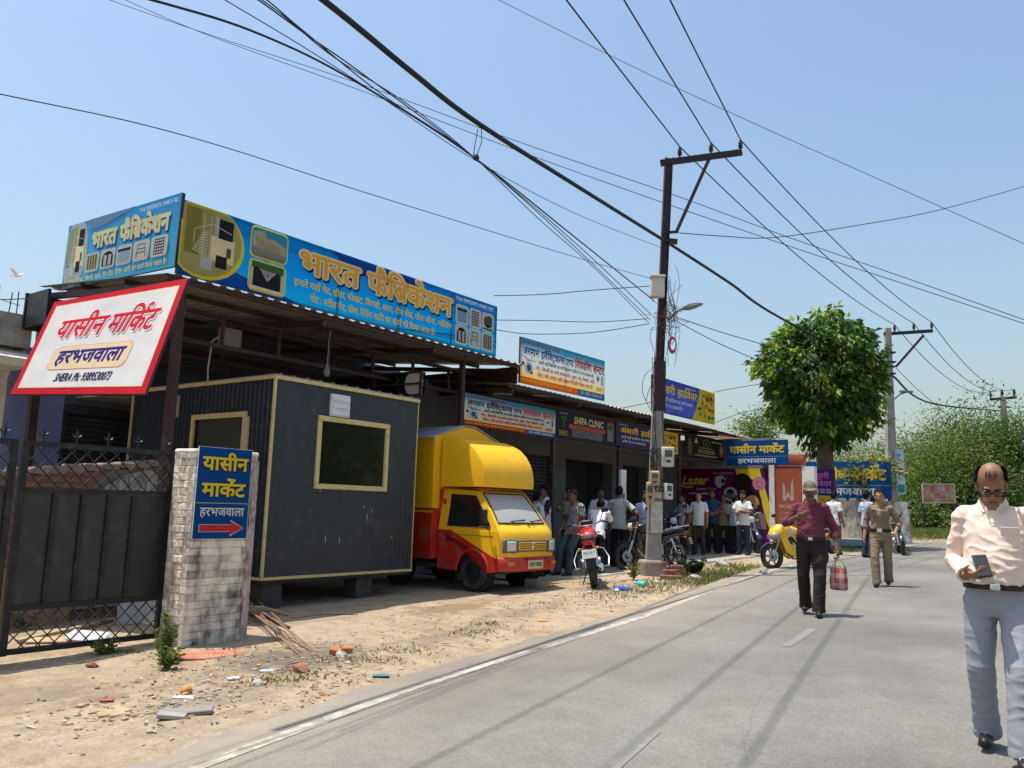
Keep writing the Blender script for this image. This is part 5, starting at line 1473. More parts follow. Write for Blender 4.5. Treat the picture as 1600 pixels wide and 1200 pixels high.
# wires that follow the road lie in one vertical plane each: the plan line from the near pole back past the camera
def back_wire(pix, end, r, label, dirx, name='overhead_wire', far=None):
    d = Vector((dirx, -6.0, 0)).normalized(); nrm = (d.y, -d.x, 0)
    A = q1(*end)
    pts = [A] + [on_plane(u, v, A, nrm) for (u, v) in pix]
    e = pts[-1] - pts[-2]; pts.append(pts[-1] + e * 1.6 + Vector((0, 0, -.1))); 
    return wire(pts, r, label, name, n=8)
cab = back_wire([(900, 290), (743, 190), (640, 110), (505, 0)], (1043, 379), .035, 'thickest twisted black cable sweeping up to the left from the near pole', .75, 'overhead_cable')
wire([q1(1043, 379), on_plane(1140, 442, q1(1043, 379), (P2 - P1).cross(Vector((0, 0, 1)))), on_plane(1220, 497, q1(1043, 379), (P2 - P1).cross(Vector((0, 0, 1)))), q2(1396, 588)], .034, 'thick black cable from the near pole into the round tree', 'overhead_cable')
wire([q2(1396, 588), on_plane(1455, 630, P2, (P3 - P2).cross(Vector((0, 0, 1)))), q3(1566, 642)], .04, 'thick black cable sagging from the second to the far pole', 'overhead_cable')
TIE = (742, 247)
back_wire([(900, 372), TIE, (560, 130), (410, 55), (238, 0)], (1022, 470), .011, 'dark wire of the tied bundle, lowest strand at the upper left', 1.1)
back_wire([(905, 385), TIE, (570, 118), (480, 55), (345, -40)], (1018, 492), .007, 'thin wire of the tied bundle running up past the thick cable', 1.15)
back_wire([(890, 378), TIE, (600, 150), (470, 45), (410, -5)], (1016, 500), .0065, 'thin wire of the tied bundle, steepest strand at the top', 1.2)
back_wire([(930, 420), (845, 345), TIE, (640, 165), (520, 88), (430, 15)], (1014, 505), .006, 'thin wire of the tied bundle with the most slack by the pole', 1.25)
back_wire([(900, 334), (742, 250), (560, 128), (360, 5)], (1036, 388), .005, 'thin wire meeting the near pole just under the thick cable', .9)
back_wire([(900, 402), (600, 310), (300, 215), (0, 147)], (1024, 437), .0055, 'lone thin wire crossing low over the blue sign', .15)
X1 = on_plane(1040, 300, P1 + Vector((-.9, 1.2, 0)), VN)
def cross_wire(pix, depthP, nrm, r, label): return wire([on_plane(u, v, depthP, nrm) for (u, v) in pix], r, label, n=8)
cross_wire([(60, -40), (300, 45), (560, 130), (800, 218), (1040, 300), (1230, 370), (1420, 436), (1680, 528)], P1 + Vector((-1.8, 2.4, 0)), (-.5, .86, 0), .009, 'upper of two thin wires passing behind the near pole top')
cross_wire([(110, -40), (300, 45), (560, 140), (800, 232), (1040, 318), (1270, 397), (1420, 446), (1680, 532)], P1 + Vector((-1.8, 2.5, 0)), (-.5, .86, 0), .009, 'lower of two thin wires passing behind the near pole top')
cross_wire([(700, -40), (960, 90), (1150, 180), (1400, 292), (1700, 425)], P1 + Vector((-3, 4, 0)), (-.6, .8, 0), .009, 'faint thin wire crossing the sky above all the poles')
cross_wire([(1062, 364), (1130, 369), (1210, 371), (1340, 352), (1480, 325), (1680, 268)], q1(1062, 364), (-.9, .35, 0), .010, 'wavy service wire leaving the near pole to the upper right')
cross_wire([(772, 462), (850, 460), (930, 453), (1015, 447)], (-9.6, 12.2, 5), (-.5, .86, 0), .008, 'service wire from the end of the blue sign to the near pole box')
cross_wire([(773, 500), (850, 501), (930, 503), (1012, 498)], (-9.6, 12.2, 5), (-.5, .86, 0), .007, 'middle slack wire between the blue sign end and the pole')
cross_wire([(773, 515), (815, 521), (860, 522), (930, 519), (1014, 506)], (-9.6, 12.2, 5), (-.5, .86, 0), .007, 'lowest slack wire between the blue sign end and the pole')
cross_wire([(-60, 467), (0, 468), (50, 466)], (-9.6, 5, 4), (0, 1, 0), .008, 'short thin wire entering at the left above the cream building')
cross_wire([(1052, 494), (1130, 520), (1225, 548), (1300, 575)], q1(1052, 494), (-.8, .25, 0), .009, 'upper thin wire from the pole lamp into the tree')
cross_wire([(1052, 499), (1120, 535), (1200, 570), (1290, 610)], q1(1052, 499), (-.8, .25, 0), .009, 'lower thin wire from the pole lamp into the tree')
cross_wire([(960, 640), (1000, 632), (1024, 627)], q1(1024, 627), (-.6, .8, 0), .007, 'short wire from the roof edge to the near pole')
cross_wire([(1115, 613), (1140, 608), (1200, 598)], (-9.6, 22.6, 4.8), (-.6, .8, 0), .009, 'short wire from the upper hardware sign to the tree')
cross_wire([(1118, 660), (1160, 645), (1210, 635)], (-9.6, 22.6, 4.2), (-.6, .8, 0), .008, 'low short wire from the roof end to the tree')
cross_wire([(1400, 575), (1430, 605), (1470, 640), (1500, 668)], P2, (-.6, .8, 0), .012, 'thin stay wire dropping from the second pole into the trees')
# tie loops where the bundle meets the thick cable
b = MB(); t0 = on_plane(744, 246, q1(1022, 470), (-6.0, -1.1, 0)); t1 = on_plane(752, 200, q1(1043, 379), (-6.0, -.75, 0))
b.tube([t0, t0.lerp(t1, .5) + Vector((.05, 0, 0)), t1], .006, 4, False); b.tube([t0 + Vector((-.05, 0, 0)), t0.lerp(t1, .5) - Vector((.06, 0, 0)), t1 - Vector((.06, 0, 0))], .006, 4, False)
b.ball(t0, .045, 6)
o = b.build('wire_tie', wire_m); tag(o, 'small tie joining the thin wire bundle to the thick cable', 'wire tie')

# ---- stained wall carrying the far blue sign, and a slab in front of it
fw = thing('stained_wall', 'stained whitewashed wall under the large blue market sign', 'wall', (-8, 31.1, G(-8, 31.1) - .1))
stain = mat('stained_whitewash', (0.50, 0.49, 0.45), rough=0.95, var=0.2, scale=2, bump=0.2, dirt=(0.14, 0.12, 0.10), dirt_amt=0.42, dirt_scale=2.2, stretch=(1.6, 1.6, .8))
b = MB(); b.b(-1.75, 1.85, 0, .22, -.1, 1.58); b.build('face', stain, fw)
b = MB(); b.b(-1.6, -1.52, .06, .14, 1.58, 2.9).b(1.2, 1.28, .06, .14, 1.58, 2.9).b(-.2, -.12, .06, .14, 1.58, 2.9); b.build('sign_post', maroon, fw)
b = MB(); b.rbox((-7.3, 29.6, G(-7.3, 29.6) + .08), (2.0, 1.4, .22), .03); o = b.build('concrete_slab', conc_grey); tag(o, 'low pale concrete slab in front of the stained wall', 'slab')
b = MB(); tv = []
for j in range(7):
    for i in range(9):
        x = -7.9 + i * .19; y = 27.6 + j * .2; tv.append((x, y, G(x, y) + .05 + .08 * abs(nz(x, y, 2.0, 4)) + (.10 if 1 < j < 5 else 0)))
b.add(tv, [(j * 9 + i, j * 9 + i + 1, (j + 1) * 9 + i + 1, (j + 1) * 9 + i) for j in range(6) for i in range(8)])
o = b.build('tarpaulin', mat('teal_tarp', (0.06, 0.16, 0.20), rough=0.5, var=0.2, scale=3), None, True); tag(o, 'crumpled teal tarpaulin lying before the stained wall', 'tarpaulin')
# rusty notice board by the verge
rp = Vector((-6.6, 43.5, G(-6.6, 43.5)))
rs_ = Vector((-1.0, 0, 0))
bp = on_plane(1443, 785, rp, VN); bp2 = on_plane(1492, 785, rp, VN); bt = on_plane(1443, 757, rp, VN)
nb = Sign('notice_board', 'rust-stained notice board on thin posts in front of the trees', bp, (bp2 - bp), (0, 0, 1), (bp2 - bp).length, bt.z - bp.z,
          mat('rusty_notice', (0.30, 0.10, 0.055), rough=0.8, var=0.3, scale=3, dirt=(0.42, 0.40, 0.33), dirt_amt=0.42, dirt_scale=2.4), cat='board')
b = MB(); w_ = (bp2 - bp).length; h_ = bt.z - bp.z
for (x_, y_, xw, yh) in ((w_ / 2, -.02, w_ + .08, .04), (w_ / 2, h_ + .02, w_ + .08, .04), (-.02, h_ / 2, .04, h_), (w_ + .02, h_ / 2, .04, h_)): b.box((x_, y_, .01), (xw, yh, .04))
b.build('border', mat('board_border', (0.5, 0.45, 0.36), rough=0.8, var=0.3, scale=6), nb.t)
b = MB(); b.b(-.06, -.0, -(bp.z - rp.z) - .2, h_ + .1, -.1, -.046).b(w_, w_ + .06, -(bp.z - rp.z) - .2, h_ + .1, -.1, -.046); b.build('post', maroon, nb.t)
# bulb and box under the canopy
bu = thing('hanging_bulb', 'grey bulb holder hanging from a cord under the canopy', 'lamp', (-10.4, 8.84, 3.55))
MB().lathe([(0.0, -.10), (.035, -.09), (.055, -.04), (.05, .02), (.03, .06), (.025, .12), (0, .125)], n=14).build('bulb', mat('bulb_grey', (0.30, 0.31, 0.31), rough=0.3, var=0.1), bu, True)
MB().tube([(0, 0, .12), (.01, .0, .3), (-.02, .02, .5), (0, .03, .68)], .008, 5).build('cord', mat('cord_pale', (0.4, 0.4, 0.38), rough=0.6, var=0), bu)
eb = thing('switch_box', 'pale electrical box fixed to the canopy girder', 'box', (-10.48, 7.05, 3.78))
MB().rbox((0, 0, 0), (.10, .34, .28), .012).build('case', mat('box_dim', (0.16, 0.15, 0.13), rough=0.6), eb); MB().tube([(0, -.17, 0), (.02, -.3, -.1), (.02, -.33, -.5), (0, -.30, -.75)], .012, 5).build('conduit', vent_g, eb)
# white painted guard on the shop column
b = MB(); b.b(-9.965, -9.90, 17.76, 18.02, 1.25, 2.42); o = b.build('painted_board', white_paint); tag(o, 'narrow white board with a green mark fixed to a shop column', 'board')
b = MB(); b.b(-9.8995, -9.8975, 17.82, 17.95, 1.60, 1.85); b.build('green_mark', mat('mark_green', (0.05, 0.14, 0.06), var=0), o)
# ================================================================== vegetation
def leaf_material(name, rough=0.45, transl=0.38):
    m = bpy.data.materials.new(name); m.use_nodes = True
    N = m.node_tree.nodes; L = m.node_tree.links; N.clear()
    out = N.new('ShaderNodeOutputMaterial'); bs = N.new('ShaderNodeBsdfPrincipled'); tr = N.new('ShaderNodeBsdfTranslucent'); ms = N.new('ShaderNodeMixShader')
    at_ = N.new('ShaderNodeAttribute'); at_.attribute_name = 'leaf_col'
    bs.inputs['Roughness'].default_value = rough; bs.inputs['Specular IOR Level'].default_value = 0.35
    hs = N.new('ShaderNodeMix'); hs.data_type = 'RGBA'; hs.blend_type = 'MULTIPLY'; hs.inputs['Factor'].default_value = 1; hs.inputs['B'].default_value = (1.5, 1.6, 0.6, 1)
    L.new(at_.outputs['Color'], hs.inputs['A'])
    L.new(at_.outputs['Color'], bs.inputs['Base Color']); L.new(hs.outputs['Result'], tr.inputs['Color'])
    ms.inputs[0].default_value = transl
    L.new(bs.outputs[0], ms.inputs[1]); L.new(tr.outputs[0], ms.inputs[2]); L.new(ms.outputs[0], out.inputs['Surface'])
    return m
LEAF = leaf_material('leaf')
def unit(a): return a / (np.linalg.norm(a, axis=-1, keepdims=True) + 1e-9)
def leaf_mesh(name, pos, dirs, length, width, cols, r=None, fold=0.25):
    """one small folded leaf per row: base, two sides, tip"""
    r = r or rng; n = len(pos)
    d = unit(dirs); rv = r.normal(size=(n, 3)); s = unit(np.cross(d, rv)); up = np.cross(s, d)
    L_ = length[:, None]; W_ = width[:, None]
    base = pos; tip = pos + d * L_ - up * L_ * 0.18
    mid = pos + d * L_ * 0.45
    a = mid + s * W_ * 0.5 + up * W_ * fold; c = mid - s * W_ * 0.5 + up * W_ * fold
    co = np.stack([base, a, tip, c], 1).reshape(-1, 3)
    me = bpy.data.meshes.new(name)
    me.vertices.add(4 * n); me.vertices.foreach_set('co', co.astype(np.float32).ravel())
    idx = np.arange(n)[:, None] * 4
    tri = np.concatenate([idx + [0, 1, 2], idx + [0, 2, 3]], 1).reshape(-1)
    me.loops.add(6 * n); me.loops.foreach_set('vertex_index', tri.astype(np.int32))
    me.polygons.add(2 * n); me.polygons.foreach_set('loop_start', np.arange(0, 6 * n, 3, dtype=np.int32)); me.polygons.foreach_set('loop_total', np.full(2 * n, 3, dtype=np.int32))
    me.update(calc_edges=True)
    ca = me.color_attributes.new('leaf_col', 'FLOAT_COLOR', 'POINT')
    cc = np.concatenate([np.repeat(cols, 4, 0), np.ones((4 * n, 1))], 1)
    ca.data.foreach_set('color', cc.astype(np.float32).ravel())
    me.materials.append(LEAF)
    return me
bark = mat('bark', (0.10, 0.070, 0.048), rough=0.95, var=0.35, scale=9, bump=0.7, bscale=18, stretch=(1, 1, .35))
def ellipsoid_clumps(n, c, rad, r, shell=0.55, lump=0.16):
    d = unit(r.normal(size=(n, 3))); t = shell + (1 - shell) * r.random((n, 1)) ** 0.7
    k = np.array([1 + lump * (mnoise.noise(Vector(v * 2.1 + 5)) + .7 * mnoise.noise(Vector(v * 4.7))) for v in d])[:, None]
    return np.array(c) + d * t * k * np.array(rad), d
def tree(name, label, base, crown_c, rad, trunk_r, clumps, per, leaf, cols, tips=None, spread=.32, droop=.5, seed=1, lean=0, shell=.55, group='trees', limbs=7, lump=.16, cat='tree'):
    r = np.random.default_rng(seed); base = Vector(base); cc = Vector(crown_c) - base
    t = thing(name, label, cat, base, group=group)
    cl, dr = ellipsoid_clumps(clumps, cc, rad, r, shell, lump)
    pos = np.repeat(cl, per, 0); dd = np.repeat(dr, per, 0); n = len(pos)
    off = r.normal(size=(n, 3)) * spread * np.array([1, 1, .75])
    pos = pos + off
    dirs = unit(off) * .7 + dd * .45 + np.array([0, 0, -droop]) + r.normal(size=(n, 3)) * .35
    col = np.array(cols)[r.integers(0, len(cols), clumps)]
    col = np.repeat(col, per, 0) * r.uniform(.72, 1.28, (n, 1))
    if tips is not None:
        tipc = r.random(clumps) < tips[0]
        m = np.repeat(tipc, per) & (r.random(n) < (.95 if per < 20 else .65))
        col[m] = np.array(tips[1]) * r.uniform(.8, 1.25, (m.sum(), 1))
        pos[m] += dd[m] * spread * .5
    ln = leaf[0] * r.uniform(.65, 1.25, n); wd = ln * leaf[1]
    o = bpy.data.objects.new('crown', leaf_mesh('crown', pos, dirs, ln, wd, col, r)); COL.objects.link(o); o.parent = t
    b = MB(); fork = Vector((cc.x * .7, cc.y * .7, max(.5, cc.z - rad[2] * .75)))
    pts = [Vector((0, 0, -.15)), Vector((fork.x * .2, fork.y * .2, fork.z * .35)), Vector((fork.x * .6, fork.y * .6, fork.z * .75)), fork]
    b.tube([p + Vector((trunk_r * .25 * nz(i, seed, 1.7, 2), trunk_r * .25 * nz(i, seed, 1.3, 7), 0)) for i, p in enumerate(pts)], [trunk_r * 1.25, trunk_r, trunk_r * .95, trunk_r * .85], 10)
    for k in range(limbs):
        e = Vector(cl[r.integers(0, clumps)]); m_ = fork.lerp(e, .5) + Vector((0, 0, .12 * rad[2] * r.random()))
        b.tube([fork, m_, fork.lerp(e, .95)], [trunk_r * .55, trunk_r * .3, trunk_r * .08], 6)
    b.build('trunk', bark, t, True)
    return t
GREEN = [(0.034, 0.082, 0.017), (0.042, 0.096, 0.019), (0.050, 0.108, 0.022), (0.062, 0.124, 0.026)]
tb = Vector((-7.6, 26.9, G(-7.6, 26.9)))
tc_ = on_plane(1281, 592, tb, VN)
main_tree = tree('round_tree', 'large round leafy tree with a poster on its trunk beside the road', tb, tc_, (1.80, 1.80, 2.12), .27, 1350, 14, (.245, .42), GREEN, (.18, (0.23, 0.31, 0.04)), .085, .95, 5, shell=.50, group='roadside trees', limbs=12, lump=.27)
# poster on its trunk
tp_ = on_plane(1259, 797, tb + Vector((0, -.45, 0)), (0, 1, 0))
hp = Sign('trunk_poster', 'purple and yellow hardware poster tied to the round tree trunk', tp_, (1, 0, 0), (0, 0, 1), .88, 1.27, ink('poster_violet', 70, 30, 120, .1), back=False, cat='poster')
hp.rect(0, 0, .88, .46, ink('tool_yellow', 244, 214, 50)); hp.write('अंसारी', .44, .98, .15, ink('poster_magenta', 226, 150, 190), w=.56, bold=.02, align='c'); hp.write('हार्डवेयर', .44, .74, .15, ink('poster_magenta', 226, 150, 190), w=.72, bold=.02, align='c')
hp.tiny(.12, .52, .78, .68, white_i, 2, seed=4); hp.rect(.5, .10, .82, .17, red_i); hp.lines([(.15, .30, .30, .38), (.3, .22, .34, .4), (.45, .3, .6, .36), (.62, .24, .76, .36)], .035, grey_i); hp.disc(.72, .27, .08, .06, skyb_i)
b = MB(); b.b(0.40, .48, -.1, 1.33, -.03, -.008); b.build('batten', bark, hp.t)

G2 = [(0.082, 0.135, 0.034), (0.102, 0.160, 0.042), (0.120, 0.175, 0.046), (0.066, 0.112, 0.030)]
G3 = [(0.12, 0.165, 0.068), (0.14, 0.18, 0.08), (0.105, 0.145, 0.06)]
G4 = [(0.036, 0.075, 0.020), (0.048, 0.092, 0.026), (0.060, 0.11, 0.030)]
def far_tree(u, v, dist, w, h, label, cols, seed, clumps=150, per=34, leaf=(.19, .38), shell=.22, spread=.50, droop=.25, tips=None, trunk=.16, lump=.75, cat='tree', name='leafy_tree'):
    """crown centred on the pixel, at a distance along the view; w and h are the crown radii"""
    c = CAMP + ray_of(u, v) * (dist / 1290.0)
    base = (c.x, c.y, G(c.x, c.y))
    return tree(name, label, base, c, (w, w, h), trunk, clumps, per, leaf, cols, tips, spread, droop, seed, shell=shell, group='trees behind the road bend', limbs=6, lump=lump, cat=cat)
yt = (.16, (0.18, 0.22, 0.050))
far_tree(1432, 722, 47, 1.8, 3.0, 'thin grey-green feathery tree directly behind the second power pole', G3, 11, 90, 30, (.26, .24), .2, .5, .5, None)
far_tree(1478, 740, 44, 2.0, 2.1, 'bright green bushy tree above the rusty notice board', G2, 12, 230, 46, tips=yt)
far_tree(1524, 706, 47, 2.2, 2.7, 'tallest bright green tree behind the man with the phone', G2, 13, 250, 46, tips=yt)
far_tree(1592, 722, 46, 2.2, 2.4, 'darker green tree at the right edge of the picture', G4 + G2[:1], 14, 230, 46, tips=(.08, (0.14, 0.18, 0.04)))
far_tree(1400, 735, 54, 2.0, 2.4, 'pale tree half hidden by the second power pole', G3, 15, 90, 30, shell=.2)
far_tree(1445, 775, 43, 1.6, 1.7, 'low leafy bush left of the rusty notice board', G2, 16, 150, 42, tips=yt, trunk=.10)
far_tree(1525, 775, 43, 2.6, 1.7, 'wide dark bush under the trees right of the notice board', G4 + G2, 17, 230, 44, trunk=.10)
far_tree(1590, 790, 42, 1.8, 1.5, 'dark low bush at the far right verge', G4, 18, 150, 42, trunk=.08)
far_tree(1440, 806, 41, .9, .55, 'small low shrub at the foot of the notice board', G2, 19, 36, 30, (.22, .4), trunk=.05, spread=.25, name='roadside_shrub', cat='shrub')
far_tree(1478, 815, 41, 1.0, .5, 'rounded pale shrub right of the notice board post', G3, 20, 40, 30, (.22, .4), trunk=.05, spread=.25, name='roadside_shrub', cat='shrub')
far_tree(1340, 722, 50, 2.6, 1.7, 'pale tree seen above the large blue market sign', G3, 21, 110, 30, shell=.2)
far_tree(1184, 672, 46, .75, .8, 'small green tree peeping above the end of the tin roof', G2, 22, 70, 32)
far_tree(1660, 700, 44, 2.5, 3.0, 'green tree cut off by the right picture edge', G2, 23, 120, 34)
# trees across the road, behind the photographer's right shoulder, that the cabin window mirrors
for i, (x, y, w, h) in enumerate(((11.5, 25, 2.6, 2.6), (14.5, 30, 3.0, 3.2), (10.5, 34, 2.4, 2.8), (17, 24, 3.0, 3.0))):
    tree('leafy_tree', ('bushy', 'tall', 'narrow', 'wide')[i] + ' green tree across the road, mirrored in the cabin window', (x, y, G(x, y)), (x, y, G(x, y) + h * 1.15), (w, w, h), .2, 120, 34, (.3, .4), G2, yt, .5, .3, 60 + i, shell=.25, group='trees across the road', limbs=5, lump=.5)
# pollarded trunk with yellow-green shoots before the blue sign
pb = on_ground(1362, 848); pb = Vector((pb.x, pb.y, G(pb.x, pb.y)))
pc = on_plane(1360, 738, pb, VN)
tree('pollarded_tree', 'short pollarded tree with yellow-green shoots before the blue market sign', pb, pc, (.95, .95, .48), .20, 46, 26, (.19, .45), [(0.16, 0.18, 0.035), (0.20, 0.16, 0.05), (0.12, 0.16, 0.03)], (.3, (0.30, 0.28, 0.06)), .16, .4, 31, shell=.35, group='roadside trees', limbs=5)

# ---- roadside weeds and grass
def plant(u, v, h, n, label, cols, seed, leaf=(.05, .42), rad=.14, name='roadside_weed'):
    g_ = on_ground(u, v); r = np.random.default_rng(seed)
    t = thing(name, label, 'weed', (g_.x, g_.y, ground_z(g_.x, g_.y)), group='roadside weeds')
    ns = 9; st = MB(); P = []; D = []
    for k in range(ns):
        a = r.uniform(0, 6.28); rr = rad * r.uniform(.2, 1.0); hh = h * r.uniform(.55, 1.0)
        tip = Vector((math.cos(a) * rr, math.sin(a) * rr, hh))
        st.tube([(0, 0, -.02), (tip.x * .4, tip.y * .4, hh * .55), tip], [.006, .005, .002], 5)
        for i in range(n // ns):
            f = r.uniform(.2, 1.0); p = np.array([tip.x * f, tip.y * f, hh * f]); P.append(p); q = r.normal(size=3); q[2] = abs(q[2]) * .3; D.append(q)
    P = np.array(P) + r.normal(size=(len(P), 3)) * .012; D = np.array(D); n_ = len(P)
    col = np.array(cols)[r.integers(0, len(cols), n_)] * r.uniform(.75, 1.25, (n_, 1)); ln = leaf[0] * r.uniform(.7, 1.4, n_)
    o = bpy.data.objects.new('foliage', leaf_mesh('foliage', P, D, ln, ln * leaf[1], col, r)); COL.objects.link(o); o.parent = t
    st.build('stem', mat('weed_stem', (0.09, 0.10, 0.03), var=0.1), t)
W_ = [(0.11, 0.15, 0.045), (0.13, 0.17, 0.055), (0.09, 0.125, 0.04)]
plant(254, 1036, .44, 900, 'tall green weed growing at the foot of the gate and brick pillar', W_, 1, (.034, .42))
plant(262, 1048, .20, 220, 'low green weed in front of the brick pillar', W_, 2, rad=.2)
plant(1082, 898, .30, 420, 'dark green weed clump beside the stacked bricks', [(0.04, 0.07, 0.025), (0.05, 0.085, 0.03)], 3, (.10, .45), .38)
plant(990, 906, .34, 140, 'thin yellowing weed in the litter before the power pole', [(0.16, 0.17, 0.05)], 4, (.07, .4), .12)
plant(165, 1022, .12, 180, 'tiny green weed under the bottom bar of the gate', W_, 5, rad=.2)
plant(35, 985, .2, 160, 'weed inside the gate near the left edge', W_, 6, rad=.2)
def grass(name, label, patches, seed):
    r = np.random.default_rng(seed); V = []; F = []; C = []
    for (u, v, du, dv, n, h) in patches:
        for i in range(n):
            g_ = on_ground(u + r.normal() * du * .5, v + r.normal() * dv * .5)
            if g_.x > road_left(g_.y) - .34: continue
            z = ground_z(g_.x, g_.y); hh = h * r.uniform(.5, 1.3); a = r.uniform(0, 6.28); w = .006 + .004 * r.random()
            dx, dy = math.cos(a), math.sin(a); lx, ly = r.normal() * hh * .5, r.normal() * hh * .5; k = len(V)
            V += [(g_.x - dx * w, g_.y - dy * w, z - .01), (g_.x + dx * w, g_.y + dy * w, z - .01), (g_.x + lx * .5 + dx * w * .6, g_.y + ly * .5 + dy * w * .6, z + hh * .65), (g_.x + lx, g_.y + ly, z + hh * .9)]
            F += [(k, k + 1, k + 2), (k, k + 2, k + 3)]
            c = np.array([(0.10, 0.15, 0.035), (0.14, 0.17, 0.05), (0.24, 0.20, 0.09), (0.08, 0.12, 0.03)][r.integers(0, 4)]) * r.uniform(.8, 1.2)
            C += [(*c, 1)] * 4
    me = bpy.data.meshes.new(name); me.from_pydata(V, [], F); ca = me.color_attributes.new('leaf_col', 'FLOAT_COLOR', 'POINT'); ca.data.foreach_set('color', np.array(C, dtype=np.float32).ravel()); me.materials.append(LEAF)
    o = bpy.data.objects.new(name, me); COL.objects.link(o); tag(o, label, 'grass', kind='stuff')
grass('grass', 'short patchy grass along the dirt shoulder of the road', [
    (1120, 902, 80, 13, 2000, .075), (1165, 890, 55, 8, 900, .07), (1075, 912, 70, 8, 500, .06), (1010, 922, 60, 10, 320, .05),
    (470, 1058, 90, 11, 120, .03), (575, 1032, 70, 8, 110, .03), (630, 1016, 60, 7, 90, .03), (740, 988, 50, 8, 100, .03), (760, 975, 30, 5, 80, .03),
    (420, 1064, 50, 5, 110, .03), (185, 1020, 40, 4, 120, .035), (860, 945, 60, 12, 90, .03), (950, 930, 50, 10, 160, .04), (350, 1020, 50, 10, 80, .03),
    (1320, 858, 30, 6, 300, .12), (1345, 850, 20, 5, 240, .14), (1420, 860, 20, 6, 200, .12)], 8)
grass('verge_grass', 'rough green grass on the far verge under the trees', [(1460, 838, 60, 6, 2200, .22), (1520, 836, 80, 5, 1800, .25), (1590, 834, 60, 5, 1200, .25), (1430, 830, 40, 4, 800, .25)], 9)
# ================================================================== yellow and red food van
yel = mat('van_yellow', (0.86, 0.47, 0.008), rough=0.5, var=0.06, scale=3, spec=0.4, coat=0.08, dirt=(0.66, 0.40, 0.06), dirt_amt=0.14, dirt_scale=4)
redv = mat('van_red', (0.46, 0.020, 0.012), rough=0.5, var=0.12, scale=3, spec=0.4, coat=0.08, dirt=(0.36, 0.10, 0.06), dirt_amt=0.30, dirt_scale=4)
rubber = mat('rubber', (0.018, 0.018, 0.019), rough=0.75, var=0.25, scale=8, dirt=(0.09, 0.075, 0.055), dirt_amt=0.35, dirt_scale=6)
trimgrey = mat('trim_grey', (0.13, 0.13, 0.13), rough=0.55, var=0.2, dirt=(0.2, 0.17, 0.12), dirt_amt=0.3, dirt_scale=8)
blackp = mat('black_plastic', (0.015, 0.015, 0.016), rough=0.5, var=0.1)
chrome = mat('chrome', (0.65, 0.66, 0.67), rough=0.18, metal=1.0, var=0.05)
steel_d = mat('dark_rim', (0.03, 0.03, 0.032), rough=0.4, metal=0.4, var=0.1)
lens = mat('lamp_lens', (0.62, 0.60, 0.50), rough=0.12, var=0.15, scale=30, spec=0.8)
amber = mat('amber_lens', (0.55, 0.20, 0.03), rough=0.25, var=0.1)
dust_glass = glass('dusty_windscreen', (0.52, 0.52, 0.48), 0.35, 0.72)
side_glass = glass('van_side_glass', (0.03, 0.035, 0.033), 0.05, 0.45)
tinw = mat('box_roof_sheet', (0.50, 0.51, 0.50), rough=0.5, metal=0.3, var=0.25, scale=4)
van = thing('food_van', 'yellow and red food van with a curved roof fairing parked facing the road', 'van', (-8.63, 11.35, G(-8.63, 11.3) + .01), R_(-3))
def wheel(parent, c, r, w, name='wheel', spokes=0):
    b = MB(); prof = [(r * .62, -w / 2), (r * .93, -w / 2), (r, -w * .32), (r, w * .32), (r * .93, w / 2), (r * .62, w / 2)]
    b.lathe(prof, c, (0, 1, 0), 28, closed=True); wh = b.build(name, rubber, parent, True)
    b = MB(); s = -1 if c[1] < 0 else 1
    b.lathe([(r * .64, -w * .42), (r * .64, w * .42), (r * .58, w * .42 * 1), (r * .54, w * .1 * s), (r * .34, w * .2 * s), (r * .28, w * .36 * s), (r * .16, w * .38 * s), (0.0, w * .40 * s)] if s > 0 else
            [(r * .64, w * .42), (r * .64, -w * .42), (r * .58, -w * .42), (r * .54, -w * .1), (r * .34, -w * .2), (r * .28, -w * .36), (r * .16, -w * .38), (0.0, -w * .40)], c, (0, 1, 0), 28)
    b.build('rim', steel_d, wh, True)
    return wh
for x in (0.0, -1.84):
    for s_ in (-1, 1):
        b = MB(); b.lathe([(.332, -.10 * s_), (.332, .06 * s_), (0.0, .06 * s_)][::1], (x, s_ * .60, .29), (0, -s_, 0) if 0 else (0, 1, 0), 24); b.v = [p for p in b.v]
        b.build('wheel_well', mat('well_dark', (0.02, 0.018, 0.016), rough=0.95, var=0.1), van)
for (x, y) in ((0, -.62), (0, .62), (-1.84, -.62), (-1.84, .62)): wheel(van, (x, y, .275), .275, .155)
def paint_split(bm, cut=None):
    return bm
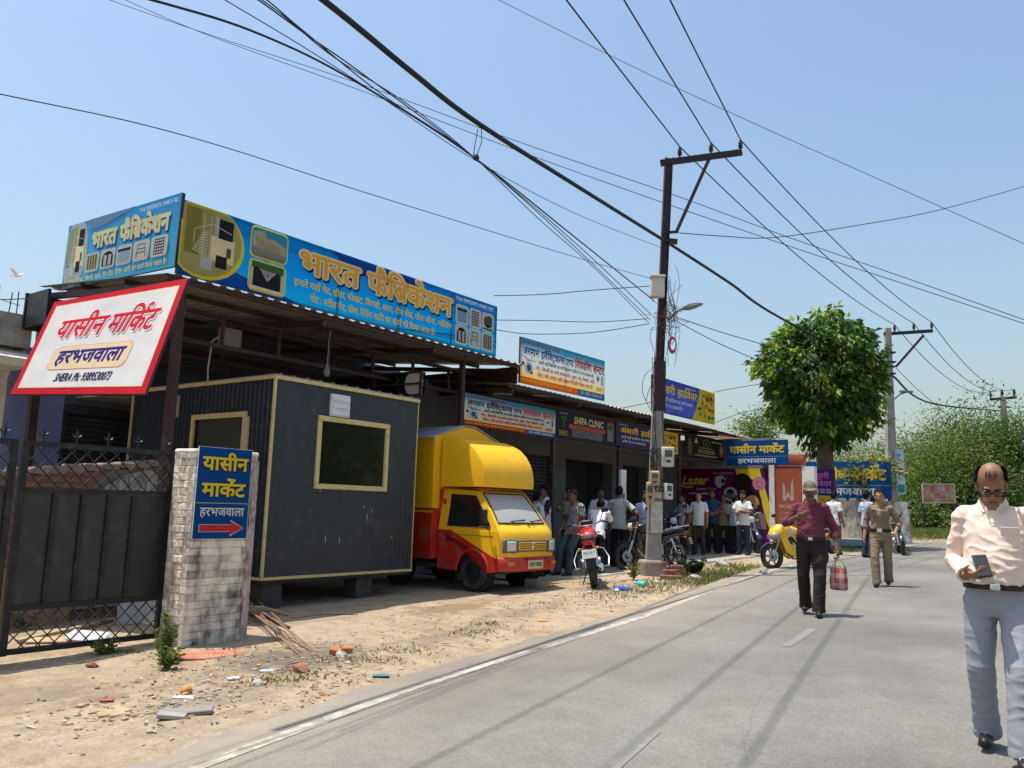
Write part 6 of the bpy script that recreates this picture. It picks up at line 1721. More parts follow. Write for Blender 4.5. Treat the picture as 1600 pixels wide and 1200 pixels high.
def side(s):
    yb = .705 * s
    outl = [(-.80, .30), (-.335, .30)] + [(-.335 * math.cos(a), .30 + .335 * math.sin(a)) for a in [math.pi * i / 12 for i in range(1, 12)]] + [(.335, .30), (.56, .33), (.575, .60), (.54, .95), (-.80, .95)]
    bm = bmesh.new(); vs = [bm.verts.new((p[0], yb, p[1])) for p in outl]; f = bm.faces.new(vs)
    bmesh.ops.triangulate(bm, faces=[f])
    co = Vector((.62, yb, .48)); no = Vector((0.56, 0, 1.35)).normalized()
    bmesh.ops.bisect_plane(bm, geom=list(bm.verts) + list(bm.edges) + list(bm.faces), plane_co=co, plane_no=no)
    b = MB()
    bm.verts.index_update(); V_ = [tuple(p.co) for p in bm.verts]
    up = [[q.index for q in fc.verts] for fc in bm.faces if (fc.calc_center_median() - co).dot(no) > 0]
    dn = [[q.index for q in fc.verts] for fc in bm.faces if (fc.calc_center_median() - co).dot(no) <= 0]
    bm.free()
    b.mat(0).add(V_, up); b.mat(1).add(V_, dn)
    b.mat(0)
    def yy(z): return s * (.705 - .105 * max(0, (z - .95)) / .67)
    out = [(-.80, .95), (.54, .95), (.47, 1.06), (.02, 1.60), (-.80, 1.64)]
    inn = [(-.60, 1.02), (.36, 1.02), (.31, 1.10), (-.04, 1.52), (-.60, 1.54)]
    vs = [(p[0], yy(p[1]), p[1]) for p in out] + [(p[0], yy(p[1]), p[1]) for p in inn]
    b.add(vs, [(i, (i + 1) % 5, 5 + (i + 1) % 5, 5 + i) for i in range(5)])
    d = b.build('side_panel', [yel, redv], van)
    g = MB(); g.add([(p[0], yy(p[1]) - s * .012, p[1]) for p in inn], [(0, 1, 2, 3, 4)]); g.build('side_window', side_glass, van)
    sl = MB()
    loop = [(p[0], yy(p[1]) + s * .003, p[1]) for p in inn]; sl.tube(loop, .012, 5, closed=True); sl.build('window_seal', rubber, van)
    g = MB()
    for a, c in (((-.66, .42), (-.66, 1.60)), ((.44, .62), (.44, 1.04)), ((-.66, .42), (-.40, .42)), ((-.66, .88), (.44, .88))):
        g.bar((a[0], yy(a[1]) + s * .001, a[1]), (c[0], yy(c[1]) + s * .001, c[1]), .006, .006)
    g.build('door_seam', rubber, van)
    g = MB(); g.rbox((-.52, yb + s * .012, .80), (.15, .025, .03), .008); g.build('door_handle', blackp, van)
    g = MB(); g.rbox((-.72, s * .66, 1.42), (.05, .02, .09), .006); g.build('side_reflector', mat('reflector_red', (0.30, 0.02, 0.02), rough=0.3, var=0), van)
    g = MB(); pts = [(-.355 * math.cos(a), yb + s * .012, .30 + .355 * math.sin(a)) for a in [math.pi * i / 14 for i in range(15)]]; g.tube(pts, .022, 6); g.build('arch_lip', redv, van, True)
side(-1); side(1)
# nose: rounded front panel
b = MB(); rows = [(.34, .660), (.50, .672), (.62, .672), (.80, .665), (.93, .645), (1.0, .60), (1.06, .50)]; cols = [-.705, -.69, -.64, -.55, -.3, 0, .3, .55, .64, .69, .705]
vs = []
for (z, x) in rows:
    for y in cols:
        k = max(0, (abs(y) - .50) / .205); ws = 1 - .035 * max(0, (z - .95) / .11)
        vs.append((x - (.105 if z < 1.03 else .03) * k ** 2.2 - .012 * (y / .7) ** 2, y * ws, z))
n = len(cols)
for j in range(len(rows) - 1):
    b.mat(1 if j == 0 else 0)
    b.add([], [])
    for i in range(n - 1): b.f.append((j * n + i, j * n + i + 1, (j + 1) * n + i + 1, (j + 1) * n + i)); b.m.append(b.mi)
b.v = vs; b.build('front_panel', [yel, redv], van, True)
# windscreen surround, seal and glass
def ws(y, t, o=0.0):                                  # t up the screen 0..1
    x = .50 + (.03 - .50) * t + .05 * math.sin(math.pi * t) * .5; z = 1.06 + (1.605 - 1.06) * t
    return (x - .05 * (y / .68) ** 2 + o * .75, y * (1 - .13 * t), z + o * .65)
def wsgrid(y0, y1, t0, t1, o):
    vs = [ws(y0 + (y1 - y0) * i / 8, t0 + (t1 - t0) * j / 5, o) for j in range(6) for i in range(9)]
    return vs, [(j * 9 + i, j * 9 + i + 1, (j + 1) * 9 + i + 1, (j + 1) * 9 + i) for j in range(5) for i in range(8)]
b = MB()
for (y0, y1, t0, t1) in ((-.68, .68, 0, .06), (-.68, .68, .93, 1.0), (-.68, -.60, .06, .93), (.60, .68, .06, .93)): b.add(*wsgrid(y0, y1, t0, t1, 0))
b.build('windscreen_surround', yel, van, True)
MB().add(*wsgrid(-.61, .61, .05, .94, -.004)).build('windscreen', dust_glass, van, True)
ring = [ws(-.605, .055 + .88 * i / 6, .003) for i in range(7)] + [ws(-.605 + 1.21 * i / 8, .935, .003) for i in range(1, 9)] + [ws(.605, .935 - .88 * i / 6, .003) for i in range(1, 7)] + [ws(.605 - 1.21 * i / 8, .055, .003) for i in range(1, 8)]
MB().tube(ring, .014, 5, closed=True).build('windscreen_seal', rubber, van)
b = MB(); vs = []
for i, x in enumerate((.045, -.05, -.4, -.80)):
    for y in (-.60, -.54, -.3, 0, .3, .54, .60):
        vs.append((x, y if i else y * .98, 1.605 + (.03 if i > 0 else 0) + .02 * (1 - (y / .6) ** 2) + (.008 if abs(y) < .58 else 0)))
b.add(vs, [(j * 7 + i, j * 7 + i + 1, (j + 1) * 7 + i + 1, (j + 1) * 7 + i) for j in range(3) for i in range(6)]); b.build('cab_roof', yel, van, True)
MB().b(-.815, -.80, -.69, .69, .3, 1.63).build('cab_rear', redv, van)
MB().b(-.75, .5, -.66, .66, .30, .34).build('floor', blackp, van)
for y in (-.34, .34):
    b = MB(); b.rbox((-.42, y, .72), (.45, .46, .14), .05).rbox((-.64, y, 1.02), (.14, .44, .56), .06).rbox((-.66, y, 1.36), (.10, .24, .16), .05); b.build('seat', blackp, van, True)
MB().rbox((.36, 0, .98), (.22, 1.24, .14), .04).build('dashboard', blackp, van, True)
b = MB(); b.tube([(.12 + .16 * math.cos(a) * .5, -.34 + .17 * math.sin(a), 1.06 + .17 * math.cos(a) * .6) for a in [k * math.pi / 8 for k in range(16)]], .013, 6, closed=True); b.build('steering_wheel', blackp, van, True)
# grille and lamps
b = MB(); b.rbox((.672, 0, .735), (.03, .82, .19), .02); b.build('grille_surround', trimgrey, van, True)
b = MB(); b.rbox((.684, 0, .735), (.02, .72, .13), .012); g0 = b.build('grille', yel, van)
for zz in (.70, .735, .77): MB().b(.693, .699, -.34, .34, zz - .006, zz + .006).build('grille_slot', blackp, g0)
MB().rbox((.70, 0, .735), (.012, .09, .10), .01).build('badge', chrome, g0, True)
for s in (-1, 1):
    rz = Matrix.Rotation(s * .20, 3, 'Z')
    b = MB(); b.rbox((.645, s * .535, .735), (.06, .29, .225), .03, rz, 3); hb = b.build('headlamp_bezel', trimgrey, van, True)
    b = MB(); b.rbox((.675, s * .53, .735), (.03, .185, .155), .03, rz, 3); b.build('headlight', lens, hb, True)
    b = MB(); b.rbox((.70, s * .56, .46), (.02, .14, .06), .012, Matrix.Rotation(s * .12, 3, 'Z')); b.build('indicator', amber, van, True)
# bumper
b = MB(); prof = [(0, .335), (.045, .34), (.07, .40), (.065, .52), (.03, .555), (0, .56)]
ring = []
for y in (-.735, -.72, -.62, -.3, 0, .3, .62, .72, .735):
    k = max(0, (abs(y) - .5) / .235)
    ring.append([(.66 + p[0] - .13 * k ** 2, y, p[1] + .004 * math.sin(y * 7)) for p in prof])
b.loft(ring); b.build('bumper', redv, van, True)
for y in (-.22, .30): MB().lathe([(0, .0), (.018, 0), (.018, .03), (0, .03)], (.725, y, .535), (1, 0, 0), 8).build('bumper_bolt', blackp, van)
np_ = MB().rbox((.742, .02, .44), (.012, .40, .135), .005).build('number_plate', mat('plate_yellow', (0.52, 0.47, 0.30), rough=0.5, var=0.1), van)
b = MB(); text(b, 'UK07 A9R025', 0, 0, .058, w=.34, bold=.02); b.v = [(.750 + p[2], -.15 + p[0], .412 + p[1]) for p in b.v]; b.build('lettering', blackp, np_)
# wipers, mirror, under parts
for (y0, y1) in ((-.42, .05), (.10, .52)):
    b = MB(); a = Vector(ws(y0, .02, .012)); c = Vector(ws(y1, .14, .02)); m_ = a.lerp(c, .5) + Vector((.015, 0, .02)); b.tube([a, m_, c], .008, 5); b.tube([Vector(ws(y0 + .1, .10, .014)), Vector(ws(y1 + .02, .13, .014))], .007, 5); b.build('wiper', blackp, van)
b = MB(); b.tube([(.34, -.70, .98), (.36, -.80, 1.02), (.36, -.83, 1.10)], .012, 6); b.rbox((.37, -.86, 1.20), (.05, .14, .22), .03, Matrix.Rotation(.2, 3, 'Z'), 3); b.build('mirror', blackp, van, True)
b = MB(); b.rbox((.22, .25, .955), (0.02, .02, .02), .004); b.tube([Vector(ws(.05, -.02, .02)), Vector(ws(.08, -.10, .03)), Vector(ws(.14, -.13, .03)), Vector(ws(.20, -.10, .03)), Vector(ws(.22, -.02, .02))], .007, 5); b.build('loose_cable', blackp, van)
b = MB(); b.b(-2.9, .45, -.40, -.32, .28, .36).b(-2.9, .45, .32, .40, .28, .36).b(-.05, .05, -.6, .6, .24, .30).b(-1.89, -1.79, -.6, .6, .24, .30); b.build('chassis', trimgrey, van)
# roof fairing
pf = [(-.79, 1.672), (.16, 1.672), (.17, 1.80), (.15, 1.95), (.09, 2.10), (-.01, 2.24), (-.15, 2.36), (-.33, 2.45), (-.52, 2.50), (-.79, 2.52)]
b = MB(); rings = []
for (y, sc) in ((-.70, .80), (-.66, .985), (-.62, 1.0), (0, 1.01), (.62, 1.0), (.66, .985), (.70, .80)):
    rings.append([(-.79 + (p[0] + .79) * sc, y, 1.672 + (p[1] - 1.672) * (sc * .5 + .5)) for p in pf])
b.loft(rings); b.build('roof_fairing', yel, van, True, angle=28)
# box body
BX0, BX1, BW = -3.05, -.83, .86
b = MB(); 
b.mat(0).b(BX0, BX1, -BW, BW, 1.285, 2.50); b.mat(1).b(BX0, BX1, -BW + .004, BW - .004, .46, 1.283)
bd_ = b.build('box_body', [yel, redv], van)
b = MB(); b.b(BX0 - .01, BX1 + .02, -BW - .012, -BW - .001, 1.262, 1.30); b.b(BX1 + .001, BX1 + .014, -BW - .01, BW + .01, 1.262, 1.30); b.build('red_stripe', redv, van)
MB().b(BX0, BX1 + .018, -BW - .010, -BW - .001, 1.225, 1.258).build('yellow_stripe', yel, van)
MB().b(BX1 - .07, BX1 + .016, -BW - .014, -BW - .001, 1.31, 2.50).build('corner_post', yel, van)
b = MB(); b.prism([(-BW, 2.501), (BW, 2.501), (.15, 2.74), (-.15, 2.74)], BX1 - .02, BX1 + .001, 'yz'); b.build('gable', yel, van)
b = MB(); vs = []
for x in (BX0 - .05, BX1 + .03):
    for (y, z) in ((-BW - .06, 2.49), (-.15, 2.755), (.15, 2.755), (BW + .06, 2.49)): vs.append((x, y, z))
vs += [(p[0], p[1], p[2] + .012) for p in vs]
b.add(vs, [(0, 1, 5, 4), (1, 2, 6, 5), (2, 3, 7, 6), (8, 9, 13, 12), (9, 10, 14, 13), (10, 11, 15, 14), (4, 5, 13, 12), (5, 6, 14, 13), (6, 7, 15, 14), (0, 4, 12, 8), (3, 7, 15, 11)]); b.build('box_roof', tinw, van)
b = MB()
for (a, c) in (((-1.75, 1.42), (-1.75, 2.2)), ((-1.75, 2.2), (-2.7, 2.2)), ((-1.75, 1.42), (-2.7, 1.42)), ((-2.7, 1.42), (-2.7, 2.2))): b.bar((a[0], -BW - .006, a[1]), (c[0], -BW - .006, c[1]), .012, .025)
b.build('hatch_frame', yel, van)
for xx in (-1.25, -1.62): MB().b(xx - .004, xx + .004, -BW - .003, -BW - .0005, .48, 2.48).build('panel_seam', rubber, van)
for xx in (-.30, .0): MB().tube([(xx, -.668, 1.70), (xx - .02, -.672, 2.0), (xx - .10, -.668, 2.22)], .004, 4).build('fairing_seam', MATS['van_yellow'], van)
# brick chocks by the far wheel
p_ = on_ground(832, 917)
b = MB(); b.rbox((0, 0, .07), (.24, .20, .16), .02, Matrix.Rotation(.3, 3, 'Z')); o = b.build('wheel_chock', conc_grey, None, loc=(p_.x, p_.y, G(p_.x, p_.y))); tag(o, 'rough grey block chocked under the front of the yellow van', 'block')
# ================================================================== motorcycles
alloy = mat('engine_alloy', (0.30, 0.30, 0.30), rough=0.4, metal=0.7, var=0.25, scale=14)
dark_metal = mat('dark_metal', (0.035, 0.035, 0.037), rough=0.45, metal=0.3, var=0.2)
seat_m = mat('seat_vinyl', (0.018, 0.018, 0.02), rough=0.55, var=0.15, bump=0.1)
tail_red = mat('tail_red', (0.45, 0.015, 0.015), rough=0.2, var=0)
plate_w = mat('plate_white', (0.62, 0.62, 0.60), rough=0.5, var=0.08)
def motorcycle(label, rear, front, body, plate='', fairing=None, lean=.10, side_stand=True, steer=.0):
    """rear and front: ground points of the wheels (only their direction is used; the wheelbase is fixed)"""
    rear = Vector(rear); front = Vector(front); d = front - rear; rz = math.atan2(d.y, d.x)
    o = thing('motorcycle', label, 'motorcycle', (rear.x, rear.y, G(rear.x, rear.y) + .028 if rear.x < -8.2 else ground_z(rear.x, rear.y)), 0, 'parked motorcycles')
    o.rotation_euler = (lean, -math.atan(GA * math.cos(rz) + GB * math.sin(rz)), rz)
    o.rotation_mode = 'XYZ'
    WB, r = 1.27, .30
    def bike_wheel(x, w, disc):
        b = MB(); b.lathe([(r - .085, -w / 2), (r - .03, -w / 2), (r, -w * .22), (r, w * .22), (r - .03, w / 2), (r - .085, w / 2)], (x, 0, r), (0, 1, 0), 26, closed=True); wh = b.build('wheel', rubber, o, True)
        b = MB(); b.lathe([(r - .085, -w * .42), (r - .085, w * .42), (r - .105, w * .38), (r - .105, -w * .38)], (x, 0, r), (0, 1, 0), 26, closed=True); b.build('rim', dark_metal if body is not None else alloy, wh, True)
        b = MB()
        for k in range(6):
            a = k * math.pi / 3; b.bar((x + .03 * math.cos(a), 0, r + .03 * math.sin(a)), (x + (r - .1) * math.cos(a + .12), 0, r + (r - .1) * math.sin(a + .12)), .025, .022, up=(0, 1, 0))
        b.lathe([(.0, -.055), (.045, -.05), (.045, .05), (0, .055)], (x, 0, r), (0, 1, 0), 12); b.build('spokes', dark_metal, wh)
        if disc: MB().lathe([(.05, .05), (.12, .05), (.12, .056), (.05, .056)], (x, 0, r), (0, 1, 0), 20, closed=True).build('brake_disc', alloy, wh)
        return wh
    bike_wheel(0, .115, False); bike_wheel(WB, .09, True)
    hx, hz = WB - .32, 1.0                                   # steering head
    for s in (-1, 1):
        b = MB(); b.tube([(WB + .0, s * .075, r), (WB - .16, s * .075, .62)], .026, 8); b.build('fork', alloy, o, True)
        b = MB(); b.tube([(WB - .16, s * .075, .62), (hx + .02, s * .075, hz + .02)], .020, 8); b.build('fork_tube', chrome, o, True)
    b = MB(); b.tube([(hx - .12, -.36, 1.06), (hx - .08, -.28, 1.09), (hx, -.12, 1.04), (hx, .12, 1.04), (hx - .08, .28, 1.09), (hx - .12, .36, 1.06)], .012, 8); b.build('handlebar', chrome, o, True)
    for s in (-1, 1):
        MB().tube([(hx - .09, s * .27, 1.088), (hx - .13, s * .39, 1.055)], .018, 8).build('grip', rubber, o)
        MB().tube([(hx - .03, s * .22, 1.09), (hx + .03, s * .34, 1.075)], .007, 5).build('lever', chrome, o)
        b = MB(); b.tube([(hx - .07, s * .25, 1.09), (hx - .06, s * .30, 1.20), (hx - .07, s * .33, 1.25)], .007, 5); b.rbox((hx - .08, s * .36, 1.28), (.03, .13, .08), .014, seg=2); b.build('mirror', blackp, o, True)
        b = MB(); b.tube([(hx + .14, s * .06, .90), (hx + .12, s * .17, .89)], .009, 5); b.ball((hx + .12, s * .19, .89), (.035, .03, .022), 8); b.build('indicator', amber, o, True)
        b = MB(); b.tube([(-.18, s * .04, .68), (-.20, s * .13, .68)], .009, 5); b.ball((-.20, s * .155, .68), (.03, .032, .024), 8); b.build('indicator', amber, o, True)
    b = MB(); fen = [[(WB + (r + .045) * math.cos(a) , s * .07 * (1 - .25 * abs(s)), r + (r + .045) * math.sin(a) - .02 * abs(s)) for s in (-1, -.5, 0, .5, 1)] for a in [R_(20 + 15 * i) for i in range(9)]]
    b.loft(fen, False, False, closed=False); b.build('front_mudguard', body if fairing is None else blackp, o, True)
    # tank, seat, tail
    def bulk(name, secs, m, n=14, ang=50):
        rings = []
        for (x, zc, hw, hh, p) in secs:
            rings.append([(x, hw * math.copysign(abs(math.cos(a)) ** p, math.cos(a)), zc + hh * math.copysign(abs(math.sin(a)) ** p, math.sin(a))) for a in [2 * math.pi * k / n for k in range(n)]])
        return MB().loft(rings).build(name, m, o, True, ang)
    bulk('fuel_tank', [(.42, .80, .07, .06, .8), (.50, .84, .125, .10, .8), (.68, .88, .155, .125, .8), (.82, .90, .145, .12, .8), (.92, .89, .09, .08, .8)], body)
    bulk('seat', [(-.26, .83, .05, .03, .7), (-.20, .84, .11, .045, .7), (.05, .83, .13, .05, .7), (.20, .79, .135, .05, .7), (.40, .78, .10, .05, .7), (.46, .80, .06, .04, .7)], seat_m)
    bulk('tail_cowl', [(-.34, .79, .045, .035, .7), (-.26, .77, .09, .05, .7), (.0, .73, .115, .06, .7), (.18, .68, .12, .07, .7), (.34, .66, .10, .06, .7)], body)
    b = MB(); b.rbox((-.36, 0, .775), (.04, .14, .07), .015); b.build('tail_light', tail_red, o, True)
    b = MB(); b.prism([(-.30, .72), (-.22, .72), (-.34, .36), (-.40, .36)], -.075, .075, 'xz'); b.build('rear_mudguard', blackp, o)
    b = MB(); b.tube([(.10, -.16, .86), (-.20, -.17, .92), (-.36, -.10, .93), (-.38, 0, .93), (-.36, .10, .93), (-.20, .17, .92), (.10, .16, .86)], .013, 7); b.build('grab_rail', chrome, o, True)
    pl = MB().rbox((-.395, 0, .60), (.010, .24, .15), .004, Matrix.Rotation(.22, 3, 'Y')).build('number_plate', plate_w, o)
    if plate:
        b = MB(); text(b, plate, 0, 0, .05, w=.20, bold=.02); b.v = [(-.404 - (p[1] - .02) * .0 - p[2], .10 - p[0], .585 + p[1]) for p in b.v]
        b.v = [(p[0] - (p[2] - .60) * .22 * -1 * -1, p[1], p[2]) for p in b.v]; b.build('lettering', blackp, pl)
    # engine and frame
    b = MB(); b.rbox((.52, 0, .44), (.34, .24, .24), .05, seg=2); b.lathe([(0, -.17), (.10, -.165), (.11, -.10), (.11, .10), (.10, .165), (0, .17)], (.50, 0, .38), (0, 1, 0), 16); e_ = b.build('engine', alloy, o, True)
    b = MB()
    for k in range(6): b.rbox((.66 + .0 * k, 0, .50 + k * .032), (.19, .20, .014), .006)
    b.build('cooling_fins', dark_metal, e_)
    b = MB(); b.tube([(hx, 0, .98), (hx - .12, 0, .74), (.78, 0, .40), (.40, 0, .24)], .022, 8); b.tube([(hx - .02, 0, .95), (.45, .0, .74), (.10, .0, .70), (-.25, 0, .74)], .022, 8); b.tube([(.30, .08, .30), (.28, .08, .70)], .018, 6); b.tube([(.30, -.08, .30), (.28, -.08, .70)], .018, 6); b.build('frame', dark_metal, o, True)
    for s in (-1, 1):
        MB().tube([(.30, s * .085, .34), (0, s * .085, r)], .020, 7).build('swing_arm', dark_metal, o, True)
        b = MB(); b.tube([(.02, s * .10, .34), (.14, s * .10, .66)], .026, 9); 
        for k in range(7): b.lathe([(.026, -.006), (.036, 0), (.026, .006)], (.035 + k * .013, s * .10, .38 + k * .036), (.35, 0, .94), 10)
        b.build('shock_absorber', chrome, o, True)
    b = MB(); b.tube([(.74, -.10, .50), (.80, -.13, .36), (.60, -.14, .24), (.30, -.15, .26)], .020, 8); b.tube([(.30, -.15, .26), (.10, -.16, .30), (-.28, -.17, .38)], [.03, .045, .042], 10); b.build('exhaust', chrome, o, True)
    b = MB(); b.tube([(.62, .05, .28), (.60, .30, .30), (.74, .32, .44), (.82, .24, .60), (.84, .04, .66)], .013, 7); b.tube([(.62, -.05, .28), (.60, -.30, .30), (.74, -.32, .44), (.82, -.24, .60), (.84, -.04, .66)], .013, 7); b.build('crash_guard', chrome, o, True)
    b = MB(); b.tube([(.42, -.28, .30), (.42, .28, .30)], .014, 6); b.tube([(.05, .24, .32), (.12, .10, .36)], .012, 6); b.tube([(.05, -.24, .32), (.12, -.10, .36)], .012, 6); b.build('footpegs', dark_metal, o)
    b = MB(); b.tube([(-.12, .15, .30), (-.06, .17, .48), (.16, .17, .50), (.22, .15, .30)], .008, 6); b.tube([(-.02, .17, .5), (-.02, .15, .3)], .006, 5); b.build('side_guard', chrome, o)
    if side_stand: MB().tube([(.36, .10, .28), (.34, .10 + .32 * math.sin(.5 + lean), .02)], .012, 6).build('side_stand', dark_metal, o)
    if fairing is None:
        b = MB(); b.lathe([(0, -.07), (.06, -.06), (.095, 0), (.10, .03), (.09, .045)], (hx + .12, 0, .92), (1, 0, 0), 18); hl = b.build('headlight', body, o, True)
        MB().lathe([(.09, .045), (.06, .062), (0, .068)], (hx + .12, 0, .92), (1, 0, 0), 18).build('lens', lens, hl, True)
        b = MB(); b.rbox((hx + .06, 0, 1.08), (.06, .22, .12), .03, Matrix.Rotation(-.5, 3, 'Y')); b.build('instrument', blackp, o, True)
    else:
        bulk('front_fairing', [(hx - .14, .92, .20, .16, .8), (hx - .02, .90, .24, .19, .8), (hx + .14, .86, .22, .18, .8), (hx + .26, .82, .14, .12, .8), (hx + .33, .79, .06, .06, .8)], fairing)
        bulk('headlamp', [(hx + .16, .80, .20, .10, .8), (hx + .28, .78, .15, .085, .8), (hx + .355, .76, .07, .05, .8)], mat('headlamp_clear', (0.34, 0.36, 0.38), rough=0.12, metal=0.4, var=0.2, scale=20))
        b = MB(); b.prism([(hx - .02, 1.05), (hx + .14, .99), (hx + .04, 1.10), (hx - .04, 1.12)], -.12, .12, 'xz'); b.build('windscreen', glass('bike_screen', (0.05, 0.05, 0.05), .08, .6), o)
        for s in (-1, 1):
            b = MB(); b.prism([(.40, .30), (.70, .24), (.98, .40), (hx + .14, .70), (hx + .05, .92), (.78, .86), (.66, .60)], s * .175 - .012, s * .175 + .012, 'xz'); b.build('side_fairing', fairing, o)
            b = MB(); b.prism([(.62, .52), (.86, .58), (.92, .72), (.80, .76)], s * .19 - .004, s * .19 + .004, 'xz'); b.build('decal', blackp, o)
            b = MB(); b.prism([(.70, .80), (hx + .10, .90), (hx + .10, .97), (.80, .94)], s * .195 - .02, s * .195 + .02, 'xz'); b.build('silver_panel', mat('silver_paint', (0.55, 0.55, 0.54), rough=0.3, metal=0.5, var=0.05), o)
    return o
def gp(u, v): return on_ground(u, v)
bk_red = mat('bike_red', (0.42, 0.012, 0.012), rough=0.25, var=0.05, coat=0.5, spec=0.5)
bk_black = mat('bike_black', (0.014, 0.014, 0.016), rough=0.25, var=0.05, coat=0.5, spec=0.5)
bk_yel = mat('bike_yellow', (0.80, 0.46, 0.008), rough=0.28, var=0.05, coat=0.5, spec=0.5)
bk_blue = mat('bike_navy', (0.02, 0.03, 0.075), rough=0.3, var=0.05, coat=0.4, spec=0.5)
rr_ = gp(929, 917)
red_bike = motorcycle('red motorcycle seen from behind beside the striped-shirt man', rr_, rr_ + Vector((-.50, .86, 0)), bk_red, 'UK07 4117', lean=-.16)
motorcycle('black motorcycle parked side-on behind the power pole', gp(1057, 889), gp(962, 893), bk_black, 'UK07 2210', lean=.12)
fy = gp(1199, 889); ry = fy + Vector((.78, .62, 0)).normalized() * 1.27 + Vector((-.6, .8, 0)) * .35
motorcycle('yellow faired motorcycle with a silver nose beside the man in the cap', ry, fy, bk_yel, 'UK07 6654', fairing=bk_yel, lean=.10).scale = (.93, .93, .93)
f3 = gp(1412, 868); r3 = f3 + (gp(1384, 850) - f3).normalized() * 1.27
motorcycle('black motorcycle half hidden behind the woman in khaki', r3, f3, bk_black, 'UK07 9042', lean=.1)
p4 = gp(1176, 866)
motorcycle('dark motorcycle in the shade right of the man with folded arms', p4 + Vector((-.7, .9, 0)), p4 + Vector((.3, -.2, 0)), bk_blue, 'UK07 1183', lean=.1)
p5 = gp(1045, 868)
motorcycle('dark motorcycle standing in the shade right behind the power pole', p5 + Vector((-.2, .7, 0)), p5 + Vector((.5, -.5, 0)), bk_black, 'UK07 7716', lean=.1)
# ================================================================== people
SKIN = [mat('skin_brown', (0.25, 0.122, 0.068), rough=0.55, var=0.1, scale=12, spec=0.35), mat('skin_dark', (0.165, 0.080, 0.047), rough=0.55, var=0.1, scale=12, spec=0.35), mat('skin_tan', (0.34, 0.175, 0.105), rough=0.55, var=0.1, scale=12, spec=0.35)]
HAIR = mat('hair_black', (0.009, 0.008, 0.008), rough=0.8, var=0.3, scale=30, spec=0.12, bump=0.3, bscale=120)
HAIR_G = mat('hair_greying', (0.055, 0.048, 0.044), rough=0.7, var=0.3, scale=40, bump=0.4, bscale=120)
EYE_W = mat('eye_white', (0.55, 0.52, 0.48), rough=0.3, var=0); EYE_D = mat('eye_dark', (0.012, 0.008, 0.006), rough=0.2, var=0)
LIP = mat('lip', (0.15, 0.055, 0.042), rough=0.5, var=0)
SHOE = mat('shoe_black', (0.014, 0.013, 0.013), rough=0.4, var=0.2); SANDAL = mat('sandal_brown', (0.05, 0.032, 0.022), rough=0.7, var=0.2)
def cloth(name, c, **k): return mat('cloth_' + name, c, rough=0.85, var=k.pop('var', 0.10), scale=k.pop('scale', 14), bump=0.05, bscale=60, spec=0.15, **k)
def pattern_cloth(name, kind, c1, c2, sc):
    m = bpy.data.materials.new('cloth_' + name); m.use_nodes = True; N = m.node_tree.nodes; L = m.node_tree.links
    bs = N['Principled BSDF']; bs.inputs['Roughness'].default_value = 0.85; bs.inputs['Specular IOR Level'].default_value = 0.15
    tc = N.new('ShaderNodeTexCoord'); mx = N.new('ShaderNodeMix'); mx.data_type = 'RGBA'; mx.inputs['A'].default_value = (*c1, 1); mx.inputs['B'].default_value = (*c2, 1)
    def wave(axis):
        w = N.new('ShaderNodeTexWave'); w.bands_direction = axis; w.inputs['Scale'].default_value = sc; w.inputs['Distortion'].default_value = 0.6; w.inputs['Detail'].default_value = 1
        L.new(tc.outputs['Object'], w.inputs['Vector']); r = N.new('ShaderNodeMath'); r.operation = 'GREATER_THAN'; r.inputs[1].default_value = .55; L.new(w.outputs['Fac'], r.inputs[0]); return r
    if kind == 'stripe': L.new(wave('X').outputs[0], mx.inputs['Factor'])
    else:
        a, c = wave('X'), wave('Z'); s = N.new('ShaderNodeMath'); s.operation = 'ADD'; L.new(a.outputs[0], s.inputs[0]); L.new(c.outputs[0], s.inputs[1])
        h = N.new('ShaderNodeMath'); h.operation = 'MULTIPLY'; h.inputs[1].default_value = .5; L.new(s.outputs[0], h.inputs[0]); L.new(h.outputs[0], mx.inputs['Factor'])
    L.new(mx.outputs['Result'], bs.inputs['Base Color']); MATS['cloth_' + name] = m
    return m
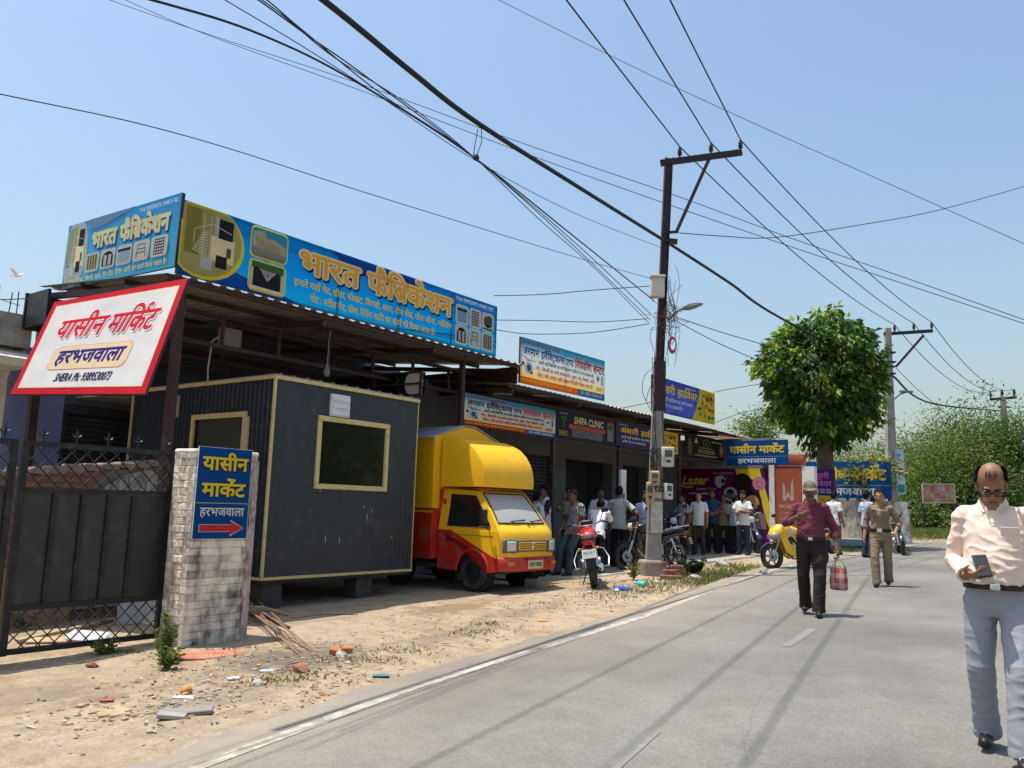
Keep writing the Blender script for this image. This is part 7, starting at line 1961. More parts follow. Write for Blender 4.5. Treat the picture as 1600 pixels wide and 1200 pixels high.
def person(label, loc, face, shirt, pants, skin=0, h=1.70, pose=None, sleeve='half', tucked=False, voxel=.015, belly=0.0, female=False, hair='short', hairm=None,
           beard=None, shoes=None, head=(0, 0), extras=None, width=1.0, sleeve_m=None, group='men waiting in front of the shops', wrinkle=1.0):
    """facing +y in its own frame, x to its right hand, z up; joints for a 1.70 m figure"""
    J = dict(pel=(0, 0, .93), che=(0, .01, 1.22), nec=(0, -.005, 1.43), hea=(0, .02, 1.56),
             shR=(.168, -.01, 1.365), elR=(.222, -.03, 1.09), wrR=(.238, .05, .85), shL=(-.168, -.01, 1.365), elL=(-.222, -.03, 1.09), wrL=(-.238, .05, .85),
             hiR=(.090, 0, .90), knR=(.105, .02, .49), anR=(.11, -.02, .085), hiL=(-.090, 0, .90), knL=(-.105, .02, .49), anL=(-.11, -.02, .085), toR=(0.04, 1, 0), toL=(-.04, 1, 0),
             pnR=(-1, .2, 0), pnL=(1, .2, 0), curl=.9)
    J.update(pose or {})
    V = lambda k: Vector(J[k])
    t = thing('person', label, 'person', loc, face - math.pi / 2, group=group); k_ = h / 1.70
    t.scale = (k_ * width, k_ * width, k_)
    b = MB(); labs = []
    def add(lab):
        labs.extend([lab] * (len(b.v) - len(labs)))
    def caps(a, c, ra, rc, lab, flat=1.0, n=12):
        a, c = Vector(a), Vector(c); d = (c - a); L = d.length; d.normalize()
        b.tube([a - d * ra * .95, a - d * ra * .6, a, a.lerp(c, .5), c, c + d * rc * .6, c + d * rc * .95], [ra * .25, ra * .8, ra, (ra + rc) / 2, rc, rc * .8, rc * .25], n); add(lab)
    def sleeve_tube(a, c, ra, rc, lab):                  # open-ended look: flat cut at c
        a, c = Vector(a), Vector(c); d = (c - a).normalized(); b.tube([a - d * ra * .8, a, a.lerp(c, .5), c], [ra * .5, ra, (ra + rc) / 2, rc], 14); add(lab)
    def ell(c, r, lab, rot=None): b.ball(c, r, 14, rot); add(lab)
    def ring(c, rx, ry, fwd=0.0, ax=Vector((1, 0, 0)), ay=Vector((0, 1, 0))):
        return [Vector(c) + ax * rx * math.cos(a) + ay * (ry * math.sin(a) + (fwd if math.sin(a) > 0 else 0) * math.sin(a)) for a in [2 * math.pi * i / 20 for i in range(20)]]
    pel, che, nec, hea = V('pel'), V('che'), V('nec'), V('hea')
    shax = (V('shR') - V('shL')); shax.z *= .3; shax.normalize(); hpax = (V('hiR') - V('hiL')); hpax.z *= .3; hpax.normalize()
    def ay_of(ax, up): return up.cross(ax).normalized() 
    up1 = (che - pel).normalized(); up2 = (nec - che).normalized()
    fem = .93 if female else 1.0; bst = .02 if female else 0
    hip_r = (.172 if not female else .178)
    hem = pel + up1 * (-.13 if not tucked else .034)
    secs = [(hem, (.186 if not tucked else .165) + belly * .15, (.135 if not tucked else .122) + belly * .2, belly * .6, hpax), (pel + up1 * .05, .170 + belly * .2, .124 + belly * .2, belly, hpax), (pel.lerp(che, .55), (.158 if not female else .140) + belly * .2, .118 + belly * .2, belly, hpax.lerp(shax, .5).normalized()),
            (che, .172 * fem, .122, belly * .4 + bst, shax), (che.lerp(nec, .45), .172 * fem, .112, bst, shax), (che.lerp(nec, .72), .155 * fem, .090, 0, shax), (nec - up2 * .012, .100 * fem, .070, 0, shax), (nec + up2 * .030, .066, .064, 0, shax)]
    b.loft([ring(c, rx, ry, f, ax, ay_of(ax, Vector((0, 0, 1)))) for (c, rx, ry, f, ax) in secs]); add('shirt')
    b.loft([ring(pel + up1 * (.05 if tucked else -.02), .168 + belly * .1, .126 + belly * .15, belly * .4, hpax, ay_of(hpax, Vector((0, 0, 1)))), ring(pel, hip_r, .132, 0, hpax, ay_of(hpax, Vector((0, 0, 1)))), ring(pel - Vector((0, 0, .09)), hip_r, .13, 0, hpax, ay_of(hpax, Vector((0, 0, 1)))), ring(pel - Vector((0, 0, .15)), .14, .10, 0, hpax, ay_of(hpax, Vector((0, 0, 1))))]); add('pants')
    for s in 'RL':
        hi, kn, an = V('hi' + s), V('kn' + s), V('an' + s)
        caps(hi - Vector((0, 0, .02)), kn, .098, .076, 'pants', n=14)
        d = (an - kn).normalized(); b.tube([kn - d * .03, kn.lerp(an, .3), kn.lerp(an, .7), an + d * .025], [.075, .076, .073, .078], 14); add('pants')
        to = V('to' + s).normalized(); heel = an + Vector((0, 0, -.045)) - to * .05; toe = an + Vector((0, 0, -.052)) + to * .16
        caps(heel, toe, .042, .036, 'shoe'); caps(heel + Vector((0, 0, .02)), an + to * .05 + Vector((0, 0, -.03)), .040, .036, 'shoe')
        if J.get('heel' + s): pass
        sh, el, wr = V('sh' + s), V('el' + s), V('wr' + s)
        ell(sh - (sh - nec) * .08, (.058, .06, .058), 'shirt'); caps(nec - up2 * .03, sh + Vector((0, 0, .004)), .048, .050, 'shirt')
        caps(sh, el, .050, .040, 'skin'); caps(el, wr, .041, .028, 'skin')
        if sleeve == 'half': sleeve_tube(sh, sh.lerp(el, .68), .060, .066, 'shirt' if sleeve_m is None else 'sleeve')
        elif sleeve == 'rolled': caps(sh, el, .059, .054, 'shirt'); sleeve_tube(el, el.lerp(wr, .35), .053, .055, 'shirt')
        else: caps(sh, el, .059, .053, 'shirt'); sleeve_tube(el, el.lerp(wr, .97), .052, .042, 'shirt')
        # hand: palm, four fingers, thumb
        d = (wr - el).normalized(); pn = V('pn' + s); pn = (pn - d * pn.dot(d)).normalized(); sd = d.cross(pn).normalized()
        hd = J.get('hd' + s); 
        if hd: d = Vector(hd).normalized(); pn = (pn - d * pn.dot(d)).normalized(); sd = d.cross(pn).normalized()
        if s == 'L': sd = -sd
        pc = wr + d * .055; rot = Matrix((sd, d, pn)).transposed()
        b.ball(pc, (.040, .056, .020), 12, rot); add('skin'); cu = J.get('curl' + s, J['curl'])
        for i in range(4):
            q0 = wr + d * .09 + sd * (.030 - .020 * i); l = (.070, .080, .075, .060)[i]; a1 = cu * .6; a2 = cu * 1.3
            q1_ = q0 + (d * math.cos(a1) + pn * math.sin(a1)) * l * .5; q2_ = q1_ + (d * math.cos(a2) + pn * math.sin(a2)) * l * .5
            rf = max(.0088, voxel * .72); b.tube([q0 - d * .02, q0, q1_, q2_], [rf, rf, rf * .95, rf * .75], 7); add('skin')
        tb_ = wr + d * .03 + sd * .034; tm = tb_ + (sd * .7 + d * .6 + pn * .35).normalized() * .045; te = tm + (d * .8 + pn * .5 + sd * .1).normalized() * .035
        rf = max(.0105, voxel * .75); b.tube([tb_, tm, te], [rf * 1.15, rf, rf * .8], 7); add('skin')
        cfs = []; cuffs = MB(); hems = MB()
        if sleeve == 'half': cfs.append((sh.lerp(el, .67), (el - sh).normalized(), .0665))
        elif sleeve == 'rolled': cfs += [(el.lerp(wr, .34), (wr - el).normalized(), .0555), (el.lerp(wr, .24), (wr - el).normalized(), .057)]
        else: cfs.append((el.lerp(wr, .93), (wr - el).normalized(), .046))
        for (c_, a_, r_) in cfs: cuffs.lathe([(r_ - .012, -.016), (r_ + .001, -.016), (r_ + .003, 0), (r_ + .001, .016), (r_ - .012, .016)], c_, a_, 18, closed=True)
        hems.lathe([(.06, -.02), (.0795, -.02), (.081, 0), (.0795, .02), (.06, .02)], an + (an - kn).normalized() * .012, (an - kn).normalized(), 18, closed=True)
        cuffs.build('cuff', sleeve_m or shirt, t, True); hems.build('trouser_hem', pants, t, True)
    # head turned by (yaw to its left, pitch down)
    hr = Matrix.Rotation(head[0], 3, 'Z') @ Matrix.Rotation(-head[1], 3, 'X')
    hp_ = lambda x, y, z: hea + hr @ Vector((x, y, z))
    caps(nec - up2 * .03, hp_(0, -.012, -.03), .058, .054, 'skin')
    ell(hp_(0, -.008, .045), (.074, .094, .100), 'skin', hr); ell(hp_(0, .022, -.025), (.060, .070, .088), 'skin', hr); ell(hp_(0, .050, -.088), (.036, .034, .028), 'skin', hr)
    caps(hp_(0, .088, .018), hp_(0, .106, -.022), .010, .014, 'skin'); ell(hp_(0, .086, .032), (.052, .014, .010), 'skin', hr)
    for s in (-1, 1): ell(hp_(s * .076, -.008, .0), (.012, .022, .033), 'skin', hr); ell(hp_(s * .036, .066, -.018), (.022, .02, .02), 'skin', hr)
    bn_, bm_ = ell, None
    ell(hp_(0, .090, -.056), (.022, .010, .011), 'skin', hr)
    # remesh into one continuous skin
    tmp = bpy.data.objects.new('tmp', b.mesh('tmp', SKIN[0])); COL.objects.link(tmp)
    rm = tmp.modifiers.new('r', 'REMESH'); rm.mode = 'VOXEL'; rm.voxel_size = voxel; rm.use_smooth_shade = True
    sm = tmp.modifiers.new('s', 'SMOOTH'); sm.factor = .5; sm.iterations = 2
    dg = bpy.context.evaluated_depsgraph_get(); me = bpy.data.meshes.new_from_object(tmp.evaluated_get(dg)); src = tmp.data
    bpy.data.objects.remove(tmp, do_unlink=True); bpy.data.meshes.remove(src)
    kd = kdtree.KDTree(len(b.v))
    for i, p in enumerate(b.v): kd.insert(p, i)
    kd.balance()
    names = ['skin', 'shirt', 'pants', 'shoe', 'sleeve']; me.materials.clear()
    for m in (SKIN[skin], shirt, pants, shoes or SHOE, sleeve_m or shirt): me.materials.append(m)
    n = len(me.vertices); co = np.zeros(n * 3); me.vertices.foreach_get('co', co); co = co.reshape(-1, 3); vl = np.zeros(n, dtype=np.int32)
    for i in range(n):
        q_ = Vector(co[i]); l_ = labs[kd.find(q_)[1]]
        if l_ in ('shirt', 'pants'):
            w_ = q_ - hem; ax_ = w_.dot(up1); rad_ = (w_ - up1 * ax_)
            if abs(ax_) < .16 and abs(rad_.dot(hpax)) < .205 + belly * .3 and rad_.length < .24 + belly: l_ = 'shirt' if ax_ > 0 else 'pants'
        elif l_ == 'shoe' and q_.z > min((V('anR') - q_).length, 9) * 0 + (V('anR').z if (V('anR') - q_).length < (V('anL') - q_).length else V('anL').z) - .012: l_ = 'pants'
        if l_ in ('skin', 'shirt', 'sleeve'):
            near = None
            for s_ in 'RL':
                A_, B_, C_ = V('sh' + s_), V('el' + s_), V('wr' + s_)
                for k2, (a2, c2, lim) in enumerate(((A_, B_, .66 if sleeve == 'half' else 2), (B_, C_, {'half': -1, 'rolled': .33}.get(sleeve, .93)))):
                    d2 = c2 - a2; f2 = (q_ - a2).dot(d2) / d2.length_squared; fc = max(0, min(1, f2)); ds = (q_ - a2.lerp(c2, fc)).length
                    if ds < .088 and (near is None or ds < near[0]): near = (ds, fc < lim, k2)
            if near and (q_ - nec).length > .15 and not (l_ == 'shirt' and abs((q_ - che).dot(shax)) < .15):
                l_ = ('sleeve' if sleeve_m else 'shirt') if near[1] else 'skin'
            if (q_ - nec).length < .115 and l_ != 'sleeve' and q_.y - nec.y < .080 and q_.z < nec.z + .06: w_ = q_ - nec; l_ = 'skin' if w_.z + .9 * max(0, w_.y) * max(0, 1 - abs(w_.x) / .055) > .018 else 'shirt'
        vl[i] = names.index(l_)
    mi = np.zeros(len(me.polygons), dtype=np.int32)
    for i, p in enumerate(me.polygons):
        mi[i] = np.bincount(vl[list(p.vertices)], minlength=5).argmax()
    me.polygons.foreach_set('material_index', mi); me.polygons.foreach_set('use_smooth', [True] * len(mi))
    nr = np.zeros(n * 3); me.vertices.foreach_get('normal', nr); nr = nr.reshape(-1, 3); sd_ = (hash(label) % 97) * .37
    sd_ = sum(ord(c) for c in label) % 97 * .37
    for i in range(n):
        if vl[i] in (1, 2, 4):
            p = co[i]; v = mnoise.noise(Vector((p[0] * 7 + sd_, p[1] * 7, p[2] * 9))) * .006 + ((1 - abs(mnoise.noise(Vector((p[0] * 5 + p[2] * 14, p[1] * 5 + sd_, p[2] * 9 - p[0] * 7))))) ** 4 - .4) * .009 + ((1 - abs(mnoise.noise(Vector((p[0] * 16 - p[2] * 10, p[1] * 12 + sd_, p[2] * 16))))) ** 6 - .3) * .0022
            co[i] += nr[i] * v * wrinkle * (.6 if vl[i] == 2 else 1)
    me.vertices.foreach_set('co', co.ravel()); me.update()
    body = bpy.data.objects.new('body', me); COL.objects.link(body); body.parent = t
    # hair, eyes, brows
    hm = hairm or HAIR
    if hair:
        q = MB(); N1, N2 = 30, 20; keep = {}; vs = []
        for i in range(N2 + 1):
            th = math.pi * .80 * i / N2
            for j in range(N1):
                a = 2 * math.pi * j / N1; x, y, z = math.sin(th) * math.cos(a), math.sin(th) * math.sin(a), math.cos(th)
                th_ = {'short': .010, 'thick': .020, 'bun': .010, 'bald': .015, 'cap': .007}[hair] * (1 + .5 * nz(x * 4, y * 4, 1, z * 4 + sd_)) + .004 * nz(x * 22, y * 22, 1, z * 9)
                vs.append((x * (.078 + th_), y * (.096 + th_) - .008, z * (.103 + th_) + .045))
        def vis(p):
            x, y, z = p; ff = (y + .008) / .096
            if hair == 'bald':
                if z > .098 + .012 * nz(x * 30, y * 30, 1, 4) or ff > .50: return False
                return (z > (.012 if ff > -.15 else -.06)) and (abs(x) > .044 or ff < -.45) and not (ff > .28 and z < .05)
            line = .095 if ff > .62 else (.030 if ff > .15 else (-.02 if ff > -.25 else -.065))
            return z > line and not (ff > .0 and ff <= .35 and z < .04)
        fs = []
        for i in range(N2):
            for j in range(N1):
                ids = (i * N1 + j, i * N1 + (j + 1) % N1, (i + 1) * N1 + (j + 1) % N1, (i + 1) * N1 + j)
                if all(vis(vs[k]) for k in ids): fs.append(ids)
        q.add([hea + hr @ Vector(v) for v in vs], fs)
        if hair == 'bun': q.ball(hp_(0, -.115, .02), (.045, .04, .045), 10)
        q.build('hair', hm, t, True, 80)
    for s in (-1, 1):
        q = MB(); q.mat(0).ball(hp_(s * .031, .079, .012), (.013, .008, .006), 8, hr); q.mat(1).ball(hp_(s * .031, .085, .012), (.0065, .005, .006), 8, hr); q.build('eye', [EYE_W, EYE_D], t, True)
        MB().tube([hp_(s * .014, .100, .030), hp_(s * .033, .098, .036), hp_(s * .052, .086, .030)], [.004, .005, .003], 6).build('eyebrow', hm, t, True)
    MB().tube([hp_(-.024, .090, -.056), hp_(0, .1005, -.056), hp_(.024, .090, -.056)], [.003, .0055, .003], 6).build('mouth', LIP, t, True)
    if beard in ('moustache', 'full'):
        MB().tube([hp_(-.032, .088, -.046), hp_(-.012, .104, -.038), hp_(.012, .104, -.038), hp_(.032, .088, -.046)], [.004, .008, .008, .004], 7).build('moustache', hm, t, True)
    if beard == 'full':
        q = MB(); rows = []
        for (z, y, w) in ((-.02, .0, .074), (-.055, .03, .068), (-.085, .058, .054), (-.112, .066, .034)):
            rows.append([hp_(w * math.sin(a) * 1.03, (y - .03) + (.076 if z < -.06 else .062) * math.cos(a) * (1 if abs(a) < 1.0 else .75), z - (.0 if abs(a) > .5 else .012)) for a in [R_(-88 + 176 * i / 12) for i in range(13)]])
        for (r0, r1) in zip(rows[:-1], rows[1:]):
            for i in range(12):
                if rows.index(r0) < 2 and 3 <= i <= 8: continue
                q.add([r0[i], r0[i + 1], r1[i + 1], r1[i]], [(0, 1, 2, 3)])
        q.build('beard', hm, t, True)
    if tucked:
        q = MB(); q.loft([ring(pel + up1 * z_, .176 + belly * .15, .134 + belly * .20, belly * .66, hpax, ay_of(hpax, Vector((0, 0, 1)))) for z_ in (.012, .055)], False, False); q.build('belt', mat('belt_black', (0.012, 0.011, 0.011), rough=0.4, var=0.1), t, True)
        q = MB(); q.rbox(pel + up1 * .034 + Vector((0, .139 + belly * .84, 0)), (.055, .012, .042), .006); q.build('buckle', chrome, t, True)
    q = MB()                                               # collar
    for s in (-1, 1):
        c0 = nec + up2 * .03
        q.add([c0 + Vector((s * .016, .074, -.062)), c0 + Vector((s * .070, .03, .012)), c0 + Vector((s * .082, .045, -.03)), c0 + Vector((s * .052, .096, -.070))], [(0, 1, 2, 3)])
        q.add([c0 + Vector((0, -.068, .022)), c0 + Vector((s * .070, .0, .020)), c0 + Vector((s * .085, .0, -.018)), c0 + Vector((0, -.083, -.012))], [(0, 1, 2, 3)])
        q.add([c0 + Vector((s * .070, .03, .012)), c0 + Vector((s * .070, .0, .020)), c0 + Vector((s * .085, .0, -.018)), c0 + Vector((s * .082, .045, -.03))], [(0, 1, 2, 3)])
    if J.get('collar', True): q.build('collar', shirt, t)
    if extras: extras(t, J, hp_, hr, pel, che, nec, ring)
    return t
def gl(u, v, pave=False):
    p = on_ground(u, v); return Vector((p.x, p.y, (G(p.x, p.y) + (.012 if p.x > road_left(p.y) else (.03 if pave else 0)))))
def toward_cam(p, off=0.0): return math.atan2(-p.y, -p.x) + off
DARK = cloth('charcoal', (0.022, 0.021, 0.023)); BROWN = cloth('dark_brown', (0.030, 0.020, 0.017)); WHITE = cloth('white', (0.66, 0.66, 0.65)); 
# ---- man with phone, nearest
pp_ = gl(1573, 1184); F = toward_cam(pp_, -.06)
def phone_man(t, J, hp_, hr, pel, che, nec, ring):
    q = MB(); 
    for s in (-1, 1):
        c = [hp_(s * .035 + x_, .101, .008 + z_) for (x_, z_) in ((-.027, .010), (-.024, .016), (.024, .017), (.029, .012), (.026, -.014), (.018, -.019), (-.016, -.019), (-.025, -.013))]
        q.tube(c, .0026, 5, closed=True); q.tube([hp_(s * .062, .098, .012), hp_(s * .080, .0, .012)], .003, 5)
    q.tube([hp_(-.008, .103, .010), hp_(.008, .103, .010)], .003, 5); q.build('glasses', blackp, t)
    q = MB()
    for s in (-1, 1): q.add([hp_(s * .035 + x_, .1, .008 + z_) for (x_, z_) in ((-.026, .010), (-.023, .015), (.023, .016), (.028, .012), (.025, -.014), (.017, -.018), (-.015, -.018), (-.024, -.013))], [tuple(range(8))])
    q.build('lenses', glass('spectacle_lens', (0.10, 0.10, 0.10), .05, .12), t)
    q = MB(); rr = random.Random(3)
    for i in range(26):
        x_ = rr.uniform(-.034, .034); q.tube([hp_(x_, .052, .133), hp_(x_ * 1.05 + rr.uniform(-.004, .004), .074, .122), hp_(x_ * 1.1 + rr.uniform(-.008, .008), .090, .100 - rr.uniform(0, .016))], [.0008, .0010, .0004], 4)
    q.build('forelock', HAIR, t)
    q = MB(); q.bar(che + Vector((0, .150, -.25)), nec + Vector((0, .078, -.03)), .028, .004, up=(0, 1, .1)); q.build('placket', MATS['cloth_cream'], t)
    q = MB(); q.rbox(che + Vector((-.09, .128, .03)), (.10, .004, .11), .002, Matrix.Rotation(-.15, 3, 'X')); q.build('pocket', MATS['cloth_cream'], t)
man = person('man in a cream shirt and grey trousers walking and looking at his phone', pp_, F, cloth('cream', (0.70, 0.555, 0.455), var=.05), cloth('blue_grey', (0.285, 0.295, 0.325), var=.06), 0, 1.69,
       dict(elR=(.232, -.05, 1.09), wrR=(.150, .190, 1.02), pnR=(-.3, -.5, .8), hdR=(-.75, .62, .05), curlR=1.0, elL=(-.27, -.06, 1.09), wrL=(-.28, .04, .85),
            knR=(.11, .0, .49), anR=(.105, -.17, .10), knL=(-.10, .17, .50), anL=(-.10, .22, .085), hea=(0, .05, 1.545), nec=(0, .0, 1.43)),
       'long', True, .0085, .055, hair='bald', hairm=HAIR, head=(.10, .58), extras=phone_man, group='people walking on the road', width=.985)
ph = thing('phone', 'dark smartphone held in the hand of the man in the cream shirt', 'phone', (0, 0, 0), group=None)
MW = man.matrix_basis if hasattr(man, 'matrix_basis') else None
bpy.context.view_layer.update()
hand = man.matrix_world @ Vector((.058, .238, 1.08))
ph.location = hand; ph.rotation_euler = (R_(-48), R_(6), F - math.pi / 2 + .25)
MB().rbox((0, 0, 0), (.078, .158, .010), .006, None, 2).build('case', blackp, ph, True); MB().box((0, 0, .0055), (.070, .148, .002)).build('screen', mat('phone_screen', (0.02, 0.022, 0.026), rough=0.08, var=0), ph)
# ---- man in cap with bag
pc_ = gl(1270, 962); F = toward_cam(pc_, -.05)
def cap_man(t, J, hp_, hr, pel, che, nec, ring):
    q = MB(); vs = []; n = 20
    for i in range(7):
        th = math.pi * .5 * i / 6
        for j in range(n):
            a = 2 * math.pi * j / n; vs.append(hp_(.088 * math.sin(th) * math.cos(a), -.008 + .108 * math.sin(th) * math.sin(a), .058 + .100 * math.cos(th)))
    q.add(vs, [(i * n + j, i * n + (j + 1) % n, (i + 1) * n + (j + 1) % n, (i + 1) * n + j) for i in range(6) for j in range(n)])
    m = [hp_(.085 * math.sin(a), .02 + .165 * math.cos(a), .050 - .02 * math.cos(a)) for a in [R_(-70 + 140 * i / 10) for i in range(11)]]; e = [hp_(.084 * math.sin(a), .0 + .095 * math.cos(a), .066) for a in [R_(-70 + 140 * i / 10) for i in range(11)]]
    q.add(m + e, [(i, i + 1, 12 + i, 11 + i) for i in range(10)]); q.build('cap', cloth('olive_cap', (0.14, 0.13, 0.075)), t, True)
    q = MB(); q.rbox(che + Vector((-.085, .128, .03)), (.10, .004, .11), .002, Matrix.Rotation(-.12, 3, 'X')); q.build('pocket', MATS['cloth_maroon_check'], t)
    q = MB(); q.bar(che + Vector((0, .140, -.25)), nec + Vector((0, .075, -.03)), .03, .004, up=(0, 1, .1)); q.build('placket', MATS['cloth_maroon_check'], t)
capm = person('man in a maroon shirt and olive cap walking with a bag', pc_, F, pattern_cloth('maroon_check', 'check', (0.115, 0.024, 0.042), (0.165, 0.045, 0.068), 14), cloth('coffee', (0.030, 0.022, 0.020)), 1, 1.70,
       dict(elR=(.30, .02, 1.15), wrR=(.145, .205, 1.245), pnR=(-.2, -.9, .3), hdR=(-.80, .30, .25), elL=(-.275, -.06, 1.09), wrL=(-.305, .03, .83), knR=(.10, .0, .49), anR=(.09, -.17, .11), knL=(-.10, .14, .49), anL=(-.08, .16, .085), curlL=1.7),
       'rolled', True, .0105, .03, hair='cap', hairm=HAIR_G, beard='moustache', head=(.05, .08), extras=cap_man, group='people walking on the road', width=1.03)
bpy.context.view_layer.update()
hw = capm.matrix_world @ Vector((-.315, .055, .735))
bag = thing('carry_bag', 'dusky red and pale carry bag hanging from the hand of the man in the cap', 'bag', (hw.x, hw.y, hw.z - .40), F + math.pi / 2 - .35)
q = MB(); rings = []
for (z, w, d) in ((0, .085, .05), (.02, .10, .06), (.14, .105, .065), (.26, .095, .05), (.29, .10, .04)): rings.append([(w * math.copysign(abs(math.cos(a)) ** .6, math.cos(a)) + .006 * math.sin(a * 5 + z * 30), d * math.copysign(abs(math.sin(a)) ** .6, math.sin(a)), z) for a in [2 * math.pi * i / 24 for i in range(24)]])
q.loft(rings, True, False); q.build('sack', pattern_cloth('bag_stripe', 'check', (0.34, 0.05, 0.06), (0.42, 0.34, 0.28), 2.6), bag, True)
q = MB()
for s in (-1, 1): q.tube([(-.07, s * .045, .28), (-.03, s * .02, .38), (.03, s * .02, .38), (.07, s * .045, .28)], .008, 6)
q.build('handles', cloth('strap_pale', (0.5, 0.46, 0.38)), bag)
# ---- woman in khaki uniform
pw = gl(1379, 917); F = toward_cam(pw, -.12)
khaki = cloth('khaki', (0.205, 0.158, 0.096), var=.06)
def khaki_x(t, J, hp_, hr, pel, che, nec, ring):
    for s in (-1, 1):
        q = MB(); q.rbox(che + Vector((s * .088, .142, .035)), (.11, .012, .10), .008, Matrix.Rotation(-.1, 3, 'X')); q.build('pocket', khaki, t); q = MB(); q.rbox(che + Vector((s * .088, .150, .082)), (.115, .010, .035), .006, Matrix.Rotation(-.1, 3, 'X')); q.build('pocket_flap', khaki, t)
        q = MB(); q.bar(nec + Vector((s * .08, 0, .005)), V_sh(J, s) + Vector((0, 0, .075)), .045, .010); q.build('shoulder_strap', khaki, t)
    q = MB(); q.rbox(che + Vector((.09, .155, .105)), (.085, .008, .022), .003); q.build('name_tag', blackp, t)
    q = MB(); q.loft([ring(pel + Vector((0, 0, z_)), .176, .136, 0.0) for z_ in (.012, .075)], False, False); q.build('wide_belt', mat('belt_leather', (0.016, 0.014, 0.013), rough=0.4, var=0.1), t, True); q = MB(); q.rbox(pel + Vector((0, .140, .043)), (.085, .012, .062), .006); q.build('plate_buckle', mat('buckle_silver', (0.6, 0.58, 0.54), rough=0.3, metal=0.6, var=0.1), t)
def V_sh(J, s): return Vector(J['shR' if s > 0 else 'shL'])
person('woman in khaki uniform with a wide black belt walking on the road', pw, F, khaki, khaki, 2, 1.65,
       dict(elR=(.245, -.05, 1.11), wrR=(.265, .03, .86), elL=(-.30, -.09, 1.12), wrL=(-.24, .07, .93), hdL=(-.2, .5, -.8), knR=(.095, .13, .49), anR=(.07, .17, .085), knL=(-.10, .0, .49), anL=(-.09, -.14, .11)),
       'rolled', False, .0105, 0, True, 'bun', head=(.0, .02), extras=khaki_x, group='people walking on the road', shoes=SHOE)
# ---- men standing in the shade
def shade(label, u, v, off, shirt, pants, skin=1, h=1.70, pose=None, voxel=.017, **k):
    p = gl(u, v, True); return person(label, p, toward_cam(p, off), shirt, pants, skin, h, pose, voxel=voxel, **k)
stand = dict(anR=(.13, -.02, .085), anL=(-.13, -.02, .085))
shade('young man in a black and white shirt behind the yellow van', 849, 899, -1.2, cloth('white_panel', (0.60, 0.60, 0.58)), DARK, 1, 1.74, dict(elR=(.26, .12, 1.15), wrR=(.16, .34, 1.18), elL=(-.24, .10, 1.12), wrL=(-.10, .32, 1.14)), hair='thick', sleeve_m=DARK)
shade('man in a pale blue shirt partly hidden by the yellow van', 836, 903, 2.2, cloth('pale_blue', (0.42, 0.50, 0.62)), DARK, 1, 1.62)
shade('man in a striped shirt leaning back beside the red motorcycle', 884, 901, -.75, pattern_cloth('stripe', 'stripe', (0.03, 0.03, 0.035), (0.46, 0.45, 0.43), 13), cloth('teal_jeans', (0.045, 0.085, 0.095)), 1, 1.68,
      dict(pel=(0, -.20, .90), che=(0, -.24, 1.19), nec=(0, -.22, 1.40), hea=(0, -.18, 1.53), shR=(.18, -.23, 1.36), shL=(-.18, -.23, 1.36), elR=(.235, -.22, 1.07), wrR=(.22, -.06, .86), elL=(-.22, -.25, 1.08), wrL=(-.16, -.10, .88), hiR=(.09, -.20, .87), hiL=(-.09, -.20, .87), knR=(.10, .06, .48), anR=(.10, .14, .085), knL=(-.10, .0, .48), anL=(-.11, .04, .085)), hair='short', head=(-.2, .05), shoes=SANDAL, voxel=.014)
def ear_phone(t, J, hp_, hr, pel, che, nec, ring):
    q = MB(); q.rbox(hp_(.095, .02, -.01), (.014, .07, .13), .006, hr); q.build('phone_at_ear', mat('phone_white', (0.7, 0.7, 0.68), rough=0.4, var=0), t)
shade('man in a yellow-green shirt holding a white phone to his ear', 889, 890, -.5, cloth('yellow_green', (0.30, 0.31, 0.15)), DARK, 1, 1.72, dict(elR=(.27, .08, 1.20), wrR=(.16, .06, 1.46), hdR=(-.3, .1, .95), pnR=(-1, 0, 0), curlR=.5), extras=ear_phone)
shade('man in a white shirt bending over the red motorcycle', 931, 897, 2.9, cloth('bright_white', (0.68, 0.69, 0.72)), DARK, 1, 1.66, dict(pel=(0, -.02, .86), che=(0, .12, 1.10), nec=(0, .26, 1.27), hea=(0, .34, 1.36), shR=(.18, .23, 1.23), shL=(-.18, .23, 1.23), elR=(.24, .34, 1.0), wrR=(.20, .48, .92), elL=(-.24, .34, 1.0), wrL=(-.20, .48, .92), hiR=(.09, 0, .84), hiL=(-.09, 0, .84)), head=(0, .5))
shade('bearded man in a white-fronted shirt facing out behind the bending man', 936, 886, .3, cloth('off_white', (0.52, 0.53, 0.54)), DARK, 1, 1.73, beard='moustache', hair='thick')
shade('man in a grey t-shirt seen from behind with a hand on his hip', 966, 888, 2.75, cloth('light_grey', (0.43, 0.43, 0.43)), cloth('black_trousers', (0.014, 0.014, 0.017)), 1, 1.75, dict(elR=(.42, -.04, 1.14), wrR=(.225, .06, 1.0), elL=(-.30, .06, 1.15), wrL=(-.36, .22, 1.12), collar=False), voxel=.014)
shade('man in a lavender shirt standing behind the power pole', 1007, 884, .2, cloth('lavender', (0.44, 0.42, 0.58)), cloth('beige_trousers', (0.24, 0.20, 0.15)), 1, 1.66)
shade('man in a pale grey shirt in the shade left of the white t-shirt man', 1067, 868, -.9, cloth('pale_grey', (0.36, 0.38, 0.42)), DARK, 1, 1.62, dict(elR=(.26, .08, 1.10), wrR=(.16, .26, .98)))
shade('young man in a white printed t-shirt standing with arms down', 1092, 869, -.25, cloth('tee_white', (0.62, 0.63, 0.60)), cloth('brown_trousers', (0.045, 0.036, 0.030)), 2, 1.68, dict(collar=False, **stand), voxel=.014, hair='short')
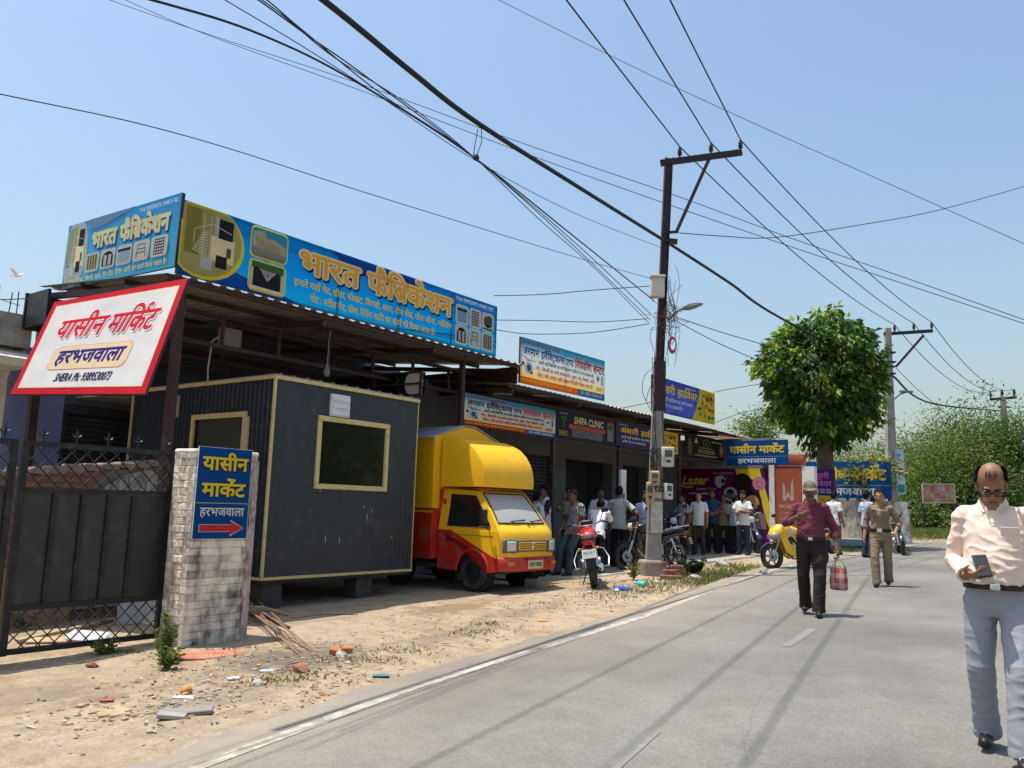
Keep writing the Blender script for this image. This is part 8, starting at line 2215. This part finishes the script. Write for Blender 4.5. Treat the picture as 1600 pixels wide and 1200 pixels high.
shade('bearded man in a dark blue shirt with folded hands before the poster', 1113, 866, -.1, cloth('dark_blue', (0.020, 0.050, 0.125)), DARK, 1, 1.74, dict(elR=(.25, .02, 1.12), wrR=(.06, .19, 1.06), elL=(-.25, .02, 1.12), wrL=(-.06, .19, 1.06), pnR=(-.3, -1, 0), pnL=(.3, -1, 0)), beard='full')
shade('man in a mustard shirt with a hand raised to his mouth', 1131, 866, -.1, cloth('mustard', (0.24, 0.19, 0.09)), DARK, 1, 1.62, dict(elR=(.22, .16, 1.14), wrR=(.03, .24, 1.36), hdR=(-.2, -.2, .95), elL=(-.22, .12, 1.08), wrL=(-.02, .22, 1.16)))
shade('man in a light blue shirt turned away behind the folded-arms man', 1148, 867, 2.4, cloth('light_blue', (0.36, 0.44, 0.52)), DARK, 1, 1.60)
shade('bearded man in a white shirt standing with folded arms', 1162, 869, -.45, WHITE, cloth('navy_trousers', (0.030, 0.034, 0.055)), 0, 1.70, dict(elR=(.255, .06, 1.14), wrR=(-.06, .20, 1.17), elL=(-.255, .06, 1.14), wrL=(.06, .19, 1.12), pnR=(0, -1, -.2), pnL=(0, -1, -.2), hdR=(-.9, .1, -.2), hdL=(.9, .1, -.1), **stand), beard='full', hair='thick', voxel=.014)
shade('man in a white shirt half hidden behind the round tree trunk', 1305, 868, 2.6, cloth('shirt_white', (0.60, 0.61, 0.62)), cloth('grey_trousers', (0.12, 0.12, 0.12)), 0, 1.68, group='people by the roadside tree')
shade('man in a pale blue shirt turned away beside the woman in khaki', 1357, 872, 2.3, cloth('sky_shirt', (0.40, 0.47, 0.60)), cloth('navy_jeans', (0.03, 0.045, 0.08)), 0, 1.70, hair='thick', group='people by the roadside tree')
# ================================================================== stones and litter on the shoulder
random.seed(17); rg = np.random.default_rng(17)
def stone_geo(b, c, r):
    bm = bmesh.new(); bmesh.ops.create_icosphere(bm, subdivisions=1, radius=1.0)
    for p in bm.verts: p.co = Vector((p.co.x * r * random.uniform(.7, 1.3), p.co.y * r * random.uniform(.7, 1.3), p.co.z * r * random.uniform(.35, .7)))
    b.bm(bm, c, Matrix.Rotation(random.uniform(0, 6.28), 3, 'Z'))
b = MB()
for i in range(1500):
    y = rg.uniform(2.2, 22); e = abs(rg.normal()) * 1.6 + .3
    x = road_left(y) - .25 - e
    if x < -9.4 or (y > 12.5 and x < -8.3): continue
    r = .006 + .014 * rg.random() ** 3
    b.mat(int(rg.integers(0, 3))); stone_geo(b, (x, y, ground_z(x, y) + r * .25), r)
for i in range(300):
    u, v = [(430, 1040), (330, 1090), (560, 1040), (950, 930), (1010, 915), (150, 1120), (250, 1080)][int(rg.integers(0, 7))]
    g_ = on_ground(u + rg.normal() * 45, v + rg.normal() * 14); r = .008 + .022 * rg.random() ** 3
    b.mat(int(rg.integers(0, 3))); stone_geo(b, (g_.x, g_.y, ground_z(g_.x, g_.y) + r * .25), r)
o = b.build('gravel', [mat('stone_grey', (0.34, 0.32, 0.29), rough=0.95, var=0.2), mat('stone_tan', (0.38, 0.29, 0.19), rough=0.95, var=0.2), mat('stone_dark', (0.19, 0.165, 0.14), rough=0.95, var=0.2)])
tag(o, 'small loose stones scattered over the dirt shoulder', 'gravel', kind='stuff')
# dry twigs, chips and scraps too small to count
b = MB()
for i in range(700):
    u, v, su, sv = [(430, 1045, 60, 18), (300, 1070, 80, 25), (560, 1030, 70, 16), (960, 925, 60, 12), (200, 1110, 90, 20), (700, 985, 80, 14), (520, 1090, 60, 20)][int(rg.integers(0, 7))]
    g_ = on_ground(u + rg.normal() * su, v + rg.normal() * sv)
    if g_.x > road_left(g_.y) - .3: continue
    z = ground_z(g_.x, g_.y) + .008; a = rg.uniform(0, 3.14); l = rg.uniform(.015, .075); w = rg.uniform(.003, .018)
    b.mat(int(rg.integers(0, 4))); b.box((g_.x, g_.y, z), (l, w, .004), Matrix.Rotation(a, 3, 'Z') @ Matrix.Rotation(rg.normal() * .2, 3, 'Y'))
o = b.build('litter', [mat('scrap_straw', (0.40, 0.31, 0.18), var=0.2), mat('scrap_brown', (0.16, 0.10, 0.06), var=0.2), mat('scrap_pale', (0.40, 0.37, 0.32), var=0.2), mat('scrap_rust', (0.30, 0.12, 0.05), var=0.2)])
tag(o, 'dry twigs and scraps strewn over the dirt shoulder', 'litter', kind='stuff')
def slab(name, label, cat, u, v, size, m, rz=0.0, tilt=(0, 0), lift=0.0, r=.006, pts=None):
    g_ = on_ground(u, v); b = MB()
    if pts is not None: b.prism([(p[0], p[1]) for p in pts], 0, size[2], 'xy')
    else: b.rbox((0, 0, size[2] / 2), size, r, seg=1)
    o = b.build(name, m); o.location = (g_.x, g_.y, ground_z(g_.x, g_.y) + .004 + lift); o.rotation_euler = (tilt[0], tilt[1], .64 + rz)
    return tag(o, label, cat)
tile_m = mat('orange_tile', (0.42, 0.13, 0.07), rough=0.8, var=0.25, scale=7, dirt=(0.35, 0.22, 0.14), dirt_amt=0.4, dirt_scale=6)
slab('broken_panel', 'broken orange sheet lying flat before the brick pillar', 'panel', 322, 1026, (.5, .3, .015), tile_m, 0, (.02, .03), pts=[(-.36, -.20), (-.10, -.26), (.06, -.22), (.30, .10), (.34, .24), (.02, .22), (-.20, .08)])
plank_m = mat('grey_plank', (0.22, 0.205, 0.185), rough=0.9, var=0.25, scale=12, stretch=(1, 6, 6))
slab('broken_slab', 'longer grey stone slab lying on the dirt near the road', 'slab', 290, 1116, (.36, .13, .03), plank_m, .25, (.05, -.06))
slab('broken_slab', 'shorter pale slab piece touching the grey slab', 'slab', 268, 1124, (.18, .12, .03), mat('pale_slab', (0.30, 0.285, 0.255), rough=0.9, var=0.2), .2, (-.05, .1))
wood = mat('dry_wood', (0.40, 0.30, 0.18), rough=0.9, var=0.3, scale=10)
for i, (u, v, l, rz) in enumerate(((176, 1108, .17, .3), (190, 1104, .16, -.5), (183, 1114, .12, 1.1), (168, 1112, .14, .9))):
    slab('wood_chip', ('long', 'middle', 'short', 'darker')[i] + ' pale wood chip in the little heap on the dirt', 'wood chip', u, v, (l, .06, .018), wood, rz, (.1 * i, .05))
slab('red_packet', 'small crushed red packet beside the wood chips', 'packet', 167, 1094, (.10, .03, .02), mat('packet_red', (0.42, 0.04, 0.035), rough=0.4), .2)
slab('plaster_piece', 'white flat scrap under the orange cup', 'scrap', 287, 1083, (.16, .07, .012), mat('scrap_white', (0.50, 0.48, 0.44), rough=0.8), .1)
def ball_thing(name, label, cat, u, v, r, m, sq=(1, 1, .8)):
    g_ = on_ground(u, v); b = MB(); b.ball((0, 0, r * sq[2] * .55), (r * sq[0], r * sq[1], r * sq[2]), 9 if 'stone' in name else 12)
    b.v = [(p[0] * (1 + .35 * nz(p[1] * 30, p[2] * 30, 1, r)), p[1] * (1 + .35 * nz(p[0] * 30, p[2] * 30, 1, 3)), p[2] * (1 + .3 * nz(p[0] * 25, p[1] * 25, 1, 5))) for p in b.v]
    if 'stone' in name: b.v = [(p[0] + random.uniform(-.22, .22) * r, p[1] + random.uniform(-.22, .22) * r, max(-.02, p[2] + random.uniform(-.14, .14) * r)) for p in b.v]
    o = b.build(name, m, None, 'stone' not in name, 70); o.location = (g_.x, g_.y, ground_z(g_.x, g_.y)); return tag(o, label, cat)
ball_thing('crushed_cup', 'small crumpled orange cup on the dirt', 'cup', 291, 1076, .045, mat('cup_orange', (0.60, 0.24, 0.05), rough=0.5))
stone_m = MATS['stone_grey']
for i, (u, v, r, lab) in enumerate(((533, 1023, .06, 'grey stone beside the orange brick rubble by the shoulder'), (470, 1050, .07, 'tan lump of stone in the weeds before the cabin'), (405, 1069, .05, 'pale stone near the road left of the weeds'), (1130, 885, .16, 'pale boulder at the edge of the shop pavement'), (1195, 897, .12, 'flat stone at the grass edge before the yellow motorcycle'), (530, 1018, .05, 'small stone on top of the rubble'), (143, 1040, .05, 'reddish stone below the gate'), (1085, 905, .10, 'flat stone beside the dark weed clump'))):
    ball_thing('stone', lab, 'stone', u, v, r, stone_m if i not in (1, 6) else red_brick, (1.3, .9, .6))
for i, (u, v) in enumerate(((524, 1020), (540, 1018))):
    slab('brick_fragment', ('first', 'second')[i] + ' broken orange brick fragment in the rubble heap', 'brick', u, v, (.11, .07, .06), mat('brick_orange', (0.46, 0.16, 0.06), rough=0.9, var=0.3), i * .8, (.2, .1))
# rods and bark strips leaning out from the pillar
random.seed(5)
a0, a1 = on_ground(385, 962), on_ground(478, 1022)
for i in range(9):
    b = MB(); s_ = Vector((random.uniform(-.12, .12), random.uniform(-.12, .12), 0)); e_ = Vector((random.uniform(-.16, .16), random.uniform(-.10, .10), 0))
    p = a0 + s_; q = a0.lerp(a1, random.uniform(.75, 1.05)) + e_; p.z = ground_z(p.x, p.y) + .10 + .012 * i; q.z = ground_z(q.x, q.y) + .012; m_ = p.lerp(q, .5) + Vector((0, 0, .03))
    b.tube([Vector((0, 0, 0)), m_ - p, q - p], .0055, 6); o = b.build('cane', mat('cane_brown', (0.27, 0.17, 0.10), rough=0.8, var=0.3, scale=6), None, True, loc=p)
    tag(o, 'thin brown cane in the bundle fanned out beside the brick pillar', 'cane', 'canes beside the pillar')
for i, (u0, v0, u1, v1, w) in enumerate(((372, 958, 450, 962, .07), (385, 966, 452, 982, .08), (370, 962, 432, 968, .05), (452, 974, 560, 962, .02))):
    p, q = on_ground(u0, v0), on_ground(u1, v1); p.z = ground_z(p.x, p.y) + .06; q.z = ground_z(q.x, q.y) + .02
    b = MB(); m_ = (q - p) * .5 + Vector((0, 0, .03)); b.tube([Vector((0, 0, 0)), m_, q - p], [w * .4, w * .5, w * .2], 6)
    o = b.build('branch', bark if i % 2 else wood, None, True, loc=p); tag(o, ('thick dark branch behind the canes', 'split pale branch lying over the canes', 'short branch by the pillar foot', 'long thin stick before the cabin')[i], 'branch')
# dropped packaging by the pole
def bottle(u, v, m, cap, label, rz):
    g_ = on_ground(u, v); t = thing('plastic_bottle', label, 'bottle', (g_.x, g_.y, ground_z(g_.x, g_.y) + .05), .64 + rz)
    b = MB(); b.lathe([(0, 0), (.045, 0), (.05, .02), (.046, .10), (.05, .18), (.03, .24), (.016, .27), (.016, .29)], (0, -.14, 0), (0, 1, 0), 12); b.build('body', m, t, True); b = MB(); b.lathe([(.019, 0), (.019, .03), (0, .03)], (0, .15, 0), (0, 1, 0), 10); b.build('cap', cap, t)
pl_w = mat('plastic_white', (0.56, 0.57, 0.58), rough=0.35, var=0.1); pl_b = mat('plastic_blue', (0.03, 0.10, 0.48), rough=0.35, var=0.1); pl_t = mat('plastic_teal', (0.10, 0.48, 0.45), rough=0.35, var=0.1)
slab('blue_packet', 'crumpled blue packet with white end lying on the dirt shoulder', 'packet', 975, 922, (.30, .11, .06), pl_b, .15, (.1, .08), r=.03)
slab('white_packet', 'white wrapper end stuck to the blue packet', 'wrapper', 964, 924, (.08, .10, .05), pl_w, .1, (.1, 0), r=.02)
bottle(1001, 915, pl_t, pl_w, 'teal plastic bottle lying in the litter by the pole', .5)
slab('white_wrapper', 'white plastic wrapper right of the teal bottle', 'wrapper', 1032, 911, (.20, .10, .02), pl_w, .3, (.1, .1)); slab('white_wrapper', 'small white wrapper on the dirt below the red motorcycle', 'wrapper', 921, 926, (.09, .06, .03), pl_w, .9)
slab('teal_wrapper', 'small teal wrapper nearest the road edge by the litter', 'wrapper', 992, 933, (.08, .05, .02), pl_t, .2); slab('green_wrapper', 'dark teal wrapper on the dirt near the white road line', 'wrapper', 595, 1057, (.14, .05, .02), mat('wrap_green', (0.05, 0.20, 0.20), rough=0.4), .1)
slab('blue_scrap', 'small pale blue scrap among the weeds before the cabin', 'scrap', 417, 1046, (.12, .07, .01), mat('scrap_blue', (0.35, 0.52, 0.56), rough=0.5), .2); slab('white_wrapper', 'white cup lid scrap left of the blue scrap', 'wrapper', 365, 1058, (.10, .06, .02), pl_w, .5)
slab('orange_wrapper', 'orange and white wrapper on the shoulder below the yellow van', 'wrapper', 849, 970, (.14, .08, .012), mat('wrap_orange', (0.55, 0.20, 0.07), rough=0.5, var=0.4, scale=30), .4)
for i, (u, v) in enumerate(((985, 912), (1010, 905), (960, 915), (1018, 918), (973, 908), (1042, 905))):
    slab('dry_leaf', ('first', 'second', 'third', 'fourth', 'fifth', 'sixth')[i] + ' curled orange-brown leaf in the litter before the pole, counted from the left' if 0 else 'curled orange-brown leaf in the litter before the power pole', 'leaf', u, v, (.13, .07, .012), mat('leaf_dry', (0.42, 0.20, 0.08), rough=0.8, var=0.3), i * .7, (.2, .15))['group'] = 'dry leaves by the pole'
# fallen sheet and cloth inside the gate
b = MB(); b.box((0, 0, .45), (.02, .62, .90), Matrix.Rotation(-.22, 3, 'Y')); o = b.build('leaning_sheet', mat('asbestos_sheet', (0.40, 0.41, 0.41), rough=0.9, var=0.25, scale=6, stretch=(1, 8, 1), dirt=(0.22, 0.21, 0.2), dirt_amt=0.3, dirt_scale=5), None, loc=(-9.75, 5.62, G(-9.75, 5.6) + .0)); tag(o, 'grey sheet leaning against the low wall behind the gate', 'sheet')
slab('cardboard', 'flat pale cardboard lying inside the gate', 'cardboard', 90, 1003, (.55, .30, .02), wood, .3); slab('white_sack', 'crumpled white sack on the ground inside the gate', 'sack', 138, 1004, (.45, .26, .10), pl_w, .2, (.1, .1), r=.05)
slab('batten', 'long thin wooden batten on the ground inside the gate', 'batten', 120, 985, (1.9, .05, .04), wood, 1.45)

# bird over the left building
bp_ = CAMP + ray_of(27, 431) * (26.0 / 1290.0)
bird = thing('bird', 'small pale bird flying in the sky above the left building', 'bird', bp_, .4)
q = MB(); q.ball((0, 0, 0), (.13, .045, .045), 10); q.ball((.13, 0, .02), (.04, .03, .03), 8); q.prism([(-.12, -.02), (-.24, -.05), (-.24, .05), (-.12, .02)], -.006, .006, 'xy'); q.build('body', mat('bird_white', (0.6, 0.6, 0.58), rough=0.8), bird, True)
for s_ in (-1, 1):
    q = MB(); q.add([(.07, s_ * .03, .0), (.06, s_ * .18, .12), (-.02, s_ * .30, .17), (-.06, s_ * .16, .10), (-.06, s_ * .03, .0)], [(0, 1, 2, 3, 4)]); q.v += [(p[0], p[1], p[2] + .008) for p in q.v]; q.f.append((9, 8, 7, 6, 5)); q.m.append(0); q.build('wing', MATS['bird_white'], bird)
bpy.context.view_layer.update()
bpy.data.objects.remove(_to, do_unlink=True)
